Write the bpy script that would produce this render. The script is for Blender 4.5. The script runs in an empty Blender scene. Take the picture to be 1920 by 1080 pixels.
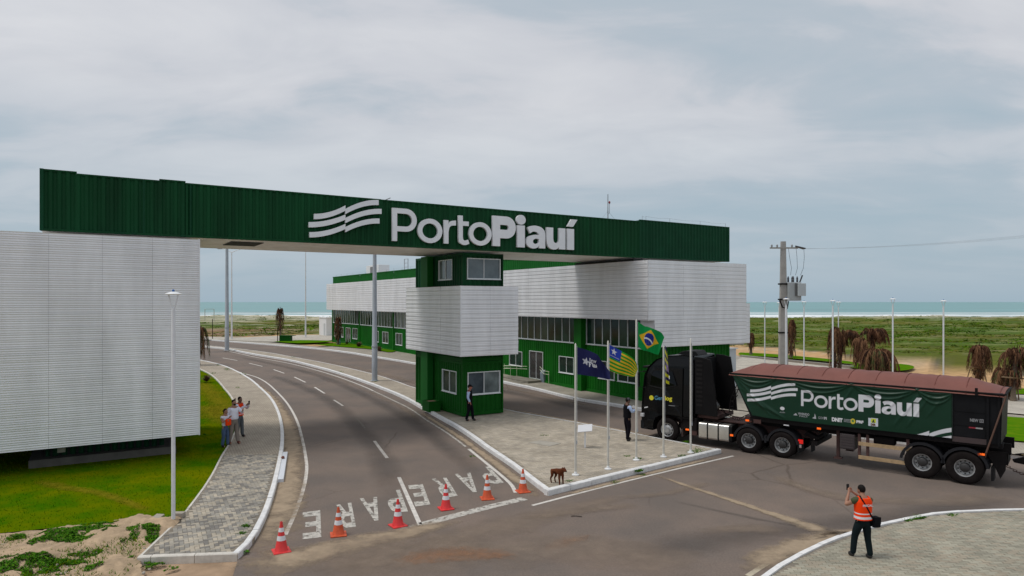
import bpy, bmesh, math, random
import numpy as np
from mathutils import Vector, Matrix, noise
from mathutils.geometry import tessellate_polygon

random.seed(7)
sc = bpy.context.scene
C = sc.collection
PI = math.pi
R = math.radians

# ------------------------------------------------------------ camera
H = 6.2            # camera height above the road, metres
F = 1270.0         # focal length in photo pixels
cd = bpy.data.cameras.new("camera")
cam = bpy.data.objects.new("camera", cd)
C.objects.link(cam)
cam.location = (0, 0, H)
cam.rotation_euler = (R(90), 0, 0)
cd.sensor_width = 36
cd.lens = F / 1920 * 36
cd.shift_y = 26 / 1920
cd.clip_end = 60000
cd.clip_start = 0.2
sc.camera = cam

# ------------------------------------------------------------ sky and sun
SUN_EL, SUN_AZ = R(64), R(262)      # azimuth measured clockwise from +Y: the sun stands high on the left
w = bpy.data.worlds.new("World")
sc.world = w
w.use_nodes = True
nt = w.node_tree
nt.nodes.clear()
def N(t, tree=None, **k):
    n = (tree or nt).nodes.new(t)
    for a, b in k.items():
        setattr(n, a, b)
    return n
sky = N('ShaderNodeTexSky', sky_type='NISHITA', sun_disc=False, sun_elevation=SUN_EL, sun_rotation=SUN_AZ)
sky.air_density = 1.2; sky.dust_density = 2.5
tc = N('ShaderNodeTexCoord')
sep = N('ShaderNodeSeparateXYZ')
nt.links.new(tc.outputs['Generated'], sep.inputs[0])
def math_(op, a, b=None, c=None):
    n = N('ShaderNodeMath', operation=op)
    for i, v in enumerate((a, b, c)):
        if v is None: continue
        if isinstance(v, (int, float)): n.inputs[i].default_value = v
        else: nt.links.new(v, n.inputs[i])
    return n.outputs[0]
zz = math_('MAXIMUM', sep.outputs[2], 0.0)
den = math_('ADD', zz, 0.16)
px_ = math_('DIVIDE', sep.outputs[0], den)
py_ = math_('DIVIDE', sep.outputs[1], den)
comb = N('ShaderNodeCombineXYZ')
nt.links.new(px_, comb.inputs[0]); nt.links.new(py_, comb.inputs[1])
def cnoise(scale, det, rough, dist, off):
    mp = N('ShaderNodeMapping'); mp.inputs['Location'].default_value = off
    mp.inputs['Scale'].default_value = (0.75, 1.25, 1)
    nt.links.new(comb.outputs[0], mp.inputs[0])
    n = N('ShaderNodeTexNoise'); n.inputs['Scale'].default_value = scale
    n.inputs['Detail'].default_value = det; n.inputs['Roughness'].default_value = rough
    n.inputs['Distortion'].default_value = dist
    nt.links.new(mp.outputs[0], n.inputs[0])
    return n.outputs['Fac']
def ramp(fac, stops, tree=None):
    r = N('ShaderNodeValToRGB', tree)
    els = r.color_ramp.elements
    while len(els) < len(stops): els.new(0.5)
    for e, (p, c) in zip(els, stops):
        e.position = p
        e.color = c if len(c) == 4 else (*c, 1)
    (tree or nt).links.new(fac, r.inputs[0])
    return r.outputs[0]
def mixc(f, a, b, tree=None, mode='MIX'):
    n = N('ShaderNodeMix', tree, data_type='RGBA', blend_type=mode)
    L = (tree or nt).links
    for s, v in ((n.inputs[0], f), (n.inputs[6], a), (n.inputs[7], b)):
        if hasattr(v, 'links'): L.new(v, s)
        elif isinstance(v, (int, float)): s.default_value = v
        else: s.default_value = (*v, 1) if len(v) == 3 else v
    return n.outputs[2]
c1 = cnoise(0.6, 5, 0.5, 0.5, (3.1, 1.7, 0))
c2 = cnoise(2.2, 8, 0.55, 0.5, (9.3, 4.2, 0))
cc = math_('MULTIPLY_ADD', c2, 0.40, math_('MULTIPLY', c1, 0.66))
clouds = ramp(cc, [(0.36, (3.55, 4.35, 4.95)), (0.47, (4.25, 4.75, 5.25)), (0.54, (5.35, 5.5, 5.85)), (0.66, (6.2, 6.27, 6.5))])
low = ramp(zz, [(0.0, (1, 1, 1)), (0.08, (0.62, 0.62, 0.62)), (0.28, (0, 0, 0))])
clouds = mixc(low, clouds, (3.25, 4.2, 4.95))
mix = mixc(0.92, sky.outputs[0], clouds)
bgn = N('ShaderNodeBackground'); bgn.inputs[1].default_value = 0.1
nt.links.new(mix, bgn.inputs[0])
wo = N('ShaderNodeOutputWorld')
nt.links.new(bgn.outputs[0], wo.inputs[0])

sl = bpy.data.lights.new("sun", 'SUN')
sl.energy = 1.5; sl.angle = R(18); sl.color = (1, 0.965, 0.91)
sun = bpy.data.objects.new("sun", sl)
C.objects.link(sun)
sd = Vector((math.sin(SUN_AZ) * math.cos(SUN_EL), math.cos(SUN_AZ) * math.cos(SUN_EL), math.sin(SUN_EL)))
sun.rotation_euler = sd.to_track_quat('Z', 'Y').to_euler()
sun.location = sd * 60

sc.view_settings.view_transform = 'Standard'
sc.view_settings.look = 'None'
sc.view_settings.exposure = 0.2
sc.view_settings.gamma = 1
sc.view_settings.use_curve_mapping = False
sc.cycles.max_bounces = 6
sc.cycles.transparent_max_bounces = 12

# ------------------------------------------------------------ materials
MATS = {}
def mat(name, col, rough=0.7, metal=0.0, nsc=None, namt=0.25, bump=0.0, bsc=None, spec=0.5, col2=None, stretch=None, coat=0.0, det=6, attr=None, emis=None, pos=False):
    if name in MATS: return MATS[name]
    m = bpy.data.materials.new(name); m.use_nodes = True
    t = m.node_tree; b = t.nodes['Principled BSDF']
    b.inputs['Roughness'].default_value = rough
    b.inputs['Metallic'].default_value = metal
    b.inputs['Specular IOR Level'].default_value = spec
    b.inputs['Coat Weight'].default_value = coat
    b.inputs['Base Color'].default_value = (*col, 1)
    m.diffuse_color = (*col, 1)
    co = None
    if nsc or bump:
        tcn = N('ShaderNodeNewGeometry', t) if pos else N('ShaderNodeTexCoord', t); co = tcn.outputs['Position' if pos else 'Object']
        if stretch:
            mp = N('ShaderNodeMapping', t); mp.inputs['Scale'].default_value = stretch
            t.links.new(co, mp.inputs[0]); co = mp.outputs[0]
    src = None
    if attr:
        a = N('ShaderNodeAttribute', t); a.attribute_name = attr; src = a.outputs['Color']
        t.links.new(src, b.inputs['Base Color'])
    if nsc:
        n = N('ShaderNodeTexNoise', t); n.inputs['Scale'].default_value = nsc; n.inputs['Detail'].default_value = det
        n.inputs['Roughness'].default_value = 0.62
        t.links.new(co, n.inputs[0])
        if col2 is not None:
            rr = ramp(n.outputs['Fac'], [(0.36, (*col, 1)), (0.64, (*col2, 1))], t)
            t.links.new(rr, b.inputs['Base Color'])
        else:
            lo = 1 - namt; hi = 1 + namt
            rr = ramp(n.outputs['Fac'], [(0.3, (lo, lo, lo)), (0.7, (hi, hi, hi))], t)
            o = mixc(1.0, src if src else col, rr, t, 'MULTIPLY')
            t.links.new(o, b.inputs['Base Color'])
    if bump:
        n2 = N('ShaderNodeTexNoise', t); n2.inputs['Scale'].default_value = bsc or 30; n2.inputs['Detail'].default_value = 5
        t.links.new(co, n2.inputs[0])
        bp = N('ShaderNodeBump', t); bp.inputs['Strength'].default_value = bump; bp.inputs['Distance'].default_value = 0.02
        t.links.new(n2.outputs['Fac'], bp.inputs['Height']); t.links.new(bp.outputs[0], b.inputs['Normal'])
    if emis:
        b.inputs['Emission Color'].default_value = (*emis[0], 1); b.inputs['Emission Strength'].default_value = emis[1]
    MATS[name] = m
    return m

def add_mask(m, nsc, lo, hi, attr='a'):
    """soft broken edge: transparency from a point attribute (coverage of the deposit) and noise"""
    t = m.node_tree; b = t.nodes['Principled BSDF']; out = t.nodes['Material Output']
    tcn = N('ShaderNodeTexCoord', t)
    n = N('ShaderNodeTexNoise', t); n.inputs['Scale'].default_value = nsc; n.inputs['Detail'].default_value = 9
    n.inputs['Roughness'].default_value = 0.7
    t.links.new(tcn.outputs['Object'], n.inputs[0])
    f = n.outputs['Fac']
    if attr:
        a = N('ShaderNodeAttribute', t); a.attribute_name = attr
        ad = N('ShaderNodeMath', t, operation='ADD'); t.links.new(a.outputs['Fac'], ad.inputs[0]); t.links.new(f, ad.inputs[1])
        f = ad.outputs[0]
    mr = N('ShaderNodeMapRange', t); mr.inputs[1].default_value = lo; mr.inputs[2].default_value = hi
    t.links.new(f, mr.inputs[0])
    t.links.new(mr.outputs[0], b.inputs['Alpha'])
    return m

def brickmat(name, c1, c2, mortar, scale_w, scale_h, ang, offset=0.5):
    m = mat(name, c1, 0.85)
    t = m.node_tree; b = t.nodes['Principled BSDF']
    tcn = N('ShaderNodeTexCoord', t); mp = N('ShaderNodeMapping', t)
    mp.inputs['Rotation'].default_value = (0, 0, ang)
    t.links.new(tcn.outputs['Object'], mp.inputs[0])
    br = N('ShaderNodeTexBrick', t); br.offset = offset
    br.inputs['Color1'].default_value = (*c1, 1); br.inputs['Color2'].default_value = (*c2, 1); br.inputs['Mortar'].default_value = (*mortar, 1)
    br.inputs['Scale'].default_value = 1; br.inputs['Brick Width'].default_value = scale_w; br.inputs['Row Height'].default_value = scale_h
    br.inputs['Mortar Size'].default_value = 0.008
    t.links.new(mp.outputs[0], br.inputs[0])
    n = N('ShaderNodeTexNoise', t); n.inputs['Scale'].default_value = 0.7; n.inputs['Detail'].default_value = 8; n.inputs['Roughness'].default_value = 0.65
    t.links.new(tcn.outputs['Object'], n.inputs[0])
    rr = ramp(n.outputs['Fac'], [(0.3, (0.78, 0.76, 0.74)), (0.7, (1.15, 1.14, 1.1))], t)
    o = mixc(1.0, br.outputs[0], rr, t, 'MULTIPLY')
    t.links.new(o, b.inputs['Base Color'])
    return m

# ------------------------------------------------------------ object helpers
def tag(o, label=None, cat=None, group=None, kind=None):
    if label: o['label'] = label
    if cat: o['category'] = cat
    if group: o['group'] = group
    if kind: o['kind'] = kind
    return o
def thing(name, label, cat, loc=(0, 0, 0), rz=0.0, group=None):
    o = bpy.data.objects.new(name, None); C.objects.link(o)
    o.empty_display_size = 0.3
    o.location = loc; o.rotation_euler = (0, 0, rz)
    return tag(o, label, cat, group)
def link(name, me, parent=None):
    o = bpy.data.objects.new(name, me); C.objects.link(o)
    if parent: o.parent = parent
    return o
def copy_tree(o, parent=None):
    c = o.copy(); C.objects.link(c)
    c.parent = parent
    for ch in list(o.children): copy_tree(ch, c)
    return c

class MB:
    def __init__(s):
        s.v = []; s.f = []; s.m = []
    def vert(s, *p):
        s.v.append(p if len(p) == 3 else tuple(p[0])); return len(s.v) - 1
    def face(s, ids, m=0):
        s.f.append(tuple(ids)); s.m.append(m)
    def poly(s, pts, m=0):
        n = len(s.v); s.v += [tuple(p) for p in pts]; s.face(range(n, n + len(pts)), m)
    def box(s, x0, x1, y0, y1, z0, z1, m=0, M=None):
        n = len(s.v)
        P = [(x0, y0, z0), (x1, y0, z0), (x1, y1, z0), (x0, y1, z0), (x0, y0, z1), (x1, y0, z1), (x1, y1, z1), (x0, y1, z1)]
        if M is not None: P = [tuple(M @ Vector(p)) for p in P]
        s.v += P
        for q in ((3, 2, 1, 0), (4, 5, 6, 7), (0, 1, 5, 4), (1, 2, 6, 5), (2, 3, 7, 6), (3, 0, 4, 7)):
            s.face([n + i for i in q], m)
        return s
    def prism(s, pts, a0, a1, axis='y', m=0):
        """2D outline swept along an axis; pts are (x,z) for axis y, (x,y) for z, (y,z) for x"""
        def P(p, a):
            return (p[0], a, p[1]) if axis == 'y' else ((p[0], p[1], a) if axis == 'z' else (a, p[0], p[1]))
        n = len(s.v); k = len(pts)
        s.v += [P(p, a0) for p in pts] + [P(p, a1) for p in pts]
        for i in range(k):
            j = (i + 1) % k
            s.face((n + i, n + j, n + k + j, n + k + i), m)
        try:
            tr = tessellate_polygon([[Vector((p[0], p[1], 0)) for p in pts]])
        except Exception:
            tr = []
        for t in tr:
            s.face([n + i for i in t], m); s.face([n + k + i for i in reversed(t)], m)
        return s
    def tube(s, pts, rad, n=8, m=0, cap=True):
        pts = [Vector(p) for p in pts]
        if isinstance(rad, (int, float)): rad = [rad] * len(pts)
        base = len(s.v)
        for i, p in enumerate(pts):
            d = (pts[min(i + 1, len(pts) - 1)] - pts[max(i - 1, 0)])
            if d.length < 1e-9: d = Vector((0, 0, 1))
            d.normalize()
            a = d.orthogonal() if i == 0 else (a - d * a.dot(d))
            if a.length < 1e-6: a = d.orthogonal()
            a.normalize(); b = d.cross(a)
            for k in range(n):
                t = 2 * PI * k / n
                s.v.append(tuple(p + (a * math.cos(t) + b * math.sin(t)) * rad[i]))
        for i in range(len(pts) - 1):
            for k in range(n):
                k2 = (k + 1) % n
                s.face((base + i * n + k, base + i * n + k2, base + (i + 1) * n + k2, base + (i + 1) * n + k), m)
        if cap:
            s.face([base + k for k in reversed(range(n))], m)
            s.face([base + (len(pts) - 1) * n + k for k in range(n)], m)
        return s
    def lathe(s, prof, o=(0, 0, 0), axis='z', n=24, m=0, mats=None):
        """prof: list of (radius, height along axis)"""
        base = len(s.v)
        for (r, h) in prof:
            for k in range(n):
                t = 2 * PI * k / n; a, b = r * math.cos(t), r * math.sin(t)
                if axis == 'z': p = (a, b, h)
                elif axis == 'y': p = (a, h, b)
                else: p = (h, a, b)
                s.v.append((p[0] + o[0], p[1] + o[1], p[2] + o[2]))
        for i in range(len(prof) - 1):
            for k in range(n):
                k2 = (k + 1) % n
                q = (base + i * n + k, base + i * n + k2, base + (i + 1) * n + k2, base + (i + 1) * n + k)
                s.face(q, mats[i] if mats else m)
        return s
    def sphere(s, c, r, n=12, k=8, m=0):
        rx, ry, rz = (r, r, r) if isinstance(r, (int, float)) else r
        base = len(s.v)
        for i in range(k + 1):
            a = PI * i / k
            for j in range(n):
                t = 2 * PI * j / n
                s.v.append((c[0] + rx * math.sin(a) * math.cos(t), c[1] + ry * math.sin(a) * math.sin(t), c[2] + rz * math.cos(a)))
        for i in range(k):
            for j in range(n):
                j2 = (j + 1) % n
                s.face((base + i * n + j, base + (i + 1) * n + j, base + (i + 1) * n + j2, base + i * n + j2), m)
        return s
    def mesh(s, name, mats, smooth=False, fix=True):
        me = bpy.data.meshes.new(name)
        me.from_pydata(s.v, [], s.f)
        mats = mats if isinstance(mats, (list, tuple)) else [mats]
        for m in mats: me.materials.append(m)
        if len(mats) > 1: me.polygons.foreach_set('material_index', s.m)
        if smooth: me.polygons.foreach_set('use_smooth', [True] * len(s.f))
        if fix:
            b = bmesh.new(); b.from_mesh(me)
            bmesh.ops.remove_doubles(b, verts=b.verts, dist=1e-5)
            bmesh.ops.recalc_face_normals(b, faces=b.faces)
            b.to_mesh(me); b.free()
        me.update()
        return me
    def build(s, name, mats, parent=None, smooth=False, bevel=0.0, fix=True):
        o = link(name, s.mesh(name, mats, smooth, fix), parent)
        if smooth:
            o.data.set_sharp_from_angle(angle=R(40))
        if bevel:
            b = o.modifiers.new('bevel', 'BEVEL'); b.width = bevel; b.segments = 2; b.limit_method = 'ANGLE'; b.angle_limit = R(35)
        return o

# ------------------------------------------------------------ ground frame
def gz(y):
    """the site rises gently (0.6 m) between 48 and 72 m from the camera"""
    return 0.6 * min(1, max(0, (y - 48) / 24))
def g(px, py, z=0.0):
    """point of the ground seen at a photo position (measured off the photograph)"""
    k = (py - 566) / F
    Y = (H - z) / k
    for _ in range(30):
        Y = 0.5 * Y + 0.5 * (H - z - gz(Y)) / k
    return ((px - 960) / F * Y, Y)
def G(pts, z=0.0): return [g(p[0], p[1], z) for p in pts]
def smoothline(pts, n=5):
    P = [Vector((p[0], p[1])) for p in pts]
    P = [P[0] * 2 - P[1]] + P + [P[-1] * 2 - P[-2]]
    out = []
    for i in range(1, len(P) - 2):
        for k in range(n):
            t = k / n
            a, b, c, d = P[i - 1], P[i], P[i + 1], P[i + 2]
            q = 0.5 * ((2 * b) + (c - a) * t + (2 * a - 5 * b + 4 * c - d) * t * t + (3 * b - a - 3 * c + d) * t ** 3)
            out.append((q.x, q.y))
    out.append((P[-2].x, P[-2].y))
    return out
def resample(pl, step):
    out = [pl[0]]; acc = 0; 
    for a, b in zip(pl, pl[1:]):
        L = math.dist(a, b); t = step - acc
        while t <= L:
            out.append((a[0] + (b[0] - a[0]) * t / L, a[1] + (b[1] - a[1]) * t / L)); t += step
        acc = (acc + L) % step if L else acc
    out.append(pl[-1])
    return out
def offset(pl, d):
    out = []
    for i, p in enumerate(pl):
        a = pl[max(i - 1, 0)]; b = pl[min(i + 1, len(pl) - 1)]
        dx, dy = b[0] - a[0], b[1] - a[1]; L = math.hypot(dx, dy) or 1
        out.append((p[0] - dy / L * d, p[1] + dx / L * d))
    return out
def inside(poly, X, Y):
    X = np.asarray(X, float); Y = np.asarray(Y, float); r = np.zeros(X.shape, bool)
    n = len(poly)
    for i in range(n):
        x1, y1 = poly[i]; x2, y2 = poly[(i + 1) % n]
        if y1 == y2: continue
        c = ((y1 > Y) != (y2 > Y)) & (X < (x2 - x1) * (Y - y1) / (y2 - y1) + x1)
        r ^= c
    return r
def sheet(name, pts, m, z=0.0, skirt=0.0, parent=None, kind='structure', label=None):
    """a level sheet on the ground (following its gentle rise); skirt gives it sides"""
    b = bmesh.new()
    vs = [b.verts.new((x, y, 0)) for x, y in pts]
    for t in tessellate_polygon([[Vector((x, y, 0)) for x, y in pts]]):
        try: b.faces.new([vs[i] for i in t])
        except ValueError: pass
    for yy in (48, 72):
        bmesh.ops.bisect_plane(b, geom=b.verts[:] + b.edges[:] + b.faces[:], plane_co=(0, yy, 0), plane_no=(0, 1, 0))
    bmesh.ops.recalc_face_normals(b, faces=b.faces)
    for f in b.faces:
        if f.normal.z < 0: f.normal_flip()
    if skirt:
        be = [e for e in b.edges if e.is_boundary]
        r = bmesh.ops.extrude_edge_only(b, edges=be)
        low = {v for v in r['geom'] if isinstance(v, bmesh.types.BMVert)}
    else: low = set()
    for v in b.verts:
        v.co.z = gz(v.co.y) + z - (skirt if v in low else 0)
    me = bpy.data.meshes.new(name); b.to_mesh(me); b.free(); me.materials.append(m)
    o = link(name, me, parent)
    if kind and not parent: o['kind'] = kind
    if label: o['label'] = label
    return o
def ribbon(name, pl, wid, m, z=0.01, parent=None, kind='structure', soft=False, cells=1, step=None):
    """flat strip along a polyline; soft=True stores coverage falling from the middle to the edges"""
    if step: pl = resample(pl, step)
    wid = wid if isinstance(wid, (list, tuple)) else [wid] * len(pl)
    n = len(pl); rows = []
    K = cells if not soft else 8
    L = offset(pl, 0.5); Rr = offset(pl, -0.5)
    V = []; A = []; Fc = []
    for i in range(n):
        wi = np.interp(i / (n - 1), np.linspace(0, 1, len(wid)), wid)
        for k in range(K + 1):
            t = k / K - 0.5
            x = pl[i][0] + (L[i][0] - pl[i][0]) * 2 * t * wi; y = pl[i][1] + (L[i][1] - pl[i][1]) * 2 * t * wi
            V.append((x, y, gz(y) + z))
            e = min(1, min(i, n - 1 - i) / (0.12 * n + 1))
            A.append((1 - (2 * abs(t)) ** 1.5) * e * 0.6 if soft else 1)
    for i in range(n - 1):
        for k in range(K):
            a = i * (K + 1) + k
            Fc.append((a, a + 1, a + K + 2, a + K + 1))
    me = bpy.data.meshes.new(name); me.from_pydata(V, [], Fc); me.materials.append(m)
    at = me.attributes.new('a', 'FLOAT', 'POINT'); at.data.foreach_set('value', A)
    b = bmesh.new(); b.from_mesh(me)
    for f in b.faces:
        f.normal_update()
        if f.normal.z < 0: f.normal_flip()
    b.to_mesh(me); b.free()
    o = link(name, me, parent)
    if kind and not parent: o['kind'] = kind
    return o
def kerb(pl, parent, m, wid=0.16, h=0.15, stone=1.0, side=1, z0=-0.05, name='kerb_stone'):
    """row of kerb stones, each an object of its own, following the polyline on one side of it"""
    pl = offset(resample(pl, stone), -side * 0.014)
    q = offset(pl, side * wid)
    for i in range(len(pl) - 1):
        a, b, c, d = pl[i], pl[i + 1], q[i + 1], q[i]
        if math.dist(a, b) < 0.12: continue
        j = 0.008
        def lerp(p, r, t): return (p[0] + (r[0] - p[0]) * t, p[1] + (r[1] - p[1]) * t)
        tj = j / math.dist(a, b)
        A, B = lerp(a, b, tj), lerp(a, b, 1 - tj); D, Cc = lerp(d, c, tj), lerp(d, c, 1 - tj)
        hh = h + random.uniform(-0.008, 0.008)
        mb = MB(); n = 0
        ch = 0.02
        A2, B2 = lerp(A, D, ch / wid), lerp(B, Cc, ch / wid)
        for p in (A, B, Cc, D): mb.vert(p[0], p[1], gz(p[1]) + z0)
        for p in (A, B): mb.vert(p[0], p[1], gz(p[1]) + hh - ch)
        for p in (A2, B2, Cc, D): mb.vert(p[0], p[1], gz(p[1]) + hh)
        for fc in ((0, 1, 5, 4), (4, 5, 7, 6), (6, 7, 8, 9), (2, 3, 9, 8), (3, 0, 4, 6, 9), (1, 2, 8, 7, 5)): mb.face(fc)
        mb.build(name, m, parent)

# ------------------------------------------------------------ lettering
def text2d(s, size, bold=0.0, spacing=1.0):
    cu = bpy.data.curves.new('t', 'FONT'); cu.body = s; cu.size = size; cu.offset = bold; cu.space_character = spacing
    cu.resolution_u = 3
    o = bpy.data.objects.new('t', cu); C.objects.link(o)
    dg = bpy.context.evaluated_depsgraph_get(); dg.update()
    me = bpy.data.meshes.new_from_object(o.evaluated_get(dg))
    v = [(p.co.x, p.co.y) for p in me.vertices]; f = [tuple(p.vertices) for p in me.polygons]
    bpy.data.objects.remove(o); bpy.data.meshes.remove(me); bpy.data.curves.remove(cu)
    return v, f
def text_on(name, s, size, fn, m, parent, bold=0.0, spacing=1.0, width=None):
    """flat print laid on a surface: fn(x,y) -> point"""
    v, f = text2d(s, size, bold, spacing)
    k = 1.0
    if width and v:
        k = width / max(p[0] for p in v)
    me = bpy.data.meshes.new(name); me.from_pydata([tuple(fn(x * k, y)) for x, y in v], [], f)
    me.materials.append(m)
    o = link(name, me, parent)
    return o
def arc(cx, cy, rx, ry, a0, a1, n=14):
    return [(cx + rx * math.cos(R(a0 + (a1 - a0) * i / n)), cy + ry * math.sin(R(a0 + (a1 - a0) * i / n))) for i in range(n + 1)]
def spl(pts, n=4): return smoothline(pts, n)
def gP(w, s, yb):
    Rr = (1 - yb) / 2
    return [([(0, 0), (s, 0), (s, yb)] + arc(w - Rr, 1 - Rr, Rr, Rr, -90, 90) + [(0, 1)],
             [(s, yb + s)] + arc(w - Rr, 1 - Rr, Rr - s, Rr - s, -90, 90) + [(s, 1 - s)])]
def go(w, s, h=0.76):
    return [(arc(w / 2, h / 2 - 0.01, w / 2, h / 2, 0, 360, 36)[:-1], arc(w / 2, h / 2 - 0.01, w / 2 - s, h / 2 - s * 0.95, 0, 360, 36)[:-1])]
def gr(w, s):
    return [([(0, 0), (s, 0), (s, 0.36)] + spl([(s, 0.36), (s + 0.03, 0.50), (s + 0.11, 0.575), (w, 0.59)]) + [(w, 0.75)]
             + spl([(w, 0.75), (s + 0.10, 0.72), (s, 0.62)]) + [(s, 0.74), (0, 0.74)], None)]
def gt(w, s):
    a = 0.04
    return [([(a, 0.92), (a + s, 0.92), (a + s, 0.74), (w - 0.02, 0.74), (w - 0.02, 0.60), (a + s, 0.60)]
             + spl([(a + s, 0.24), (a + s + 0.02, 0.15), (a + s + 0.09, 0.13), (w - 0.04, 0.16)]) + [(w, 0.03)]
             + spl([(w, 0.03), (a + s + 0.06, -0.02), (a + 0.03, 0.06), (a, 0.22)]) + [(a, 0.60), (a, 0.74)], None)]
def gi(w): return [([(0, 0), (w, 0), (w, 0.74), (0, 0.74)], None), (arc(w / 2, 0.93, w * 0.62, w * 0.55, 0, 360, 24)[:-1], None)]
def gia(w): return [([(0, 0), (w, 0), (w, 0.74), (0, 0.74)], None), ([(0.0, 0.82), (w * 0.85, 0.82), (w * 1.5, 1.08), (w * 0.6, 1.08)], None)]
def ga(w, s):
    return [([(w, 0), (w, 0.44)] + spl([(w, 0.44), (w - 0.03, 0.60), (w * 0.78, 0.72), (w * 0.48, 0.765), (w * 0.22, 0.74), (0.05, 0.68)])
             + [(0.15, 0.49)] + spl([(0.15, 0.49), (w * 0.35, 0.555), (w * 0.55, 0.55), (w - s, 0.46)])
             + spl([(w - s, 0.455), (w * 0.40, 0.45), (0.07, 0.37), (0.0, 0.22), (0.06, 0.06), (w * 0.35, -0.02), (w * 0.58, 0.02), (w - s, 0.10)]) + [(w - s, 0)],
             spl([(w - s, 0.31), (w * 0.50, 0.325), (0.28, 0.26), (0.29, 0.17), (w * 0.5, 0.14), (w - s - 0.02, 0.19)]))]
def gu(w, s):
    return [([(0, 0.74), (s, 0.74)] + spl([(s, 0.36), (s + 0.03, 0.25), (w * 0.5, 0.205), (w - s - 0.03, 0.26), (w - s, 0.37)]) + [(w - s, 0.74), (w, 0.74), (w, 0), (w - s, 0), (w - s, 0.07)]
             + spl([(w - s, 0.07), (w * 0.48, -0.015), (w * 0.22, 0.0), (0.05, 0.1), (0, 0.29)]), None)]
TH, BO = 0.155, 0.285
WORDMARK = [(0, gP(0.80, TH, 0.30)), (0.83, go(0.84, TH)), (1.73, gr(0.42, TH)), (2.20, gt(0.43, TH)), (2.62, go(0.84, TH)),
            (3.50, gP(0.90, BO, 0.27)), (4.46, gi(0.30)), (4.82, ga(0.78, BO - 0.03)), (5.66, gu(0.80, BO - 0.01)), (6.54, gia(0.30))]
def waves():
    """six bands of the emblem in a box 1 wide and about 0.56 high"""
    out = []
    k = 1 / 533.0
    Lx = [37 * k, 0.0, 5 * k]; Rx = [510 * k, 1.0, 517 * k]; Rx = [0.957, 1.0, 0.970]
    Ls = [165, 105, 35]; Lc = [240, 175, 108]; Rc = [215, 150, 85]; Re = [299, 235, 163]
    th = 37 * k; xc = 0.488
    for i in range(3):
        top = []
        for j in range(13):
            t = j / 12; x = Lx[i] + (xc - Lx[i]) * t
            top.append((x, (Ls[i] + (Lc[i] - Ls[i]) * (0.12 * t + 0.88 * t ** 1.9)) * k))
        out.append(top + [(x, y - th) for x, y in reversed(top)])
        top = []
        for j in range(13):
            t = j / 12; x = xc + (Rx[i] - xc) * t
            top.append((x, (Rc[i] + (Re[i] - Rc[i]) * (0.04 * t + 0.96 * (1 - (1 - t) ** 1.9))) * k))
        out.append(top + [(x, y - th) for x, y in reversed(top)])
    return out
def solid_letter(name, shapes, fn, depth, m, parent):
    """extruded letter: fn(x, y, d) -> point"""
    mb = MB()
    for outer, hole in shapes:
        loops = [outer] + ([hole] if hole else [])
        allp = [p for l in loops for p in l]
        n = len(mb.v); k = len(allp)
        mb.v += [tuple(fn(x, y, depth)) for x, y in allp] + [tuple(fn(x, y, 0)) for x, y in allp]
        for t in tessellate_polygon([[Vector((x, y, 0)) for x, y in l] for l in loops]):
            mb.face([n + i for i in t]); mb.face([n + k + i for i in reversed(t)])
        st = 0
        for l in loops:
            for i in range(len(l)):
                a = n + st + i; b = n + st + (i + 1) % len(l)
                mb.face((a, b, b + k, a + k))
            st += len(l)
    return mb.build(name, m, parent)
# ============================================================ GROUND
m_asph = mat('asphalt', (0.148, 0.122, 0.106), 0.9, nsc=0.35, col2=(0.200, 0.154, 0.126), bump=0.35, bsc=60, det=10, spec=0.3)
def speckle(m):
    t = m.node_tree; b = t.nodes['Principled BSDF']; src = b.inputs['Base Color'].links[0].from_socket
    tcn = N('ShaderNodeTexCoord', t)
    n = N('ShaderNodeTexNoise', t); n.inputs['Scale'].default_value = 22; n.inputs['Detail'].default_value = 3; t.links.new(tcn.outputs['Object'], n.inputs[0])
    r1 = ramp(n.outputs['Fac'], [(0.35, (0.86, 0.86, 0.86)), (0.65, (1.14, 1.13, 1.12))], t)
    o1 = mixc(1.0, src, r1, t, 'MULTIPLY')
    nd = N('ShaderNodeTexNoise', t); nd.inputs['Scale'].default_value = 1.5; nd.inputs['Detail'].default_value = 5; t.links.new(tcn.outputs['Object'], nd.inputs[0])
    ad = mixc(0.12, tcn.outputs['Object'], nd.outputs['Color'], t)
    vo = N('ShaderNodeTexVoronoi', t); vo.feature = 'DISTANCE_TO_EDGE'; vo.inputs['Scale'].default_value = 0.23; t.links.new(ad, vo.inputs['Vector'])
    r2 = ramp(vo.outputs['Distance'], [(0.0, (0.62, 0.60, 0.58)), (0.0035, (0.7, 0.68, 0.66)), (0.008, (1, 1, 1))], t)
    nm = N('ShaderNodeTexNoise', t); nm.inputs['Scale'].default_value = 0.13; t.links.new(tcn.outputs['Object'], nm.inputs[0])
    mk = ramp(nm.outputs['Fac'], [(0.50, (0, 0, 0)), (0.58, (0.8, 0.8, 0.8))], t)
    o2 = mixc(1.0, o1, r2, t, 'MULTIPLY'); o3 = mixc(mk, o1, o2, t)
    t.links.new(o3, b.inputs['Base Color'])
speckle(m_asph)
m_asph2 = mat('asphalt_road', (0.098, 0.092, 0.090), 0.88, nsc=0.35, namt=0.18, bump=0.3, bsc=60, det=10, spec=0.3)
m_kerb = mat('white_kerb_paint', (0.74, 0.73, 0.72), 0.75, nsc=5, namt=0.14, bump=0.2, bsc=20)
m_kerb_d = mat('dusty_kerb_paint', (0.60, 0.56, 0.50), 0.85, nsc=4, namt=0.2, bump=0.2, bsc=20)
m_conc = mat('concrete', (0.34, 0.32, 0.29), 0.9, nsc=2.5, namt=0.2, bump=0.2, bsc=30)
m_joint = mat('paver_joint_sand', (0.22, 0.19, 0.15), 0.95, nsc=4, namt=0.3)
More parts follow.
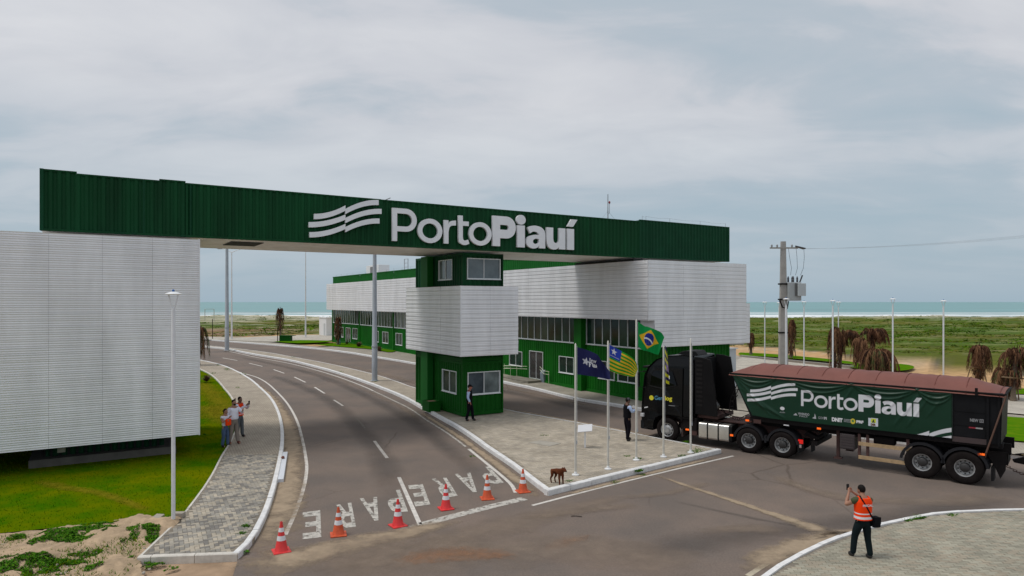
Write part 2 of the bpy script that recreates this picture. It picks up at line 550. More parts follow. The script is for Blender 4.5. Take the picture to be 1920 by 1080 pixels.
m_paint = mat('road_paint', (0.62, 0.58, 0.53), 0.8, nsc=6, namt=0.2)
m_paintw = add_mask(mat('worn_road_paint', (0.50, 0.47, 0.42), 0.85, nsc=6, namt=0.25), 5.5, 0.36, 0.50, None)
m_paintf = add_mask(mat('faded_road_paint', (0.42, 0.37, 0.31), 0.85, nsc=6, namt=0.25), 4.5, 0.42, 0.62, None)
m_sand = add_mask(mat('sand_on_road', (0.33, 0.25, 0.17), 0.95, nsc=3, namt=0.2, bump=0.3, bsc=40), 1.6, 0.62, 1.02)
m_sandt = add_mask(mat('thin_dust', (0.27, 0.205, 0.155), 0.95, nsc=2, namt=0.2), 1.1, 0.62, 1.6)
m_red = add_mask(mat('red_dust', (0.33, 0.16, 0.08), 0.95, nsc=5, namt=0.3, bump=0.6, bsc=60), 6.0, 0.75, 1.55)
m_lawn = mat('lawn_soil', (0.040, 0.120, 0.001), 0.95, spec=0.0, nsc=0.6, col2=(0.135, 0.155, 0.001), bump=0.6, bsc=45, det=10)
m_pav_far = brickmat('grey_pavers', (0.33, 0.30, 0.255), (0.39, 0.355, 0.30), (0.24, 0.21, 0.17), 0.24, 0.12, 0.5)
m_pav_mid = brickmat('beige_pavers', (0.35, 0.30, 0.24), (0.41, 0.355, 0.285), (0.24, 0.20, 0.155), 0.21, 0.105, 1.1)
m_yard = brickmat('yard_pavers', (0.44, 0.405, 0.355), (0.50, 0.46, 0.40), (0.34, 0.31, 0.26), 0.3, 0.15, 0.2)

# ---- terrain: sand near the site, low scrub and dunes towards the sea
scrubL = G([(300, 629), (374, 631), (440, 632), (560, 627), (625, 626)])
scrubR = G([(1380, 650), (1480, 653), (1560, 663), (1640, 673), (1700, 676), (1780, 683), (1850, 697), (1925, 704), (2100, 712), (2500, 740)])
sl_ = scrubL + scrubR
sx = np.array([p[0] for p in sl_]); sy = np.array([p[1] for p in sl_])
def terrain():
    ys = np.concatenate([np.array([-14, 8, 20, 30, 40, 48, 56, 64, 72]), np.arange(74, 150, 1.7), np.arange(150, 262, 2.0)])
    ncol = 330
    V = []; Cc = []
    for y in ys:
        half = max(60, y * 1.15)
        for k in range(ncol + 1):
            x = -half + 2 * half * k / ncol
            yb = float(np.interp(x, sx, sy))
            n1 = noise.fractal(Vector((x * 0.03, y * 0.06, 0)), 1, 2, 5)
            n2 = noise.fractal(Vector((x * 0.12 + 7, y * 0.25, 3)), 1, 2, 5)
            z = gz(y) - 0.05
            d = y - yb
            veg = min(1, max(0, (d + n2 * 6) / 1.3))
            if d > 0: z += min(1, d / 12) * (0.28 * n1 + 0.16 * n2)
            dun = math.exp(-((y - 196) / 20.0) ** 2)
            z += dun * (1.05 + 0.75 * n1 + 0.35 * n2)
            if y > 214: z -= (y - 214) * 0.12
            sandp = min(1, max(0, (y - (165 if x < 0 else 178)) / 22 + n1 * 1.7 + n2 * 1.0 - (0.25 if x < 0 else 0.75)))
            col = np.array((0.50, 0.31, 0.15))                            # orange sand of the site
            gr_ = np.array((0.062, 0.112, 0.001)) * (1 + 0.45 * n2); 
            gr2 = np.array((0.105, 0.105, 0.008)); 
            t = min(1, max(0, 0.5 + n1 * 1.3)); gr_ = gr_ * t + gr2 * (1 - t)
            if x < -20 and y < 190:
                tr = min(1, max(0, 0.9 - (y - 128) / 22 + n1 * 1.2)) * min(1, max(0, (-x - 34) / 12))
                gr_ = gr_ * (1 - tr) + np.array((0.24, 0.14, 0.08)) * tr
            else:
                tr = min(1, max(0, 1 - d / 9 + n2)) * (x > 20) * min(1, max(0, (75 - x) / 20))
                gr_ = gr_ * (1 - 0.8 * tr) + np.array((0.15, 0.12, 0.09)) * 0.8 * tr
            ds = np.array((0.52, 0.47, 0.38)) * (1 + 0.25 * n2)
            if x < 0: sandp = min(1, max(0, sandp * 0.75 + n2 * 0.7))
            gr_ = gr_ * (1 - sandp * 0.8) + ds * sandp * 0.8
            pt = min(1, max(0, (n2 * 1.6 - 0.42) * 3)) * 0.38
            gr_ = gr_ * (1 - pt) + np.array((0.30, 0.27, 0.15)) * pt
            if y > 216: gr_ = ds * 0.85
            if d < 0 and d > -25 and x > 0:
                pale = min(1, max(0, 1 - abs(d + 3) / 3.0))
                col = col * (1 - 0.5 * pale) + np.array((0.46, 0.40, 0.30)) * 0.5 * pale
            if y < 30: col = np.array((0.36, 0.25, 0.165))
            cc_ = col * (1 - veg) + gr_ * veg
            V.append((x, y, z)); Cc += [max(0.005, float(c)) for c in cc_] + [1.0]
    W = ncol + 1
    Fc = [(i * W + k, i * W + k + 1, (i + 1) * W + k + 1, (i + 1) * W + k) for i in range(len(ys) - 1) for k in range(ncol)]
    me = bpy.data.meshes.new('ground'); me.from_pydata(V, [], Fc)
    ca = me.color_attributes.new('tint', 'FLOAT_COLOR', 'POINT'); ca.data.foreach_set('color', Cc)
    me.polygons.foreach_set('use_smooth', [True] * len(Fc))
    me.materials.append(mat('ground_soil', (0.4, 0.3, 0.2), 0.95, nsc=1.3, namt=0.28, bump=0.5, bsc=3.0, attr='tint', det=9, spec=0.15))
    return tag(link('ground', me), kind='structure'), V, ys, ncol
ground, TV, TY, TN = terrain()

# ---- sea with surf
sea = MB()
for i, (a, b) in enumerate([(236, 700), (700, 30000)]):
    sea.poly([(-b * 1.3 - 300, a, -2.6), (b * 1.3 + 300, a, -2.6), (b * 1.3 + 300, b, -2.6), (-b * 1.3 - 300, b, -2.6)]) if i == 0 else \
        sea.poly([(-b * 1.3 - 300, a, -2.6), (b * 1.3 + 300, a, -2.6), (b * 1.3 + 300, b, -2.6), (-b * 1.3 - 300, b, -2.6)])
m_sea = mat('sea_water', (0.105, 0.285, 0.285), 0.32, nsc=0.012, namt=0.22, bump=0.5, bsc=0.08, stretch=(0.35, 1.6, 1), spec=0.25, det=10)
o = sea.build('sea', m_sea); o['kind'] = 'structure'
m_foam = add_mask(mat('surf_foam', (0.88, 0.90, 0.91), 0.8), 0.06, 0.55, 0.78)
for j, (y0, amp, wd) in enumerate([(366, 7, 34), (398, 7, 34), (440, 10, 40), (492, 12, 30), (560, 16, 22)]):
    pl = [(x, y0 + amp * noise.noise(Vector((x * 0.012, j * 3.3, 1))) + (x * -0.02)) for x in range(-560, 640, 10)]
    o = ribbon('surf_foam', pl, [wd, wd * 0.6, wd * 1.2, wd * 0.8, wd], m_foam, z=-3.15 + 0.03 + j * 0.004, kind='stuff', soft=True)

# ---- outlines measured on the photograph
L_k = [(374, 677), (410, 685), (435, 694), (460, 707), (482, 723), (507, 747), (522, 772), (530, 800), (532, 832), (528, 865), (520, 905), (509, 945), (495, 982), (478, 1014), (462, 1034), (446, 1049)]
L_i = [(374, 694), (395, 705), (412, 721), (432, 746), (443, 772), (443, 800), (434, 828), (415, 860), (397, 895), (371, 935), (337, 978), (290, 1024), (257, 1056)]
M_l = [(374, 651), (425, 656), (470, 665), (535, 676), (585, 688), (635, 702), (685, 719), (722, 733), (762, 751), (790, 767), (820, 784), (865, 810), (915, 846), (960, 877), (990, 901), (1027, 930)]
M_r = [(1352, 850), (1235, 827), (1160, 812), (1077, 796), (1012, 784), (944, 771), (860, 751), (780, 731), (740, 717), (695, 703), (610, 683), (535, 669), (465, 658), (374, 648)]
R_f = [(374, 637), (460, 644), (535, 650), (610, 657), (685, 668), (780, 684), (870, 703), (944, 719), (1000, 731), (1077, 750), (1150, 762), (1202, 771), (1380, 795), (1527, 812), (1700, 834), (1920, 862), (2150, 890)]
Q_k = [(1300, 1240), (1375, 1140), (1443, 1080), (1500, 1046), (1550, 1023), (1602, 1004), (1650, 991), (1690, 982), (1740, 972), (1815, 966), (1920, 963), (2050, 966), (2300, 990)]
gLk, gLi, gMl, gMr, gRf, gQk = [smoothline(G(p), 4) for p in (L_k, L_i, M_l, M_r, R_f, Q_k)]

sheet('road', gLk + G([(400, 1200), (330, 1400)]) + [(32, 9.3), (34, 22)] + list(reversed(gRf)), m_asph, z=0.0)

def pavers(parent, poly, ang, step, size, pattern, z, n_parts, mats, near=(0, 0), limit=None):
    """individual block pavers laid inside an outline; the largest in view are parts, the rest one joined mesh"""
    ca, sa = math.cos(ang), math.sin(ang)
    xs = [p[0] for p in poly]; ys_ = [p[1] for p in poly]
    cx, cy = sum(xs) / len(xs), sum(ys_) / len(ys_)
    rad = max(math.dist((cx, cy), p) for p in poly) + 1
    L_, W_ = size; out = []
    n = int(rad / W_) + 2
    if pattern == 'herringbone':
        for y in range(-n, n):
            for k in range(-n // 2, n // 2):
                x = y + 4 * k
                if abs(x) > n + 4: continue
                out.append(((x + 1) * W_, (y + 0.5) * W_, 0)); out.append(((x + 3.5) * W_, (y + 1) * W_, 1))
    else:
        for i in range(-n, n):
            for j in range(-int(rad / L_) - 2, int(rad / L_) + 2):
                out.append(((j + 0.5 * (i % 2)) * L_, i * W_, 0))
    A = np.array(out)
    X = cx + A[:, 0] * ca - A[:, 1] * sa; Y = cy + A[:, 0] * sa + A[:, 1] * ca
    ok = np.ones(len(A), bool)
    for dx, dy in ((L_ * 0.38, W_ * 0.38), (-L_ * 0.38, W_ * 0.38), (L_ * 0.38, -W_ * 0.38), (-L_ * 0.38, -W_ * 0.38)):
        r = A[:, 2] > 0
        ddx = np.where(r, dy, dx); ddy = np.where(r, dx, dy)
        ok &= inside(poly, X + ddx * ca - ddy * sa, Y + ddx * sa + ddy * ca)
    X, Y, rt = X[ok], Y[ok], A[ok, 2]
    view = (Y > 8) & (np.abs(X / np.maximum(Y, 1)) < 0.80) & (np.abs(H / np.maximum(Y, 1)) < 0.45)
    X, Y, rt = X[view], Y[view], rt[view]
    d = np.hypot(X - near[0], Y - near[1]); order = np.argsort(d)
    if limit: order = order[:limit]
    l, w_ = L_ / 2 - 0.004, W_ / 2 - 0.004; c = 0.006
    box = MB()
    for zz_, ll, ww in ((-0.02, l, w_), (0.0, l, w_), (c, l - c, w_ - c)):
        for sx_, sy_ in ((-1, -1), (1, -1), (1, 1), (-1, 1)): box.vert(sx_ * ll, sy_ * ww, zz_)
    for a in (0, 4):
        for k in range(4): box.face((a + k, a + (k + 1) % 4, a + 4 + (k + 1) % 4, a + 4 + k))
    box.face((8, 9, 10, 11))
    shared = [box.mesh('paver', m_) for m_ in mats]
    rnd = np.random.RandomState(5)
    rest = MB(); 
    for q, i in enumerate(order):
        a = ang + (PI / 2 if rt[i] else 0) + rnd.uniform(-0.02, 0.02)
        zz_ = gz(Y[i]) + z + rnd.uniform(-0.003, 0.004); mi = rnd.randint(len(mats))
        if q < n_parts:
            o = link('paver', shared[mi], parent)
            o.location = (X[i], Y[i], zz_); o.rotation_euler = (rnd.uniform(-.012, .012), rnd.uniform(-.012, .012), a)
        else:
            cA, sA = math.cos(a), math.sin(a); tx, ty = rnd.uniform(-.015, .015, 2)
            b = len(rest.v)
            for zq, ll, ww in ((0.0, l, w_), (c, l - c, w_ - c)):
                for sx_, sy_ in ((-1, -1), (1, -1), (1, 1), (-1, 1)):
                    u, v = sx_ * ll, sy_ * ww
                    rest.v.append((X[i] + u * cA - v * sA, Y[i] + u * sA + v * cA, zz_ + zq + u * tx + v * ty))
            for k in range(4): rest.face((b + k, b + (k + 1) % 4, b + 4 + (k + 1) % 4, b + 4 + k), mi)
            rest.face((b + 4, b + 5, b + 6, b + 7), mi)
    if rest.f:
        o = rest.build('paver', mats, parent, fix=False); o['kind'] = 'stuff'

pm = [mat('paver_grey', (0.28, 0.26, 0.225), 0.88, nsc=1.3, namt=0.26, pos=True), mat('paver_dark', (0.20, 0.185, 0.165), 0.88, nsc=1.3, namt=0.26, pos=True),
      mat('paver_beige', (0.42, 0.365, 0.285), 0.88, nsc=1.3, namt=0.26, pos=True), mat('paver_pale', (0.35, 0.315, 0.26), 0.88, nsc=1.3, namt=0.26, pos=True)]
pm_b = [mat('paver_tan', (0.40, 0.345, 0.27), 0.9, nsc=0.9, namt=0.22, pos=True), mat('paver_sand', (0.45, 0.39, 0.31), 0.9, nsc=0.9, namt=0.22, pos=True), mat('paver_dust', (0.36, 0.315, 0.255), 0.9, nsc=0.9, namt=0.22, pos=True)]
pm_g = [mat('paver_olive', (0.28, 0.26, 0.20), 0.9, nsc=0.9, namt=0.22, pos=True), mat('paver_olive_pale', (0.34, 0.315, 0.245), 0.9, nsc=0.9, namt=0.22, pos=True), mat('paver_warm', (0.33, 0.285, 0.215), 0.9, nsc=0.9, namt=0.22, pos=True)]

# left pavement
lp = gLk + list(reversed(gLi))
pave_l = tag(thing('pavement', None, None), kind='structure')
sheet('paving_base', lp, m_pav_mid, z=0.12, skirt=0.2, parent=pave_l)
near_poly = [p for p in offset(gLk, -0.17) if p[1] < 27.2]
near_poly += [p for p in reversed(offset(gLi, 0.09)) if p[1] < 27.2]
sheet('joint_sand', near_poly, m_joint, z=0.124, parent=pave_l)
pavers(pave_l, near_poly, R(28), 0, (0.22, 0.11), 'herringbone', 0.131, 300, pm, near=(-4, 10))
kerb(gLk, pave_l, m_kerb, 0.15, 0.16, 1.0, side=-1)
kerb(gLi, pave_l, m_kerb_d, 0.08, 0.14, 1.0, side=1)
kerb(G([(446, 1049), (257, 1056)]), pave_l, m_kerb_d, 0.14, 0.15, 1.0, side=-1)
kerb(G([(530, 862), (418, 868)]), pave_l, m_kerb_d, 0.07, 0.135, 1.0, side=-1)

# central island with the booth
pave_m = tag(thing('traffic_island', None, None), kind='structure')
mp_ = gMl + gMr
sheet('paving_base', mp_, m_pav_mid, z=0.12, skirt=0.2, parent=pave_m)
ip = [p for p in offset(gMl, 0.20) if p[1] < 35.5]
ip = ip[:-1] + [offset(G([(1027, 930), (1352, 850)]), 0.22)[0], offset(G([(1027, 930), (1352, 850)]), 0.22)[1]] + [p for p in offset(gMr, 0.08) if p[1] < 37.5][1:]
sheet('joint_sand', ip, mat('paver_joint_tan', (0.27, 0.23, 0.175), 0.95, nsc=4, namt=0.25), z=0.124, parent=pave_m)
pavers(pave_m, ip, R(12), 0, (0.22, 0.11), 'running', 0.130, 300, pm_b, near=(3, 12), limit=7200)
kerb(gMl, pave_m, m_kerb, 0.17, 0.17, 1.0, side=1)
kerb(G([(1027, 930), (1352, 850)]), pave_m, m_kerb, 0.20, 0.18, 1.0, side=1)
kerb(gMr, pave_m, m_kerb, 0.07, 0.145, 1.0, side=1)

# far side: pavement along the building, yard, plaza
yard = gRf + [(60, 20), (75, 45)] + G([(1925, 790), (1890, 745), (1720, 745), (1650, 706), (1590, 693), (1480, 681), (1388, 671)]) + [(24, 80), (2, 74), (-16, 86)] + G([(600, 652), (513, 644), (385, 632.5), (374, 634)])
pave_y = tag(thing('yard', None, None), kind='structure')
sheet('paving_base', yard, m_pav_far, z=0.12, skirt=0.2, parent=pave_y)
kerb(gRf, pave_y, m_kerb, 0.22, 0.16, 1.0, side=1)
sheet('plaza', G([(300, 634), (385, 638.5), (513, 643), (560, 640), (612, 641), (640, 638), (640, 629), (560, 630), (440, 635), (385, 633)]), m_yard, z=0.16)
sheet('yard_apron', G([(1392, 672), (1480, 681.5), (1590, 694), (1650, 707), (1500, 745), (1380, 725), (1340, 700)]), m_yard, z=0.128)

# right-hand pavement
rp = gQk + [(34, 14), (34, 6), (3, 8)]
pave_r = tag(thing('pavement', None, None), kind='structure')
sheet('paving_base', rp, m_joint, z=0.12, skirt=0.2, parent=pave_r)
rpp = offset(gQk, -0.16) + [(34, 14), (34, 6), (3, 8)]
pavers(pave_r, rpp, R(-8), 0, (0.22, 0.11), 'running', 0.131, 300, pm_g, near=(6, 12), limit=4200)
kerb(gQk, pave_r, m_kerb, 0.15, 0.16, 1.0, side=-1)

# lawns
lawn_edge = [(335, 975), (300, 974), (262, 971), (225, 979), (180, 987), (130, 990), (60, 997), (0, 1003), (-150, 1015), (-600, 1040)]
lawn_poly = [p for p in offset(gLi, -0.02) if p[1] > 19.2] + smoothline(G(lawn_edge), 3)[1:] + G([(-1600, 800), (-500, 690), (300, 670), (374, 688)])
sheet('lawn', lawn_poly, m_lawn, z=0.05)
strips = [
    [(513, 643), (560, 640), (612, 641), (622, 643), (560, 646)],
    [(590, 649), (640, 645.5), (683, 650), (735, 657), (742, 661), (727, 663), (700, 658), (667, 655)],
    [(1388, 664), (1450, 667), (1540, 675), (1605, 683), (1600, 686.5), (1540, 680), (1450, 672.5), (1388, 669)],
    [(1588, 690), (1625, 684), (1690, 686), (1715, 692), (1690, 699), (1620, 697)],
    [(1700, 795), (1780, 788), (1850, 785), (1925, 790), (2100, 800), (2100, 850), (1925, 836), (1860, 829), (1740, 815)],
    [(1850, 735), (1925, 733), (2050, 735), (2050, 748), (1925, 744), (1850, 742)]]
m_verge = mat('verge_grass', (0.05, 0.17, 0.004), 0.95, spec=0.0, nsc=1.5, col2=(0.11, 0.20, 0.006), bump=0.6, bsc=30)
for s_ in strips: sheet('lawn', smoothline(G(s_ + s_[:1]), 3)[:-1], m_verge, z=0.185)
yk = tag(thing('kerb', None, None), kind='structure')
kerb(smoothline(G([(1388, 671), (1480, 680), (1600, 692)]), 3), yk, mat('grey_kerb', (0.3, 0.28, 0.25), 0.9), 0.2, 0.28, 2.0, side=1)
ribbon('yellow_kerb_band', smoothline(G([(1700, 836.5), (1800, 847), (1920, 862)]), 3), 0.2, mat('yellow_kerb_paint', (0.42, 0.27, 0.03), 0.85, nsc=3, namt=0.35), z=0.175)
sheet('kerb_path', G([(1880, 745), (1925, 746), (2050, 760), (2050, 790), (1925, 784), (1885, 780)]), m_yard, z=0.19)

# ---- painted markings
marks = tag(thing('road_markings', None, None), kind='structure')
def line(pts, wd, m=None, z=0.006, n=4):
    p = G(pts); p = smoothline(p, n) if len(p) > 2 else p
    return ribbon('painted_line', p, wd, m or m_paint, z=z, parent=marks)
for d_ in [((417, 671), (445, 676)), ((467, 681), (492, 687)), ((513, 693), (533, 700)), ((552, 707), (573, 717)), ((590, 726), (609, 738)), ((626, 750), (643, 761)), ((702, 827), (726, 859)), ((748, 895), (788, 985))]:
    line(d_, 0.13)
line([(668, 785), (685, 803)], 0.13, m_paintf)
line([(435, 694), (460, 701), (485, 709), (508, 724), (530, 746), (545, 766), (558, 792), (567, 825), (573, 856), (575, 880), (570, 912), (556, 955), (535, 1003)], 0.12)
line([(425, 658), (470, 668), (535, 680), (585, 692), (635, 707), (685, 726), (700, 733)], 0.11)
line([(700, 733), (740, 752), (770, 767), (800, 788), (837, 811), (874, 838)], 0.10, m_paintw)
line([(879, 842), (916, 872), (955, 905), (967, 924)], 0.13)
line([(790, 984), (850, 968), (920, 950), (983, 935)], 0.36, m_paintw)
line([(640, 1024), (670, 1014), (720, 1003), (788, 984)], 0.30, m_paintf)
line([(998, 948), (1120, 916), (1250, 884), (1375, 855)], 0.12)
line([(1402, 1080), (1440, 1056), (1490, 1030), (1530, 1017), (1580, 1002), (1655, 984), (1715, 974)], 0.14, mat('yellowed_paint', (0.46, 0.40, 0.30), 0.85, nsc=5, namt=0.25))
gE = [([(0, 0), (1, 0), (1, .2), (.26, .2), (.26, .41), (.85, .41), (.85, .59), (.26, .59), (.26, .8), (1, .8), (1, 1), (0, 1)], None)]
gR_ = [([(0, 0), (.24, 0), (.24, .38), (.45, .38), (.74, 0), (1, 0), (.70, .40), (.93, .5), (1, .70), (.93, .9), (.7, 1), (0, 1)], [(.24, .56), (.62, .56), (.74, .69), (.62, .82), (.24, .82)])]
gA_ = [([(0, 0), (.22, 0), (.31, .24), (.69, .24), (.78, 0), (1, 0), (.62, 1), (.38, 1)], [(.38, .42), (.62, .42), (.5, .76)])]
gP_ = [([(0, 0), (.24, 0), (.24, .38), (.7, .38), (.93, .48), (1, .68), (.93, .9), (.7, 1), (0, 1)], [(.24, .56), (.62, .56), (.74, .69), (.62, .82), (.24, .82)])]
def zz2(a): return (480 + a[0] / 4, 810 + a[1] / 4)
LET = [(gE, (350, 605), (482, 588), (350, 806), (490, 790)), (gR_, (600, 548), (715, 530), (645, 724), (750, 712)), (gA_, (778, 500), (908, 488), (838, 672), (968, 658)), (gP_, (950, 452), (1080, 433), (1015, 605), (1140, 598)),
       (gE, (1140, 402), (1250, 392), (1195, 560), (1308, 545)), (gR_, (1318, 354), (1428, 343), (1405, 494), (1513, 480)), (gA_, (1490, 317), (1608, 306), (1582, 458), (1702, 445)), (gP_, (1635, 278), (1745, 258), (1755, 394), (1860, 382))]
for k, (gl, fl, fr, nl, nr) in enumerate(LET):
    q = [Vector((*g(*zz2(p)), 0)) for p in (fr, fl, nr, nl)]     # letter-left-bottom, right-bottom, left-top, right-top
    for outer, hole in gl:
        loops = [outer] + ([hole] if hole else [])
        ap = [p for l in loops for p in l]
        V = []
        for x, y in ap:
            b = q[0] * (1 - x) * (1 - y) + q[1] * x * (1 - y) + q[2] * (1 - x) * y + q[3] * x * y
            V.append((b.x, b.y, 0.007))
        me = bpy.data.meshes.new('painted_letter'); me.from_pydata(V, [], [t for t in tessellate_polygon([[Vector((x, y, 0)) for x, y in l] for l in loops])])
        b = bmesh.new(); b.from_mesh(me)
        for f in b.faces:
            f.normal_update()
            if f.normal.z < 0: f.normal_flip()
        b.to_mesh(me); b.free()
        me.materials.append(m_paintw); link('painted_letter', me, marks)

# ---- sand and dust lying on the asphalt
def dust(pts, wd, m, z=0.011):
    return ribbon('sand_deposit', resample(smoothline(G(pts), 4), 0.5), wd, m, z=z, kind='stuff', soft=True)
dust([(446, 700), (500, 738), (535, 790), (545, 832), (540, 870), (532, 920), (515, 975), (490, 1030), (440, 1090)], [0.7, 0.9, 1.1, 1.5, 2.4], m_sand)
dust([(430, 1075), (520, 1052), (600, 1035), (700, 1012), (790, 993), (860, 975)], [3.0, 1.9, 1.5, 1.2, 0.4], m_sand, 0.013)
dust([(500, 1075), (700, 1040), (900, 1000), (1050, 960), (1200, 925)], [3.6, 2.8, 1.6, 0.8], m_sandt, 0.015)
dust([(1220, 888), (1300, 915), (1400, 948), (1480, 975), (1590, 1012)], [0.30, 0.36, 0.5, 1.2], m_sand, 0.013)
dust([(1520, 1010), (1600, 997), (1450, 1040), (1400, 1075)], [0.9, 1.3, 0.9], m_sand, 0.017)
dust([(780, 768), (850, 812), (920, 862), (975, 905), (1020, 940)], [0.4, 0.5, 0.7], m_sand)
dust([(1030, 936), (1120, 913), (1250, 880), (1345, 858)], [0.3, 0.36, 0.3], m_sand, 0.016)
dust([(560, 690), (640, 712), (740, 757), (800, 800)], [0.3, 0.5], m_sandt)
dust([(1000, 1040), (1060, 1018), (1115, 1002)], [0.6, 1.0, 0.4], m_red, 0.018)
dust([(890, 1050), (940, 1042), (985, 1036)], [0.6, 0.7, 0.3], m_red, 0.018)
dust([(560, 1075), (760, 1050), (980, 1030), (1180, 1040), (1330, 1075)], [3.2, 3.0, 2.6], m_sandt, 0.021)
dust([(700, 1060), (850, 1040), (1000, 1045)], [1.2, 1.6, 0.8], m_red, 0.023)
dust([(960, 975), (1080, 960), (1200, 945)], [0.5, 0.9], m_sandt, 0.019)
dust([(1150, 935), (1250, 925), (1330, 905)], [0.6, 0.8], m_sandt, 0.019)
dust([(1300, 1000), (1400, 990), (1480, 1000)], [1.0, 1.0], m_sandt, 0.019)
dust([(1420, 880), (1560, 930), (1750, 940), (1900, 930)], [0.8, 1.5], m_sandt, 0.019)
dust([(944, 765), (1077, 790), (1235, 820)], [0.3, 0.4], m_sand, 0.012)
dust([(780, 691), (944, 727), (1150, 770)], [0.4, 0.6], m_sandt, 0.012)
dust([(600, 675), (700, 697), (780, 718), (900, 748)], [0.6, 1.0, 1.6], m_sandt, 0.012)
m_tyre = add_mask(mat('tyre_dark_asphalt', (0.075, 0.066, 0.062), 0.9), 1.4, 0.60, 2.3)
def dark(pts, wd): return ribbon('tyre_track', resample(smoothline(G(pts), 4), 0.6), wd, m_tyre, z=0.009, kind='structure', soft=True)
dark([(1920, 935), (1750, 960), (1560, 985), (1350, 1010), (1150, 1050)], [1.4, 1.8, 2.0])
dark([(500, 700), (600, 740), (690, 820), (730, 900), (740, 960)], [1.0, 1.4, 1.6])
dark([(430, 665), (600, 705), (740, 770), (860, 860), (930, 930)], [1.0, 1.2, 1.2])
dark([(800, 702), (1000, 745), (1200, 790)], [1.4, 1.6])
dark([(1240, 935), (1480, 985), (1700, 1010)], [0.3, 0.3])

# ---- loose soil mounds at the lower left
def mound(pts, h, m, name='soil_heap'):
    P = smoothline(G(pts + pts[:1]), 3)[:-1]
    cx = sum(p[0] for p in P) / len(P); cy = sum(p[1] for p in P) / len(P)
    rings = 7; V = []; n = len(P)
    for r_ in range(rings):
        t = 1 - r_ / rings
        for p in P:
            x = cx + (p[0] - cx) * t; y = cy + (p[1] - cy) * t
            zz_ = 0.03 + h * (1 - t) ** 0.8 * (0.8 + 0.5 * noise.noise(Vector((x * 3, y * 3, 0)))) + 0.03 * noise.noise(Vector((x * 9, y * 9, 4))) - (0.06 if r_ == 0 else 0)
            V.append((x, y, zz_))
    V.append((cx, cy, 0.03 + h))
    Fc = [(r_ * n + i, r_ * n + (i + 1) % n, (r_ + 1) * n + (i + 1) % n, (r_ + 1) * n + i) for r_ in range(rings - 1) for i in range(n)]
    Fc += [((rings - 1) * n + i, (rings - 1) * n + (i + 1) % n, rings * n) for i in range(n)]
    me = bpy.data.meshes.new(name); me.from_pydata(V, [], Fc); me.materials.append(m); me.polygons.foreach_set('use_smooth', [True] * len(Fc))
    return tag(link(name, me), kind='stuff')
m_dirt = mat('heap_sand', (0.40, 0.29, 0.185), 0.95, nsc=3, namt=0.28, bump=0.7, bsc=14, det=9)
HEAPS = [(*g(a_, b_), r_, h_) for a_, b_, r_, h_ in [(300, 992, 0.75, 0.32), (262, 980, 0.6, 0.18), (200, 1010, 0.8, 0.20), (60, 1035, 1.1, 0.15), (225, 1062, 0.7, 0.15), (130, 1000, 0.9, 0.10), (20, 1070, 0.8, 0.12)]]
def soil_h(x, y):
    z = 0.02 + 0.055 * noise.fractal(Vector((x * 1.3, y * 1.3, 0)), 1, 2, 4) + 0.045 * noise.fractal(Vector((x * 5, y * 5, 4)), 1, 2, 4)
    for hx, hy, r_, h_ in HEAPS:
        d = math.hypot((x - hx), (y - hy) * 0.8) / r_ + 0.25 * noise.noise(Vector((x * 2, y * 2, hx)))
        if d < 1: z += 0.7 * h_ * (1 - d * d) ** 1.2
    return z
def loose_soil():
    out = G([(-160, 1000), (0, 1001), (130, 989), (180, 985), (225, 977), (262, 969), (300, 972), (342, 972), (342, 984), (304, 1021), (266, 1056), (300, 1200), (-200, 1400), (-500, 1200)])
    xs = [p[0] for p in out]; ys_ = [p[1] for p in out]
    st_ = 0.05; x0 = max(min(xs), -16); nx = int((max(xs) - x0) / st_); y0 = 13.2; ny = int((max(ys_) - y0) / st_)
    V = [(x0 + i * st_, y0 + j * st_, soil_h(x0 + i * st_, y0 + j * st_)) for i in range(nx + 1) for j in range(ny + 1)]
    X = np.array([v[0] for v in V]); Y = np.array([v[1] for v in V]); ok = inside(out, X, Y)
    W = ny + 1
    Fc = [(i * W + j, (i + 1) * W + j, (i + 1) * W + j + 1, i * W + j + 1) for i in range(nx) for j in range(ny) if ok[i * W + j] and ok[(i + 1) * W + j + 1]]
    me = bpy.data.meshes.new('loose_soil'); me.from_pydata(V, [], Fc); me.materials.append(m_dirt); me.polygons.foreach_set('use_smooth', [True] * len(Fc))
    b = bmesh.new(); b.from_mesh(me); bmesh.ops.delete(b, geom=[v for v in b.verts if not v.link_faces], context='VERTS'); b.to_mesh(me); b.free()
    tag(link('loose_soil', me), kind='stuff')
m_dirt = mat('heap_sand', (0.19, 0.125, 0.072), 0.95, spec=0.1, nsc=1.9, col2=(0.33, 0.24, 0.155), bump=1.0, bsc=18, det=12)
loose_soil()
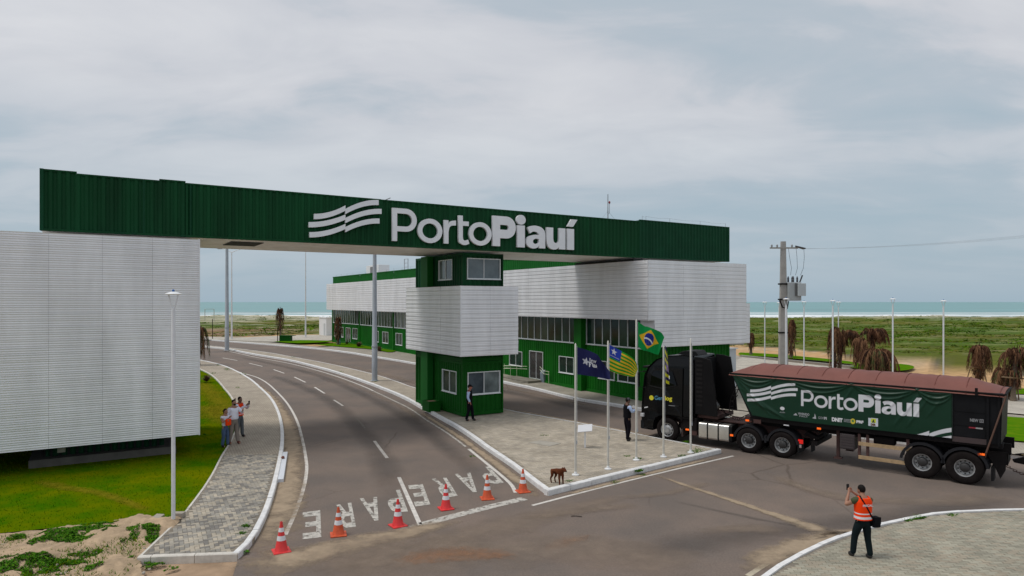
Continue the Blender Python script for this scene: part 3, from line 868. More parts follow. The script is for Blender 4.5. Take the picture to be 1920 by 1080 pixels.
# ---- grass, weeds, scrub
def blades(name, poly, n, h, wd, mats, z=0.05, seed=1, clump=None, kind='stuff', tilt=0.5):
    rnd = np.random.RandomState(seed)
    xs = [p[0] for p in poly]; ys_ = [p[1] for p in poly]
    x = rnd.uniform(min(xs), max(xs), n * 2); y = rnd.uniform(min(ys_), max(ys_), n * 2)
    ok = inside(poly, x, y) & (np.abs(x / np.maximum(y, 1)) < 0.79) & (y > 14); x = x[ok][:n]; y = y[ok][:n]; k = len(x)
    a = rnd.uniform(0, 2 * PI, k); hh = h * rnd.uniform(0.5, 1.2, k); tx = rnd.normal(0, tilt, k) * hh; ty = rnd.normal(0, tilt, k) * hh
    zz_ = np.array([gz(v) for v in y]) + z
    V = np.zeros((k, 3, 3))
    V[:, 0] = np.stack([x - np.cos(a) * wd, y - np.sin(a) * wd, zz_ - 0.01], 1)
    V[:, 1] = np.stack([x + np.cos(a) * wd, y + np.sin(a) * wd, zz_ - 0.01], 1)
    V[:, 2] = np.stack([x + tx, y + ty, zz_ + hh], 1)
    me = bpy.data.meshes.new(name)
    me.vertices.add(3 * k); me.vertices.foreach_set('co', V.ravel())
    me.loops.add(3 * k); me.loops.foreach_set('vertex_index', np.arange(3 * k))
    me.polygons.add(k); me.polygons.foreach_set('loop_start', np.arange(0, 3 * k, 3)); me.polygons.foreach_set('loop_total', [3] * k)
    for m_ in mats: me.materials.append(m_)
    me.polygons.foreach_set('material_index', rnd.randint(0, len(mats), k))
    me.update()
    return tag(link(name, me), kind=kind)
gm = [mat('grass_a', (0.055, 0.165, 0.001), 0.9, spec=0.0), mat('grass_b', (0.085, 0.19, 0.001), 0.9, spec=0.0), mat('grass_c', (0.16, 0.19, 0.004), 0.9, spec=0.0), mat('grass_d', (0.035, 0.12, 0.001), 0.9, spec=0.0)]
wm = [mat('weed_a', (0.05, 0.16, 0.008), 0.9, spec=0.05), mat('weed_b', (0.09, 0.20, 0.012), 0.9, spec=0.05), mat('weed_c', (0.03, 0.10, 0.006), 0.9, spec=0.05)]
blades('grass', lawn_poly, 130000, 0.05, 0.012, gm, z=0.05, seed=3)
m_dry = add_mask(mat('dry_grass_trail', (0.23, 0.19, 0.012), 0.95, spec=0.0, nsc=3, namt=0.3), 4.0, 0.62, 1.5)
ribbon('dry_grass', resample(smoothline(G([(60, 902), (120, 917), (190, 928), (250, 950), (292, 968)]), 4), 0.3), [0.9, 0.6, 0.5], m_dry, z=0.062, kind='stuff', soft=True)
ribbon('dry_grass', resample(smoothline(G([(378, 760), (400, 775), (425, 790), (430, 800)]), 4), 0.3), [2.0, 2.6, 2.0], m_dry, z=0.062, kind='stuff', soft=True)
ribbon('dry_grass', resample(smoothline(G([(376, 715), (395, 735), (420, 765), (428, 790)]), 4), 0.3), [1.6, 2.2, 2.0], m_dry, z=0.064, kind='stuff', soft=True)
def patch(pts, n, h, seed, z=0.02, wd=0.02):
    blades('weeds', smoothline(G(pts + pts[:1]), 3)[:-1], n, h, wd, wm, z=z, seed=seed, tilt=0.9)
def cover_(cx, cy, rx, ry, n, seed, h=0.075):
    rnd = random.Random(seed)
    x0, y0 = g(cx, cy); ax = abs(g(cx + rx, cy)[0] - x0); ay = abs(g(cx, cy - ry)[1] - y0); mb = MB()
    for k in range(n):
        r_ = math.sqrt(rnd.random()); a = rnd.uniform(0, 2 * PI)
        x = x0 + math.cos(a) * r_ * ax; y = y0 + math.sin(a) * r_ * ay
        if noise.noise(Vector((x * 2.2, y * 2.2, seed))) < 0.02 + 0.30 * (r_ - 0.5): continue
        z = (soil_h(x, y) if y < 19.6 and x < -6.5 else 0.02) + rnd.uniform(0.005, h) * (1.2 - r_); s_ = rnd.uniform(0.014, 0.034); b = rnd.uniform(0, 2 * PI); t1, t2 = rnd.uniform(-.7, .7), rnd.uniform(-.7, .7)
        ux, uy = math.cos(b) * s_, math.sin(b) * s_
        mb.poly([(x - ux, y - uy, z - t1 * s_), (x + uy * .6, y - ux * .6, z + t2 * s_ * .6), (x + ux, y + uy, z + t1 * s_), (x - uy * .6, y + ux * .6, z - t2 * s_ * .6)], rnd.randrange(3))
    tag(mb.build('ground_cover', wm, None, fix=False), kind='stuff')
blades('weeds', smoothline(G([(0, 1010), (120, 1000), (260, 985), (320, 990), (260, 1040), (230, 1085), (0, 1100), (-60, 1050), (0, 1010)]), 2)[:-1], 2600, 0.07, 0.012, gm, z=0.06, seed=77, tilt=0.9)
for q_ in ((120, 1012, 60, 20, 6000, 21), (175, 992, 40, 10, 3000, 22), (265, 1010, 45, 16, 4200, 23), (60, 1065, 90, 18, 7000, 24), (140, 1008, 55, 17, 4200, 1), (190, 995, 35, 12, 1800, 2), (262, 1003, 35, 14, 2000, 3), (285, 1020, 28, 12, 1200, 4), (85, 1062, 75, 16, 4200, 5), (160, 1040, 30, 10, 900, 6), (30, 1010, 55, 8, 1800, 7), (270, 1052, 28, 9, 900, 8), (295, 1066, 40, 9, 1100, 9), (322, 975, 12, 8, 500, 10), (180, 1072, 35, 10, 1000, 11), (455, 1040, 14, 5, 200, 12)):
    cover_(*q_)
for k, (px, py, r_, n) in enumerate([(460, 996, 9, 90), (454, 1010, 6, 50), (1196, 889, 11, 160), (1206, 891, 8, 60), (1152, 905, 9, 60), (1308, 853, 22, 160), (1280, 862, 10, 90), (1285, 834, 8, 40), (1196, 867, 8, 70), (1175, 862, 7, 40),
                                     (1066, 909, 8, 35), (1020, 822, 8, 30), (427, 695, 10, 90), (400, 703, 8, 40), (409, 687, 6, 40), (455, 704, 8, 50), (446, 730, 6, 20), (1713, 981, 8, 70), (1725, 979, 10, 90), (1785, 975, 10, 40), (1702, 985, 7, 40), (385, 820, 6, 20),
                                     (702, 718, 6, 40), (640, 700, 6, 20), (550, 672, 5, 20), (430, 658, 8, 60), (885, 862, 7, 20)]):
    blades('weeds', smoothline(G([(px - r_, py), (px, py - r_ * .25), (px + r_, py), (px, py + r_ * .25), (px - r_, py)]), 3)[:-1], n, 0.055, 0.02, wm, z=0.13 if k not in (3, 4) else 0.0, seed=20 + k, tilt=1.3)

def scrub():
    rnd = np.random.RandomState(11)
    k = 21000
    y = 74 + (212 - 74) * rnd.uniform(0, 1, k) ** 0.8; x = rnd.uniform(-0.8, 0.85, k) * y
    yb = np.interp(x, sx, sy)
    dens = np.array([noise.fractal(Vector((a * 0.05, b * 0.09, 2)), 1, 2, 4) for a, b in zip(x, y)])
    ok = (y > yb + 1.5) & (dens > rnd.uniform(-0.55, 0.35, k)) & ~((y > 170) & (rnd.rand(k) < 0.55)) & ~((x > -30) & (x < 22) & (y < 150))
    ok &= ~((x < -20) & (y < 150) & (dens < 0.05))
    x, y, dens = x[ok], y[ok], dens[ok]; k = len(x)
    TYa = np.array(TY); Varr = np.array(TV).reshape(len(TY), TN + 1, 3)
    iy = np.clip(np.searchsorted(TYa, y) - 1, 0, len(TY) - 2)
    half = np.maximum(60, TYa[iy] * 1.15)
    ix = np.clip(((x + half) / (2 * half) * TN).astype(int), 0, TN)
    z = Varr[iy, ix, 2]
    q = 12
    s = rnd.uniform(0.25, 0.80, k) * (1 + 0.3 * dens)
    P = np.zeros((k, q, 3, 3))
    for j in range(q):
        a = rnd.uniform(0, 2 * PI, k); r_ = s * rnd.uniform(0.1, 1.0, k); hh = s * 0.22 * rnd.uniform(0.2, 1.0, k) * (1.1 - r_ / s * 0.8)
        c = np.stack([x + np.cos(a) * r_, y + np.sin(a) * r_, z + hh], 1)
        for v in range(3):
            P[:, j, v] = c + rnd.normal(0, 1, (k, 3)) * (s * 0.24)[:, None] * np.array([1, 1, 0.22])
    n = k * q
    me = bpy.data.meshes.new('scrub')
    me.vertices.add(3 * n); me.vertices.foreach_set('co', P.ravel())
    me.loops.add(3 * n); me.loops.foreach_set('vertex_index', np.arange(3 * n))
    me.polygons.add(n); me.polygons.foreach_set('loop_start', np.arange(0, 3 * n, 3)); me.polygons.foreach_set('loop_total', [3] * n)
    cols = [(0.060, 0.120, 0.003), (0.095, 0.150, 0.004), (0.042, 0.085, 0.004), (0.125, 0.125, 0.015), (0.075, 0.165, 0.002)]
    for i, c in enumerate(cols): me.materials.append(mat('scrub_leaf_%s' % 'abcde'[i], c, 0.9, spec=0.05))
    mi = np.repeat(np.clip((2 + dens * 3 + rnd.normal(0, 1.2, k)).astype(int), 0, 4), q)
    me.polygons.foreach_set('material_index', mi); me.update()
    tag(link('scrub', me), kind='stuff')
    # larger darker bushes scattered through it
    rnd2 = random.Random(3); mb = MB()
    cs = [mat('bush_dark', (0.035, 0.075, 0.006), 0.9, spec=0.05), mat('bush_mid', (0.06, 0.125, 0.006), 0.9, spec=0.05), mat('bush_bright', (0.11, 0.20, 0.006), 0.9, spec=0.05)]
    for _ in range(2600):
        y = 78 + 120 * rnd2.random() ** 0.9; x = rnd2.uniform(-0.75, 0.82) * y
        if y < float(np.interp(x, sx, sy)) + 4 or (-30 < x < 22): continue
        if noise.noise(Vector((x * 0.04, y * 0.08, 9))) < rnd2.uniform(-0.1, 0.35): continue
        iy = int(np.clip(np.searchsorted(TYa, y) - 1, 0, len(TY) - 2)); hf = max(60, TYa[iy] * 1.15); ix = int(np.clip((x + hf) / (2 * hf) * TN, 0, TN))
        z = float(Varr[iy, ix, 2]); s_ = rnd2.uniform(0.5, 1.3); ci = rnd2.choice((0, 0, 1, 1, 2))
        for q in range(22):
            a = rnd2.uniform(0, 2 * PI); r_ = s_ * rnd2.random() ** 0.6; c = Vector((x + math.cos(a) * r_ * 1.5, y + math.sin(a) * r_, z + s_ * 0.45 * rnd2.random() * (1.15 - r_ / s_)))
            mb.poly([c + Vector((rnd2.gauss(0, 1), rnd2.gauss(0, 1), rnd2.gauss(0, 0.5))) * s_ * 0.16 for _k in range(3)], ci)
    tag(mb.build('bushes', cs, None, fix=False), kind='stuff')
scrub()
# ============================================================ ARCHITECTURE
AX = math.atan2(0.527, 0.85)
O = (-2.5, 34.6)
def uv(u, v): return (O[0] + u * math.cos(AX) - v * math.sin(AX), O[1] + u * math.sin(AX) + v * math.cos(AX))
m_gb = mat('gantry_green_steel', (0.0035, 0.054, 0.0165), 0.6, nsc=1.3, namt=0.34, spec=0.16, pos=True, stretch=(1, 1, 0.12), det=9)
m_gb2 = mat('end_container_green_steel', (0.0038, 0.052, 0.0205), 0.6, nsc=1.2, namt=0.15, spec=0.16)
m_gg = mat('building_green_steel', (0.006, 0.125, 0.007), 0.6, nsc=1.0, namt=0.28, spec=0.14, pos=True, stretch=(1, 1, 0.2), det=9)
m_par = mat('parapet_green_steel', (0.010, 0.125, 0.018), 0.6, nsc=1.0, namt=0.12, spec=0.14)
m_clad = mat('white_metal_sheet', (0.80, 0.795, 0.815), 0.5, metal=0.05, nsc=1.1, namt=0.10, pos=True, stretch=(1, 1, 0.22), det=8)
m_cladd = mat('backing_sheet', (0.42, 0.42, 0.43), 0.6)
m_soff = mat('soffit_sheet', (0.86, 0.80, 0.73), 0.38, metal=0.55, nsc=1.5, namt=0.1)
m_white = mat('white_painted_metal', (0.78, 0.78, 0.78), 0.45)
m_sign = mat('white_sign_face', (0.83, 0.83, 0.85), 0.5, nsc=2, namt=0.05)
m_frame = mat('white_window_frame', (0.74, 0.76, 0.76), 0.45)
m_glass = mat('dark_window_glass', (0.012, 0.042, 0.026), 0.12, nsc=0.9, namt=0.5, spec=0.25)
m_glassb = mat('grey_window_glass', (0.12, 0.145, 0.155), 0.08, nsc=0.9, namt=0.35, spec=0.8)  # opaque pane; its grey-blue base colour paints in the sky's reflection
GL_DARK = [m_glass, mat('dark_window_glass_b', (0.022, 0.055, 0.038), 0.14, nsc=0.7, namt=0.5, spec=0.3), mat('dark_window_glass_c', (0.008, 0.028, 0.018), 0.08, nsc=1.2, namt=0.6, spec=0.25)]
GL_GREY = [m_glassb, mat('sky_painted_glass_b', (0.17, 0.20, 0.20), 0.10, nsc=1.1, namt=0.5, spec=0.6), mat('sky_painted_glass_c', (0.085, 0.105, 0.12), 0.08, nsc=0.8, namt=0.5, spec=0.8)]  # paler and darker panes: reflected sky and see-through put into the colour
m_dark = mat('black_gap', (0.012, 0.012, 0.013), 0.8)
m_gal = mat('galvanised_steel', (0.42, 0.44, 0.47), 0.45, metal=0.3, nsc=2, namt=0.12)

PROF = [(0, 0), (0.085, 0), (0.135, -0.055), (0.215, -0.055), (0.278, 0)]
def corr_wall(mb, o, d, n, L, z0, z1, holes=(), m=0):
    """container wall of vertical trapezoid ribs, with openings (a0,a1,b0,b1)"""
    xs = set()
    P = 0.278; k = 0
    def dep(x):
        t = (x % P)
        return float(np.interp(t, [p[0] for p in PROF], [p[1] for p in PROF]))
    while k * P < L:
        for p in PROF[:-1]:
            if k * P + p[0] < L: xs.add(round(k * P + p[0], 4))
        k += 1
    xs |= {0, L}
    for h in holes: xs |= {h[0], h[1]}
    xs = sorted(xs)
    for a, b in zip(xs, xs[1:]):
        if b - a < 1e-4: continue
        c = (a + b) / 2
        segs = [(z0, z1)]
        for h in holes:
            if h[0] - 1e-6 <= c <= h[1] + 1e-6:
                ns = []
                for s0, s1 in segs:
                    if h[2] > s0: ns.append((s0, min(s1, h[2])))
                    if h[3] < s1: ns.append((max(s0, h[3]), s1))
                segs = ns
        pa, pb = dep(a + 1e-5), dep(b - 1e-5)
        A = (o[0] + d[0] * a + n[0] * pa, o[1] + d[1] * a + n[1] * pa); B = (o[0] + d[0] * b + n[0] * pb, o[1] + d[1] * b + n[1] * pb)
        for s0, s1 in segs:
            if s1 - s0 > 1e-3: mb.poly([(*A, s0), (*B, s0), (*B, s1), (*A, s1)], m)
def rect3(mb, o, d, n, a0, a1, z0, z1, t0, t1, m=0):
    """box on a wall: a along, z up, t outwards"""
    P = []
    for t in (t0, t1):
        for a, z in ((a0, z0), (a1, z0), (a1, z1), (a0, z1)):
            P.append((o[0] + d[0] * a + n[0] * t, o[1] + d[1] * a + n[1] * t, z))
    b = len(mb.v); mb.v += P
    for q in ((3, 2, 1, 0), (4, 5, 6, 7), (0, 1, 5, 4), (1, 2, 6, 5), (2, 3, 7, 6), (3, 0, 4, 7)): mb.face([b + i for i in q], m)
def window(parent, o, d, n, a0, a1, z0, z1, panes=2, glass=None, fr=0.045, mw=0.035, name='window', m=None, sill=True, push=0.0):
    mb = MB()
    for q in ((a0, a0 + fr, z0, z1), (a1 - fr, a1, z0, z1), (a0 + fr, a1 - fr, z0, z0 + fr), (a0 + fr, a1 - fr, z1 - fr, z1)):
        rect3(mb, o, d, n, q[0], q[1], q[2], q[3], -0.08, 0.02 + push)
    w_ = (a1 - a0 - 2 * fr) / panes
    for k in range(1, panes):
        c = a0 + fr + w_ * k
        rect3(mb, o, d, n, c - mw / 2, c + mw / 2, z0 + fr, z1 - fr, -0.07, 0.0 + push)
    if sill: rect3(mb, o, d, n, a0 - 0.03, a1 + 0.03, z0 - 0.035, z0, -0.05, 0.05 + push)
    W = mb.build(name, m or m_frame, parent)
    for k in range(panes):
        p = MB(); c = a0 + fr + w_ * k
        rect3(p, o, d, n, c + (mw / 2 if k else 0), c + w_ - (mw / 2 if k < panes - 1 else 0), z0 + fr, z1 - fr, -0.05 - 0.012 * (k % 2), -0.04 - 0.012 * (k % 2))
        p.build('pane', (glass or random.choice(GL_DARK)) if glass is not m_glassb else random.choice(GL_GREY), W)
    return W

STRIPM = {}
def strip_mesh(L, h, amp=0.012):
    key = (round(L, 3), round(h, 3), amp)
    if key in STRIPM: return STRIPM[key]
    mb = MB(); n = 3; seg = 6
    prof = []
    for i in range(n * seg + 1):
        t = i / (n * seg)
        prof.append((amp * math.cos(2 * PI * t * n) + amp - 0.006 * (t < 0.05) , t * (h + 0.012) - 0.006))
    prof = ([(-0.011, -0.012), (-0.011, 0.006), (-0.001, 0.026)] + [q for q in prof if q[1] > 0.034]) if amp < 0.008 else [(-0.004, -0.010)] + prof
    for x in (0, L):
        for p in prof: mb.vert(x, -p[0], p[1])
    k = len(prof)
    for i in range(k - 1): mb.face((i, i + 1, k + i + 1, k + i))
    me = mb.mesh('cladding_strip', m_clad, smooth=True)
    STRIPM[key] = me
    return me
def cladding(parent, o, d, n, L, z0, z1, colw, rh=0.245, seed=1, amp=0.0045):
    """rows of ribbed metal strips, each one an object; d points along, n outwards (screen of strips faces n)"""
    rnd = random.Random(seed)
    rows = max(1, round((z1 - z0) / rh)); h = (z1 - z0) / rows
    cols = max(1, round(L / colw)); w_ = L / cols
    a = math.atan2(d[1], d[0])
    flip = (d[0] * (-n[1]) - d[1] * (-n[0])) < 0      # local -Y must look outwards
    # local x = d, local y = -n  -> right-handed if cross(d,-n) > 0
    for r_ in range(rows):
        for c in range(cols):
            o2 = link('cladding_strip', strip_mesh(w_ - 0.006, h, amp), parent)
            lean = rnd.uniform(-0.016, 0.045); off = rnd.uniform(0, 0.008) + (0.004 if c % 2 else 0)
            x = c * w_ + 0.003
            if not flip:
                o2.location = (o[0] + d[0] * x + n[0] * off, o[1] + d[1] * x + n[1] * off, z0 + r_ * h)
                o2.rotation_euler = (lean, rnd.uniform(-0.0006, 0.0006), a)
            else:
                x = (c + 1) * w_ - 0.003
                o2.location = (o[0] + d[0] * x + n[0] * off, o[1] + d[1] * x + n[1] * off, z0 + r_ * h)
                o2.rotation_euler = (lean, rnd.uniform(-0.0006, 0.0006), a + PI)

U, V_ = (1, 0), (0, 1); nU, nV = (-1, 0), (0, -1)
# ---------------------------------------------------------------- gantry
ga_ = thing('entrance_gantry', 'long dark green container gantry with white lettering spanning the road', 'gantry', (O[0], O[1], 0), AX)
u0, u1, D = -17.75, 19.95, 5.9
splits = [u0, -16.6, -13.8, -12.84, -4.4, 3.9, 12.04, u1]
tops = [11.16, 11.09, 11.15, 11.08, 11.07, 11.07, 11.17]
for i in range(7):
    a, b = splits[i], splits[i + 1]; mb = MB(); zt = tops[i]
    corr_wall(mb, (a, 0), U, nV, b - a, 8.93, zt - 0.03)
    corr_wall(mb, (a, D), U, V_, b - a, 8.93, zt - 0.03)
    rect3(mb, (a, 0), U, nV, 0.002, b - a - 0.002, zt - 0.05, zt + 0.012, -0.10, 0.012)
    rect3(mb, (a, 0), U, nV, 0.002, b - a - 0.002, 8.86, 8.95, -0.10, 0.010)
    mb.box(a + 0.01, b - 0.01, 0.1, D - 0.04, zt - 0.12, zt - 0.02)
    mb.build('container_wall', m_gb if i < 6 else m_gb2, ga_)
for (a, nn) in ((u0, nU), (u1, U)):
    mb = MB(); corr_wall(mb, (a, 0.02), V_, nn, D - 0.04, 8.93, 11.05); rect3(mb, (a, 0), V_, nn, 0, D, 11.0, 11.12, -0.05, 0.02); mb.build('container_end_wall', m_gb2, ga_)
for a in (u0 + 0.04, u1 - 0.04):
    MB().box(a - 0.06, a + 0.06, -0.025, 0.1, 8.87, 11.18).build('corner_post', m_gb2, ga_)
for a in (-14.35, -12.65, 12.04, 12.95):
    MB().box(a - 0.03, a + 0.03, -0.014, 0.05, 8.95, 11.06).build('joint_post', m_gb2, ga_)
nso = 13
for k in range(nso):       # soffit boards run across the beam
    a = u0 + 0.02 + (u1 - u0 - 0.04) * k / nso; b = u0 + 0.02 + (u1 - u0 - 0.04) * (k + 1) / nso
    mb = MB(); mb.box(a + 0.004, b - 0.004, 0.03, D, 8.88 + 0.003 * (k % 2), 8.92)
    for j in range(12):
        y = 0.3 + j * 0.5
        mb.box(a + 0.004, b - 0.004, y, y + 0.03, 8.868, 8.89)
    mb.build('soffit_panel', m_soff, ga_)
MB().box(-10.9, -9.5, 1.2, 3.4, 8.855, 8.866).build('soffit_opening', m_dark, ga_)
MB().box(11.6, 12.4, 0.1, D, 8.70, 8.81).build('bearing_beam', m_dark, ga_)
for k, a in enumerate((12.3, 12.6, 14.6, 17.3, 19.7)):
    MB().tube([(a, 0.08, 11.15), (a, 0.08, 11.42)], 0.012, 5).build('roof_stay', m_gal, ga_)
wb = MB()
for a, b in zip((12.3, 12.6, 14.6, 17.3), (12.6, 14.6, 17.3, 19.7)):
    wb.tube([(a, 0.08, 11.41), ((a + b) / 2, 0.08, 11.36), (b, 0.08, 11.41)], 0.006, 4)
wb.build('roof_cable', m_gal, ga_)
# corner castings
for a in (-15.1, -14.7, -12.95):
    MB().box(a - 0.08, a + 0.08, -0.03, 0.06, 8.865, 8.94).build('corner_casting', m_gb2, ga_)
# lettering
S = 1.585; lu, lz = -3.90, 9.12
def sg(x, y, d): return (lu + x * S, -0.05 - d, lz + y * S)
for off, shp in WORDMARK:
    solid_letter('letter', shp, lambda x, y, d, off=off: sg(x + off, y, d), 0.13, m_sign, ga_)
for wv in waves():
    solid_letter('logo_stripe', [(wv, None)], lambda x, y, d: (-7.86 + x * 3.42, -0.05 - d, 9.10 + y * 3.42), 0.13, m_sign, ga_)

# antenna on the gantry roof
an = thing('roof_antenna', 'slim antenna mast with small red lamp on the green gantry roof', 'antenna', (*uv(14.05, 5.4), 11.05), AX)
MB().tube([(0, 0, 0), (0, 0, 2.55)], [0.05, 0.035], 6).build('mast', m_gal, an)
MB().tube([(0, 0, 1.2), (0.14, 0, 1.25), (0.14, 0, 1.9)], 0.02, 5).build('side_arm', m_gal, an)
MB().sphere((0.14, 0, 2.0), (0.07, 0.07, 0.1)).build('warning_lamp', mat('red_lamp', (0.4, 0.02, 0.03), 0.3), an)
MB().tube([(0, 0, 1.4), (-1.3, 0, 0.02)], 0.008, 4).tube([(0, 0, 1.4), (1.6, 0, 0.02)], 0.008, 4).build('guy_wire', m_gal, an)

# ---------------------------------------------------------------- guard booth
bo = thing('guard_booth', 'green container guard booth in a white metal collar under the gantry', 'guard booth', (O[0], O[1], 0), AX)
bu0, bv0 = 0.52, 1.0           # near corner of the container in (u,v)
BW, BL = 2.44, 6.06
def booth_level(z0, z1, win_front, win_left, colr):
    holes = [win_front] if win_front else []
    mb = MB(); corr_wall(mb, (bu0 + 0.1, bv0), U, nV, BW - 0.2, z0 + 0.16, z1 - 0.12, [(h[0] - 0.1, h[1] - 0.1, h[2], h[3]) for h in holes]); mb.build('container_wall', colr, bo)
    holes = [win_left] if win_left else []
    mb = MB(); corr_wall(mb, (bu0 - 0.0, bv0 + 0.1), V_, nU, BL - 0.2, z0 + 0.16, z1 - 0.12, [(h[0] - 0.1, h[1] - 0.1, h[2], h[3]) for h in holes]); mb.build('container_wall', colr, bo)
    mb = MB(); corr_wall(mb, (bu0 + BW, bv0 + 0.1), V_, U, BL - 0.2, z0 + 0.16, z1 - 0.12); mb.build('container_wall', colr, bo)
    mb = MB(); corr_wall(mb, (bu0 + 0.1, bv0 + BL), U, V_, BW - 0.2, z0 + 0.16, z1 - 0.12); mb.build('container_wall', colr, bo)
    for (a, b) in ((bu0, bv0), (bu0 + BW, bv0), (bu0, bv0 + BL), (bu0 + BW, bv0 + BL)):
        MB().box(a - 0.06 if a > bu0 else a - 0.03, a + 0.03 if a > bu0 else a + 0.08, b - 0.03 if b < bv0 + 1 else b - 0.08, b + 0.08 if b < bv0 + 1 else b + 0.03, z0, z1).build('corner_post', colr, bo, bevel=0.01)
    for zz_ in ((z0, z0 + 0.17), (z1 - 0.13, z1 - 0.005)):
        mb = MB(); mb.box(bu0 + 0.05, bu0 + BW - 0.06, bv0 - 0.015, bv0 + 0.06, *zz_); mb.box(bu0 + 0.05, bu0 + BW - 0.06, bv0 + BL - 0.06, bv0 + BL + 0.012, *zz_)
        mb.box(bu0 - 0.015, bu0 + 0.05, bv0 + 0.05, bv0 + BL - 0.05, *zz_); mb.box(bu0 + BW - 0.05, bu0 + BW + 0.015, bv0 + 0.05, bv0 + BL - 0.05, *zz_)
        mb.build('rail', colr, bo)
    MB().box(bu0 + 0.12, bu0 + BW - 0.12, bv0 + 0.12, bv0 + BL - 0.12, z1 - 0.1, z1 - 0.05).build('roof_panel', colr, bo)
m_int = mat('booth_interior', (0.20, 0.23, 0.25), 0.8)
m_gbo = mat('booth_green_steel', (0.004, 0.082, 0.006), 0.6, nsc=1.0, namt=0.15, spec=0.14)
booth_level(0.16, 3.02, (0.28, 2.28, 1.26, 2.46), (0.75, 2.5, 1.26, 2.46), m_gbo)
booth_level(3.03, 5.9, None, None, m_gbo)
booth_level(5.92, 8.80, (0.25, 2.30, 7.42, 8.53), (1.25, 2.95, 7.42, 8.53), m_gb)
window(bo, (bu0, bv0), U, nV, 0.28, 2.28, 1.26, 2.46, 2, m_glassb)
window(bo, (bu0, bv0), V_, nU, 0.75, 2.5, 1.26, 2.46, 2, None)
window(bo, (bu0, bv0), U, nV, 0.25, 2.30, 7.42, 8.53, 2, m_glassb)
window(bo, (bu0, bv0), V_, nU, 1.25, 2.95, 7.42, 8.53, 2, m_glassb)
# column on the left side
MB().box(bu0 - 0.42, bu0 - 0.045, bv0 + 3.55, bv0 + 4.45, 0.1, 8.79).build('side_column', mat('column_green', (0.008, 0.11, 0.014), 0.6, spec=0.15), bo, bevel=0.01)
# collar of white sheets
cz0, cz1 = 3.40, 7.02
cu0, cv0, cu1, cv1 = -0.08, 0.10, 3.39, 7.2
cladding(bo, (cu0, cv0), U, nV, cu1 - cu0, cz0, cz1, 1.75, seed=2)
cladding(bo, (cu0, cv0), V_, nU, cv1 - cv0, cz0, cz1, 2.4, seed=3)
cladding(bo, (cu1, cv0), V_, U, cv1 - cv0, cz0, cz1, 7.1, seed=4)
MB().box(cu0 + 0.03, cu1 - 0.03, cv0 + 0.03, cv0 + 0.07, cz0, cz1 - 0.01).box(cu0 + 0.03, cu0 + 0.07, cv0 + 0.07, cv1 - 0.07, cz0, cz1 - 0.01).box(cu1 - 0.07, cu1 - 0.03, cv0 + 0.07, cv1 - 0.07, cz0, cz1 - 0.01).box(cu0 + 0.03, cu1 - 0.03, cv1 - 0.07, cv1 - 0.0, cz0, cz1 - 0.01).build('backing_wall', m_cladd, bo)
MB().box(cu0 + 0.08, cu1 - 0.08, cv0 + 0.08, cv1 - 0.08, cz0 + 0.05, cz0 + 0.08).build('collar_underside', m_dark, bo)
MB().box(cu0 - 0.03, cu0 + 0.02, cv0 - 0.03, cv0 + 0.02, cz0 - 0.01, cz1 + 0.01).build('corner_trim', m_clad, bo)

# planter box beside the booth
pl_ = thing('planter_box', 'green planter box of soil against the left wall of the booth', 'planter', (*uv(bu0 - 0.55, bv0 + 2.75), 0.13), AX)
mb = MB(); mb.box(-0.35, 0.35, -0.45, 0.45, 0, 0.06); mb.box(-0.35, -0.31, -0.45, 0.45, 0.06, 0.58); mb.box(0.31, 0.35, -0.45, 0.45, 0.06, 0.58); mb.box(-0.31, 0.31, -0.45, -0.41, 0.06, 0.58); mb.box(-0.31, 0.31, 0.41, 0.45, 0.06, 0.58)
mb.build('box_walls', m_gbo, pl_)
MB().box(-0.31, 0.31, -0.41, 0.41, 0.3, 0.52).build('soil', mat('planter_soil', (0.16, 0.10, 0.06), 0.95, nsc=12, namt=0.4, bump=0.8, bsc=30), pl_)

# ---------------------------------------------------------------- left building (clad box on a plinth)
lb = thing('white_clad_building', 'white metal clad building on a low plinth under the left end of the gantry', 'building', (O[0], O[1], 0), AX)
lr = -12.47; ll = -22.4; lz0, lz1 = 0.92, 8.68
cladding(lb, (ll, -1.2), U, nV, lr - ll, lz0, lz1, 1.66, seed=5, amp=0.010)
MB().box(ll, lr - 0.03, -1.16, -1.12, lz0, lz1 - 0.01).build('backing_wall', m_cladd, lb)
MB().box(lr - 0.06, lr, -1.12, 6.0, lz0, lz1).build('side_wall', m_clad, lb)
MB().box(ll, lr - 0.07, -1.1, 6.0, 8.55, 8.62).build('roof', m_cladd, lb)
MB().box(lr - 0.03, lr + 0.02, -1.235, -1.18, lz0 - 0.02, lz1 + 0.02).build('corner_trim', m_clad, lb)
mb = MB(); corr_wall(mb, (-17.6, 0.35), U, nV, 4.0, 0.3, 3.0); mb.build('lower_wall', m_gb2, lb)
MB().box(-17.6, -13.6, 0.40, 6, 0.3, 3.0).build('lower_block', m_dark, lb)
MB().box(-18.1, -13.2, -0.15, 6, -0.1, 0.34).build('plinth', mat('dark_plinth', (0.13, 0.12, 0.11), 0.9, nsc=2, namt=0.2), lb)
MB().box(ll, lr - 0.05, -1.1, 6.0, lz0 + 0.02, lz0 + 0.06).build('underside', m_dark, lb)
MB().box(-17.2, -16.95, -0.6, -0.35, 0.62, 0.92).build('drain_box', m_conc, lb)
cp = MB()
for a in (-20.2, -18.6, -17.0, -15.4, -13.9):
    cp.tube([(a, -1.222, 3.0), (a, -1.226, 3.006)], 0.01, 6)

# ---------------------------------------------------------------- main building
mbld = thing('port_building', 'long green container building with white metal upper cladding behind the truck', 'building', (O[0], O[1], 0), AX)
WU = 12.6
bays = [6.75, 18.0, 29.3, 40.7, 52.0, 63.3]
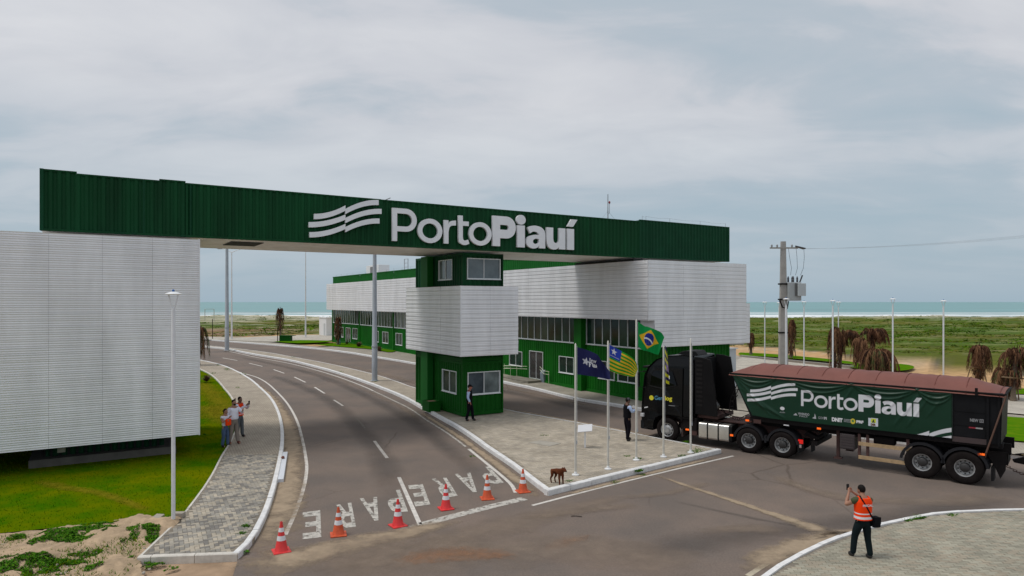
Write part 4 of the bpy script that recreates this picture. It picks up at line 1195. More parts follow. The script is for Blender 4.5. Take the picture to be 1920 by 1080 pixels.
# lower openings on the left facade: (v0, v1, z0, z1, kind)
def vx(px):           # where a line of sight crosses the long facade
    r_ = (px - 960) / F
    X0, Y0 = uv(WU, 0); dx, dy = -math.sin(AX), math.cos(AX)
    return (r_ * Y0 - X0) / (dx - r_ * dy)
OPEN = [(vx(979), vx(955), 1.12, 2.28, 'w', 0.15), (vx(1018), vx(992.5), 0.32, 2.45, 'd', 0.15), (vx(1076), vx(1048), 1.12, 2.3, 'w', 0.15), (vx(1152), vx(1122), 1.12, 2.3, 'w', 0.15), (vx(1196), vx(1158), 1.12, 2.3, 'w', 0.15)]
OPEN += [(vx(754), vx(742), 1.45, 2.75, 'w', .6), (vx(728), vx(717), 1.45, 2.75, 'w', .6), (vx(710), vx(700), 1.45, 2.75, 'w', .6), (vx(670), vx(661), 1.45, 2.8, 'w', .6), (vx(657), vx(648.5), 0.75, 2.8, 'd', .6), (vx(644), vx(636), 1.45, 2.8, 'w', .6), (vx(633), vx(627), 1.45, 2.8, 'w', .6)]
zw0, zw1 = 3.32, 5.28
seg_edges = [0.0, 6.55] + bays[1:]
for i in range(6):
    a = 0.0 if i == 0 else ([6.75, 18.0, 29.3, 40.7, 52.0][i - 1] + 0.12)
    b = 6.0 if i == 0 else bays[i] - 0.12
    base = 0.1 if i < 2 else (0.4 if i == 2 else 0.6)
    base = min(base, gz(uv(WU, a)[1]) + 0.1)
    h = [(o_[0] - a, o_[1] - a, o_[2], o_[3]) for o_ in OPEN if o_[0] >= a - 0.01 and o_[1] <= b + 0.01]
    mb = MB(); corr_wall(mb, (WU, a), V_, nU, b - a, base, zw0 - 0.03, h); mb.build('lower_wall', m_gg, mbld)
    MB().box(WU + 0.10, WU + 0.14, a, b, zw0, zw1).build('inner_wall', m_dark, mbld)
    if b - a > 2:
        np_ = max(3, round((b - a) / 0.92))
        window(mbld, (WU, a), V_, nU, 0.05, b - a - 0.05, zw0, zw1, np_, (None if i != 3 else m_glassb), fr=0.05, mw=0.05, name='clerestory_window')
for v in [6.0] + bays:
    wdt = 0.75 if v == 6.0 else 0.24
    if v == 6.75: continue
    dpt = 0.40 if v == 6.0 else 0.10
    MB().box(WU - dpt, WU + 0.2, v - 0.12 if wdt < .5 else v, v + 0.12 if wdt < .5 else v + 0.83, 0.0, 5.4).build('pillar', m_gg, mbld, bevel=0.01)
for o_ in OPEN:
    if o_[1] - o_[0] < 0.4: continue
    if o_[4] == 'w':
        window(mbld, (WU, 0), V_, nU, o_[0], o_[1], o_[2], o_[3], 2 if o_[1] - o_[0] > 0.8 else 1, None)
    else:
        window(mbld, (WU, 0), V_, nU, o_[0], o_[1], o_[2], o_[3], 2, mat('door_glass', (0.03, 0.03, 0.03), 0.1, nsc=1, namt=0.4, spec=0.7), name='glass_door', sill=False)
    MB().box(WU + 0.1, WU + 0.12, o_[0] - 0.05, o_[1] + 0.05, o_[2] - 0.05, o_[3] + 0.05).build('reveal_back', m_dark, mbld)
# front wall under the right-hand cladding
mb = MB(); corr_wall(mb, (WU, 0), U, nV, 19.9 - WU, 0.1, 3.6); mb.build('front_wall', m_gg, mbld)
MB().box(WU - 0.02, WU + 0.08, -0.02, 0.08, 0.1, 5.0).build('corner_post', m_gg, mbld)
MB().box(19.85, 19.97, -0.03, 0.1, 0.1, 3.5).build('corner_post', m_gg, mbld)
MB().box(19.9, 19.94, 0.1, 63, 0.3, 8.6).build('right_wall', m_gg, mbld)
MB().box(WU + 0.22, 19.88, 63.2, 63.3, 0.3, 8.6).build('end_wall', m_gg, mbld)
for v0_, v1_ in ((0.0, 6.75), (6.75, 18), (18, 29.3), (29.3, 40.7), (40.7, 52), (52, 63.3)):      # base rail / plinth
    MB().box(WU - 0.05, WU + 0.02, v0_ + 0.01, v1_ - 0.01, -0.05, gz(uv(WU, v0_)[1]) + (0.34 if v0_ > 6 else 0.30)).build('base_rail', m_gg, mbld)
# upper storey: screens of white strips
z0c, z1c = 5.12, 8.66
CU = 11.57
cladding(mbld, (CU, -1.2), V_, nU, 64.0, z0c, z1c, 12.8, seed=6)
MB().box(CU + 0.03, CU + 0.07, -1.16, 62.75, z0c, z1c - 0.01).build('backing_wall', m_cladd, mbld)
cladding(mbld, (CU, -1.2), U, nV, 8.63, z0c, z1c, 2.9, seed=7)
cladding(mbld, (12.08, -1.2), U, nV, 8.12, 3.52, z0c, 2.75, seed=8)
cladding(mbld, (20.2, -1.185), U, nV, 0.36, 3.52, 6.1, 0.36, rh=0.25, seed=9)
MB().box(12.11, 20.17, -1.16, -1.12, 3.52, z0c).box(CU + 0.07, 20.17, -1.16, -1.12, z0c + 0.002, z1c - 0.01).build('backing_wall', m_cladd, mbld)
MB().box(12.08, 12.11, -1.16, 0.0, 3.52, z0c).build('return_wall', m_clad, mbld)
MB().box(20.17, 20.2, -1.16, 4, 3.52, z1c).build('side_wall', m_clad, mbld)
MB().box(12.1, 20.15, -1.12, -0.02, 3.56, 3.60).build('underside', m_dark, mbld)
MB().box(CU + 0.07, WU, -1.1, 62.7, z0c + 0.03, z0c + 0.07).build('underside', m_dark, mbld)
MB().box(CU + 0.08, 20.1, -1.1, 62.7, 8.45, 8.52).build('roof', m_cladd, mbld)
# parapet
for a, b in ((6.5, 18), (18, 29.3), (29.3, 40.7), (40.7, 52), (52, 63.3)):
    mb = MB(); corr_wall(mb, (WU, a + 0.01), V_, nU, b - a - 0.02, 8.53, 9.62); rect3(mb, (WU, a), V_, nU, 0.01, b - a - 0.01, 9.62, 9.70, -0.12, 0.03)
    mb.build('parapet', m_par, mbld)
MB().box(WU + 0.13, 19.8, 63.15, 63.25, 8.5, 9.7).build('parapet', m_par, mbld)
MB().box(WU + 0.1, 19.8, 6.5, 63.1, 9.45, 9.5).build('roof_deck', m_cladd, mbld)
st = MB()
for k in range(24):
    v = 8 + k * 2.35; st.tube([(WU + 0.1, v, 9.6), (WU + 0.1, v, 9.95)], 0.012, 4)
for k in range(23):
    v = 8 + k * 2.35; st.tube([(WU + 0.1, v, 9.93), (WU + 0.1, v + 2.35, 9.93)], 0.006, 4)
st.build('roof_stay', m_gal, mbld)
# rooftop plant
rx = thing('rooftop_unit', 'white boxy air conditioning unit on the far roof of the long building', 'air conditioner', (*uv(WU + 1.6, 50.0), 9.5), AX)
MB().box(-0.7, 0.7, -2.2, 2.2, 0, 1.25).build('casing', m_white, rx, bevel=0.03)
MB().box(-0.8, -0.71, -0.6, 0.5, 0.15, 1.05).build('louvre', mat('louvre_grey', (0.2, 0.2, 0.2), 0.6), rx)
lad = thing('roof_ladder', 'small metal ladder hoop on the far roof beside the tall pole', 'ladder', (*uv(WU + 1.2, 40.0), 9.5), AX)
MB().tube([(0, -0.5, 0), (0, -0.5, 1.5), (0, 0.5, 1.5), (0, 0.5, 0)], 0.05, 5).build('hoop', m_gal, lad)
MB().tube([(0, -0.5, 0.6), (0, 0.5, 0.6)], 0.03, 5).tube([(0, -0.5, 1.05), (0, 0.5, 1.05)], 0.03, 5).build('rung', m_gal, lad)
# white shed beyond the corner
sh = thing('white_shed', 'small white shed standing at the right corner of the green building', 'shed', (*uv(21.2, 2.3), 0), AX)
MB().box(-1.1, 1.0, -1.0, 1.0, 0.05, 2.92).build('wall', mat('shed_white', (0.60, 0.63, 0.66), 0.6, nsc=1, namt=0.06), sh, bevel=0.01)
MB().box(-1.2, 1.1, -1.1, 1.1, 2.92, 2.98).build('roof', m_white, sh)
# low roof lip above shed
MB().box(19.9, 21.7, 0.2, 0.5, 3.3, 3.4).build('eave_beam', m_conc, mbld)
# white wall pavilion at the far end
fx = thing('white_pavilion', 'small white block building at the far left end of the long building', 'building', (*g(617.5, 631), 0.5), AX)
fx.location.z = 0.6
MB().box(-0.5, 0.9, 0, 4.0, 0, 3.0).build('wall', mat('pavilion_white', (0.74, 0.74, 0.74), 0.6), fx)
MB().box(-0.6, 1.0, -0.1, 4.1, 3.0, 3.12).build('roof', m_white, fx)
MB().box(-0.52, -0.5, 0.5, 1.4, 0.1, 2.1).build('door', mat('pale_door', (0.5, 0.52, 0.52), 0.6), fx)

# entrance platform, rails, bin
dv = (OPEN[1][0] + OPEN[1][1]) / 2
pf = thing('entrance_platform', 'low concrete platform at the glass door of the green building', 'platform', (*uv(WU, dv), 0.1), AX)
MB().box(-1.35, -0.07, -0.95, 2.6, 0.0, 0.24).build('slab', mat('platform_concrete', (0.22, 0.20, 0.16), 0.9, nsc=2, namt=0.2), pf, bevel=0.01)
MB().box(-1.75, -1.36, -0.6, 2.2, 0.0, 0.12).build('step', mat('platform_concrete', (0.22, 0.20, 0.16)), pf, bevel=0.01)
m_rail = mat('cream_rail', (0.55, 0.60, 0.42), 0.4)
hr = thing('handrail', 'pale metal handrail of the ramp left of the glass door', 'handrail', (*uv(WU - 0.35, dv + 1.2), 0.1), AX)
mb = MB()
for z in (0.75, 0.95): mb.tube([(0, -0.5, z + 0.2), (0, 2.9, z)], 0.02, 5).tube([(-0.95, 0.4, z + 0.22), (-0.95, 2.9, z)], 0.02, 5)
for v in (0.4, 1.6, 2.9): mb.tube([(-0.95, v, 0), (-0.95, v, 1.1)], 0.02, 5)
for v in (1.0, 2.9): mb.tube([(0, v, 0), (0, v, 1.1)], 0.02, 5)
mb.build('rail', m_rail, hr)
hr2 = thing('handrail', 'short pale handrail right of the glass door, above the bin', 'handrail', (*uv(WU - 0.12, dv - 0.95), 0.1), AX)
mb = MB()
for z in (0.0, -0.22): mb.tube([(-0.1, 0.1, 1.25 + z), (-0.1, -0.4, 0.98 + z), (-0.1, -1.1, 0.98 + z)], 0.022, 5)
mb.tube([(-0.1, -1.05, 0), (-0.1, -1.05, 0.98)], 0.02, 5)
mb.build('rail', m_rail, hr2)
bx_, by_ = g(1021.5, 716.5, 0.12)
bn = thing('rubbish_bin', 'grey swing-lid rubbish bin beside the entrance platform', 'bin', (bx_, by_, 0.12), AX)
m_bin = mat('grey_bin_plastic', (0.20, 0.24, 0.28), 0.5)
MB().prism([(-0.24, 0), (0.24, 0), (0.29, 0.72), (-0.29, 0.72)], -0.22, 0.22, 'y').build('body', m_bin, bn, bevel=0.02)
MB().prism([(-0.30, 0.72), (0.30, 0.72), (0.14, 1.0), (-0.14, 1.0)], -0.23, 0.23, 'y').build('lid', mat('bin_lid', (0.25, 0.29, 0.33), 0.45), bn, bevel=0.02)
MB().lathe([(0.0, -0.225), (0.07, -0.225)], (0, 0, 0.42), 'y', 12).build('sticker', mat('bin_sticker', (0.05, 0.07, 0.1), 0.6), bn)
# ============================================================ TRUCK AND TRAILER
# local frame: x runs from the front axle towards the rear, y from the near side to the far side
TA = math.atan2(-0.641, 0.767)
TO = (6.86, 30.05)
m_blk = mat('black_truck_paint', (0.0028, 0.0028, 0.0034), 0.25, nsc=1.5, namt=0.3, coat=0.12, spec=0.22)
m_blk2 = mat('black_plastic', (0.007, 0.007, 0.0075), 0.6, spec=0.2)
m_rub = mat('tyre_rubber', (0.014, 0.011, 0.0105), 0.9, nsc=6, namt=0.3, spec=0.1)
m_rim = mat('steel_rim', (0.42, 0.42, 0.42), 0.4, metal=0.5, nsc=6, namt=0.2)
m_rimd = mat('dark_hub', (0.03, 0.028, 0.028), 0.5)
m_win = mat('truck_glass', (0.002, 0.002, 0.003), 0.08, spec=0.25)
m_chas = mat('rusty_brown_chassis', (0.060, 0.026, 0.022), 0.75, nsc=4, namt=0.4)
m_chd = mat('dark_chassis', (0.010, 0.008, 0.008), 0.75, nsc=3, namt=0.3, spec=0.15)
m_tank = mat('polished_aluminium', (0.62, 0.60, 0.56), 0.28, metal=0.75, nsc=1.5, namt=0.15)
m_fend = mat('grey_black_fender', (0.014, 0.014, 0.017), 0.5, spec=0.25)
m_box = mat('black_trailer_side', (0.0075, 0.0075, 0.009), 0.55, nsc=1.3, namt=0.35, spec=0.15)
m_tarp = mat('red_brown_tarpaulin', (0.180, 0.060, 0.044), 0.7, nsc=0.9, namt=0.16, bump=0.25, bsc=6)
m_org = mat('amber_lens', (0.9, 0.16, 0.01), 0.3, emis=((1, 0.12, 0.01), 0.5))
m_redl = mat('red_lens', (0.6, 0.01, 0.01), 0.3, emis=((1, 0.02, 0.01), 0.25))
m_wood = mat('pale_wood_rail', (0.42, 0.29, 0.16), 0.8, nsc=8, namt=0.2)
m_wp = mat('white_print', (0.72, 0.72, 0.74), 0.6)

def wheel(parent, x, y, rad, width, front=False, far=False, name='wheel'):
    e = bpy.data.objects.new(name, None); C.objects.link(e); e.parent = parent; e.location = (x, y, rad); e.empty_display_size = 0.2
    if far: e.rotation_euler = (0, 0, PI)
    w_ = width
    rr = 0.30
    MB().lathe([(rr, 0.02), (rr + 0.03, 0.0), (rad - 0.09, 0.0), (rad - 0.03, 0.02), (rad, 0.055), (rad, w_ - 0.055), (rad - 0.03, w_ - 0.02), (rad - 0.09, w_), (rr, w_)], axis='y', n=40).build('tyre', m_rub, e, smooth=True)
    if front:
        prof = [(rr + 0.005, 0.03), (rr - 0.03, 0.045), (rr - 0.05, 0.10), (0.20, 0.06), (0.13, 0.03), (0.125, -0.02), (0.0, -0.02)]
        MB().lathe(prof, axis='y', n=32).build('rim', m_rim, e, smooth=True)
        for k in range(10):
            a = 2 * PI * k / 10
            MB().lathe([(0.045, 0.0), (0.0, -0.004)], (0, 0, 0), 'y', 10).build('rim_hole', m_rimd, e).location = (0.235 * math.cos(a), 0.068, 0.235 * math.sin(a))
    else:
        prof = [(rr + 0.005, 0.025), (rr - 0.02, 0.03), (rr - 0.045, 0.10), (rr - 0.055, 0.17), (0.15, 0.19)]
        MB().lathe(prof, axis='y', n=32).build('rim', m_rim, e, smooth=True)
        MB().lathe([(0.15, 0.19), (0.145, 0.04), (0.12, 0.02), (0.0, 0.02)], axis='y', n=20).build('hub', m_rimd, e, smooth=True)
        bl = MB()
        for k in range(10):
            a = 2 * PI * k / 10; bl.lathe([(0.022, 0.19), (0.022, 0.15), (0, 0.148)], (0.19 * math.cos(a), 0, 0.19 * math.sin(a)), 'y', 6)
        bl.build('bolt', m_rim, e)
        for k in range(10):
            a = 2 * PI * (k + .5) / 10
            MB().lathe([(0.028, 0.0), (0.0, -0.003)], (0, 0, 0), 'y', 8).build('rim_hole', m_rimd, e).location = (0.215 * math.cos(a), 0.172, 0.215 * math.sin(a))
    return e
def fender(parent, x, z, rad, y0, y1, a0=15, a1=165, m=None):
    mb = MB(); n = 16
    for i in range(n):
        t0, t1 = R(a0 + (a1 - a0) * i / n), R(a0 + (a1 - a0) * (i + 1) / n)
        pts = []
        for r_ in (rad, rad + 0.04):
            pts += [(x + r_ * math.cos(t0), z + r_ * math.sin(t0)), (x + r_ * math.cos(t1), z + r_ * math.sin(t1))]
        mb.prism([pts[0], pts[1], pts[3], pts[2]], y0, y1, 'y')
        q = [(x + (rad - 0.05) * math.cos(t0), z + (rad - 0.05) * math.sin(t0)), (x + (rad - 0.05) * math.cos(t1), z + (rad - 0.05) * math.sin(t1)), pts[1], pts[0]]
        mb.prism(q, y0, y0 + 0.02, 'y')
    return mb.build('fender', m or m_fend, parent)

tk = thing('truck_tractor', 'black truck tractor with silver fuel tank hauling the long bulk trailer', 'truck', (*TO, 0.0), TA)
# cab: side outline (x,z), slightly narrower at roof
def cab_shell():
    pr = [(-1.28, 0.42), (-1.32, 0.75), (-1.33, 1.35), (-1.27, 2.10), (-1.17, 2.85), (-0.98, 3.25), (-0.62, 3.60), (-0.1, 3.80), (0.75, 3.86), (1.22, 3.84), (1.26, 3.7), (1.26, 1.05), (0.72, 1.05), (0.70, 0.9), (0.62, 0.98), (0.45, 1.10), (0.0, 1.16), (-0.42, 1.10), (-0.60, 0.98), (-0.68, 0.75), (-0.70, 0.42)]
    mb = MB(); n = len(pr)
    st = [(0.16, 0.06), (0.075, 0.0), (0.06, 0.0)]
    stations = [(0.12, 0.05), (0.05, 0.0), (2.44, 0.0), (2.37, 0.05)]
    for (y, sh_) in stations:
        for (x, z) in pr:
            k = max(0, (z - 2.9)) * 0.16            # tumblehome of the roof
            fx = -min(0, (x + 0.9)) * 0.55            # front corners rounded
            yy = y + (k + fx * (0.35 if z > 0.5 else 0.2)) * (1 if y < 1.2 else -1)
            cx, cz = -0.05, 2.0
            mb.vert(x + (cx - x) * sh_, yy, z + (cz - z) * sh_ * 0.5)
    for a in range(3):
        for i in range(n):
            j = (i + 1) % n
            mb.face((a * n + i, a * n + j, (a + 1) * n + j, (a + 1) * n + i))
    tr = tessellate_polygon([[Vector((p[0], p[1], 0)) for p in pr]])
    for t in tr:
        mb.face([i for i in t]); mb.face([3 * n + i for i in reversed(t)])
    return mb
cab = cab_shell().build('cab_body', m_blk, tk, smooth=False)
cab.data.polygons.foreach_set('use_smooth', [True] * len(cab.data.polygons)); cab.data.set_sharp_from_angle(angle=R(28))
def side_y(z): return 0.05 + max(0, z - 2.9) * 0.16
def side_panel(name, pts, t, m, parent=tk, yy=None):
    """plate on the near side following the tumblehome"""
    mb = MB(); n = len(pts)
    for dy in (t, -0.03):
        for (x, z) in pts:
            fx = -min(0, (x + 0.9)) * 0.55 * 0.35
            mb.vert(x, (yy if yy is not None else side_y(z) + fx) - dy, z)
    for i in range(n):
        j = (i + 1) % n; mb.face((i, j, n + j, n + i))
    for q in tessellate_polygon([[Vector((p[0], p[1], 0)) for p in pts]]):
        mb.face(list(q)); mb.face([n + i for i in reversed(q)])
    return mb.build(name, m, parent)
door = side_panel('door', [(-1.00, 1.30), (-0.62, 1.28), (-0.45, 1.20), (0.5, 1.20), (0.72, 1.15), (0.72, 3.28), (-0.70, 3.28), (-0.86, 3.0), (-0.96, 2.4)], 0.012, m_blk)
side_panel('side_window', [(-0.86, 2.42), (-0.25, 2.34), (0.46, 2.52), (0.24, 3.12), (-0.68, 3.12), (-0.78, 2.9)], 0.02, m_win)
mb = MB()
wp = [(-0.86, 2.42), (-0.25, 2.34), (0.46, 2.52), (0.24, 3.12), (-0.68, 3.12), (-0.78, 2.9), (-0.86, 2.42)]
mb.tube([(x, side_y(z) - min(0, x + 0.9) * .19 - 0.02, z) for x, z in wp], 0.016, 5); mb.build('window_seal', m_blk2, tk)
MB().tube([(0.58, side_y(2) - 0.03, 1.62), (0.40, side_y(2) - 0.045, 1.62)], 0.02, 6).build('door_handle', m_blk2, tk)
side_panel('window_sticker', [(0.02, 2.78), (0.13, 2.78), (0.13, 2.92), (0.02, 2.92)], 0.028, m_wp)
side_panel('sleeper_panel', [(0.76, 1.2), (1.22, 1.2), (1.22, 3.55), (0.76, 3.6)], 0.008, m_blk)
side_panel('roof_side_panel', [(-0.72, 3.36), (0.72, 3.36), (1.18, 3.4), (1.18, 3.68), (0.2, 3.72), (-0.35, 3.60)], 0.008, m_blk)
# windscreen and front details
mb = MB(); mb.poly([(-1.30, 0.32, 2.0), (-1.30, 2.17, 2.0), (-1.075, 2.08, 3.1), (-1.075, 0.40, 3.1)]); mb.build('windscreen', m_win, tk)
MB().box(-1.36, -1.10, 0.30, 2.19, 3.18, 3.26).build('sun_visor', m_blk2, tk, bevel=0.02)
MB().box(-1.40, -1.26, 0.15, 2.34, 0.40, 0.80).build('bumper', m_blk2, tk, bevel=0.05)
MB().box(-1.38, -1.20, 0.10, 0.42, 0.95, 1.12).build('headlight', mat('headlight_lens', (0.5, 0.5, 0.52), 0.15), tk, bevel=0.03)
MB().box(-1.38, -1.20, 2.07, 2.39, 0.95, 1.12).build('headlight', mat('headlight_lens', (0.5, 0.5, 0.52)), tk, bevel=0.03)
side_panel('side_lamp', [(-1.14, 1.36), (-0.95, 1.42), (-0.96, 1.46), (-1.15, 1.41)], 0.025, m_wp)
MB().box(-1.345, -1.30, 0.5, 2.0, 1.2, 1.9).build('grille', m_blk2, tk)
MB().tube([(-1.10, 0.12, 3.05), (-1.35, -0.14, 3.0), (-1.35, -0.14, 2.35), (-1.12, 0.10, 2.3)], 0.02, 6).build('mirror_arm', m_blk2, tk)
MB().box(-1.40, -1.30, -0.26, -0.04, 2.35, 3.0).build('mirror', m_blk2, tk, bevel=0.03)
MB().box(-1.40, -1.30, 2.54, 2.76, 2.35, 3.0).build('mirror', m_blk2, tk, bevel=0.03)
# steps
for z in (0.48, 0.82):
    MB().box(-1.02, -0.68, 0.06, 0.25, z, z + 0.05).build('step', m_blk2, tk)
# roof deflector, side fairing
MB().prism([(0.15, 3.84), (0.35, 3.98), (0.55, 4.02), (1.0, 4.02), (1.15, 3.84)], 0.75, 1.75, 'y').build('roof_unit', m_blk2, tk, bevel=0.03)
def fairing(y0, y1):
    mb = MB(); mb.prism([(1.27, 1.35), (2.28, 1.32), (2.20, 2.3), (1.98, 3.72), (1.62, 3.80), (1.27, 3.82)], y0, y1, 'y'); return mb.build('side_fairing', mat('matt_black_fairing', (0.0055, 0.005, 0.0055), 0.6, nsc=2, namt=0.3, spec=0.15), tk, bevel=0.015)
fairing(0.13, 0.19); fairing(2.30, 2.36)
rib = MB()
for k in range(11):
    z = 1.7 + k * 0.19; rib.box(1.34, 1.62, 0.118, 0.13, z, z + 0.09)
rib.build('fairing_louvre', mat('fairing_rib', (0.011, 0.0095, 0.0095), 0.5, spec=0.2), tk)
MB().box(1.27, 1.34, 0.30, 2.2, 1.3, 3.7).build('cab_back', m_blk2, tk)
# engine-air canister behind cab
MB().lathe([(0.0, 0.0), (0.27, 0.01), (0.28, 0.05), (0.28, 1.0), (0.0, 1.01)], (1.66, 0.22, 1.62), 'y', 24).build('air_canister', mat('brown_black_canister', (0.022, 0.014, 0.013), 0.4), tk, smooth=True)
MB().lathe([(0.17, -0.006), (0.0, -0.007)], (1.66, 0.22, 1.62), 'y', 20).build('round_sticker', mat('amber_sticker', (0.72, 0.36, 0.01), 0.5), tk)
text_on('sticker_print', 'olho', 0.13, lambda x, y: (1.53 + x, 0.205, 1.59 + y), mat('sticker_print', (0.12, 0.04, 0.01), 0.6), tk, bold=0.004)
MB().box(1.30, 2.2, 0.35, 2.1, 1.18, 1.34).build('rear_platform', m_chas, tk)
# chassis
for y in (0.82, 1.60):
    MB().box(-0.9, 6.15, y - 0.045, y + 0.045, 0.78, 1.08).build('chassis_rail', m_chas, tk)
for x in (1.5, 2.4, 3.2, 4.35, 5.7, 6.1):
    MB().box(x - 0.05, x + 0.05, 0.86, 1.56, 0.82, 1.02).build('cross_member', m_chas, tk)
MB().box(3.3, 5.2, 0.62, 1.86, 1.09, 1.16).build('deck_plate', m_chas, tk)
MB().box(2.3, 3.4, 0.5, 1.95, 1.09, 1.13).build('walkway', m_chas, tk)
MB().lathe([(0.0, 0.14), (0.42, 0.13), (0.46, 0.08), (0.46, 0.0), (0, 0)], (4.3, 1.22, 1.17), 'z', 20).build('fifth_wheel', m_chd, tk)
coil = MB(); pts = []
for k in range(120):
    t = k / 119; pts.append((2.1 + 1.35 * t, 0.95 + 0.05 * math.cos(k * 0.9), 1.55 - 0.28 * math.sin(PI * t) + 0.05 * math.sin(k * 0.9) - 0.15 * t))
coil.tube(pts, 0.012, 4); coil.build('air_hose', m_chd, tk)
coil = MB(); coil.tube([(1.95, 0.9, 1.9), (2.3, 1.0, 1.35), (2.9, 1.05, 1.22), (3.4, 1.1, 1.5)], 0.02, 5); coil.build('air_hose', m_chd, tk)
# lower skirts around tank
MB().box(0.62, 1.36, 0.10, 0.75, 0.62, 1.16).build('battery_box', m_chd, tk, bevel=0.02)
MB().box(0.86, 1.02, 0.085, 0.10, 0.60, 0.67).build('marker_lamp', m_org, tk)
MB().box(0.66, 0.72, 0.10, 0.6, 0.30, 1.0).build('mudflap', mat('brown_mudflap', (0.045, 0.025, 0.022), 0.8), tk)
MB().box(1.05, 1.36, 0.12, 0.5, 0.42, 0.66).build('valve_box', m_chas, tk)
# fuel tank in three sections with straps
def rrect(z0, z1, y0, y1, r_=0.09, n=5):
    out = []
    for cy, cz, a in ((y1 - r_, z1 - r_, 0), (y0 + r_, z1 - r_, 90), (y0 + r_, z0 + r_, 180), (y1 - r_, z0 + r_, 270)):
        for k in range(n + 1): out.append((cy + r_ * math.cos(R(a + 90 * k / n)), cz + r_ * math.sin(R(a + 90 * k / n))))
    return out
tx = [1.44, 1.86, 2.34, 2.82]
for k in range(3):
    o_ = MB().prism(rrect(0.33, 1.02, 0.09, 0.74), tx[k] + 0.03, tx[k + 1] - 0.03, 'x').build('fuel_tank', m_tank, tk, smooth=True)
for x in (1.86, 2.34):
    MB().prism(rrect(0.325, 1.028, 0.08, 0.75), x - 0.028, x + 0.028, 'x').build('tank_strap', m_blk2, tk)
MB().prism(rrect(0.325, 1.028, 0.085, 0.75), 2.80, 2.93, 'x').build('tank_end', m_blk2, tk)
MB().box(2.86, 2.99, 0.07, 0.085, 0.60, 0.68).build('marker_lamp', m_org, tk)
MB().box(1.3, 3.0, 0.2, 2.3, 0.5, 0.75).build('underbody', m_chd, tk)
MB().box(1.44, 2.8, 1.75, 2.4, 0.35, 1.0).build('far_tank', m_tank, tk, bevel=0.05)
RT = 0.52
for x, fr in ((0.0, True), (3.65, False), (5.0, False)):
    wheel(tk, x, 0.02, RT, 0.30, fr)
    wheel(tk, x, 2.48, RT, 0.30, fr, far=True)
    if not fr:
        wheel(tk, x, 0.36, RT, 0.28, False, name='wheel'); wheel(tk, x, 2.14, RT, 0.28, False, far=True)
    MB().tube([(x, 0.3, RT), (x, 2.2, RT)], 0.09, 8).build('axle', m_chd, tk)
for x in (3.65, 5.0):
    fender(tk, x, RT, 0.60, 0.03, 0.68, 8, 172)
MB().box(4.28, 4.37, 0.05, 0.66, 0.52, 0.80).build('fender_joint', m_fend, tk)
MB().box(5.58, 5.64, 0.05, 0.66, 0.28, 0.75).build('mudflap', m_blk2, tk)
MB().box(5.60, 5.78, 0.06, 0.09, 0.66, 0.82).build('tail_lamp', m_redl, tk)
MB().box(5.62, 5.72, 0.06, 0.09, 0.50, 0.62).build('number_plate', mat('plate_pale', (0.4, 0.3, 0.3), 0.6), tk)
MB().box(6.05, 6.25, 0.2, 2.3, 0.62, 0.78).build('rear_beam', m_chd, tk)
MB().prism([(5.7, 0.95), (6.2, 0.80), (6.25, 0.90), (5.8, 1.1)], 0.45, 2.0, 'y').build('ramp', m_chd, tk)
MB().box(6.0, 6.05, 0.3, 0.7, 0.35, 0.66).build('mudflap', m_blk2, tk)
# door print
ys = lambda z: 0.05 - 0.018
text_on('door_print', 'Gera', 0.26, lambda x, y: (-0.62 + x, 0.030, 1.80 + y + x * 0.05), mat('blue_print', (0.10, 0.32, 0.50), 0.5), tk, bold=0.002, width=0.50)
text_on('door_print', 'log', 0.26, lambda x, y: (-0.11 + x, 0.030, 1.825 + y + x * 0.05), mat('yellow_print', (0.70, 0.62, 0.03), 0.5), tk, bold=0.010, width=0.36)
MB().lathe([(0.11, 0), (0, -0.002)], (-0.77, 0.038, 1.87), 'y', 18).build('door_emblem', mat('yellow_print', (0.70, 0.62, 0.03)), tk)
text_on('door_print', 'GLOBETRUNK', 0.07, lambda x, y: (0.08 + x, 0.030, 1.60 + y), mat('dim_print', (0.25, 0.25, 0.26), 0.5), tk, width=0.40) if False else None
MB().box(0.08, 0.46, 0.030, 0.034, 1.60, 1.625).build('door_script', mat('dim_print', (0.25, 0.25, 0.26), 0.5), tk)

# ------------------------------------------------------------ trailer
tr = thing('bulk_trailer', 'long black bulk trailer under a red-brown tarpaulin with a green banner on its side', 'trailer', (*TO, 0.0), TA)
zt = 3.17; zb = 1.50
XA, XB = 2.90, 12.15
body = [(XA, zt + 0.06), (3.72, zb + 0.03), (10.70, zb), (10.75, zb - 0.06), (12.05, zb - 0.08), (12.05, zt), (11.8, zt)]
MB().prism([(XA + .02, zt + 0.04), (3.74, zb), (12.05, zb - 0.02), (12.10, zt)], 0.06, 2.50, 'y').build('hopper', m_box, tr)
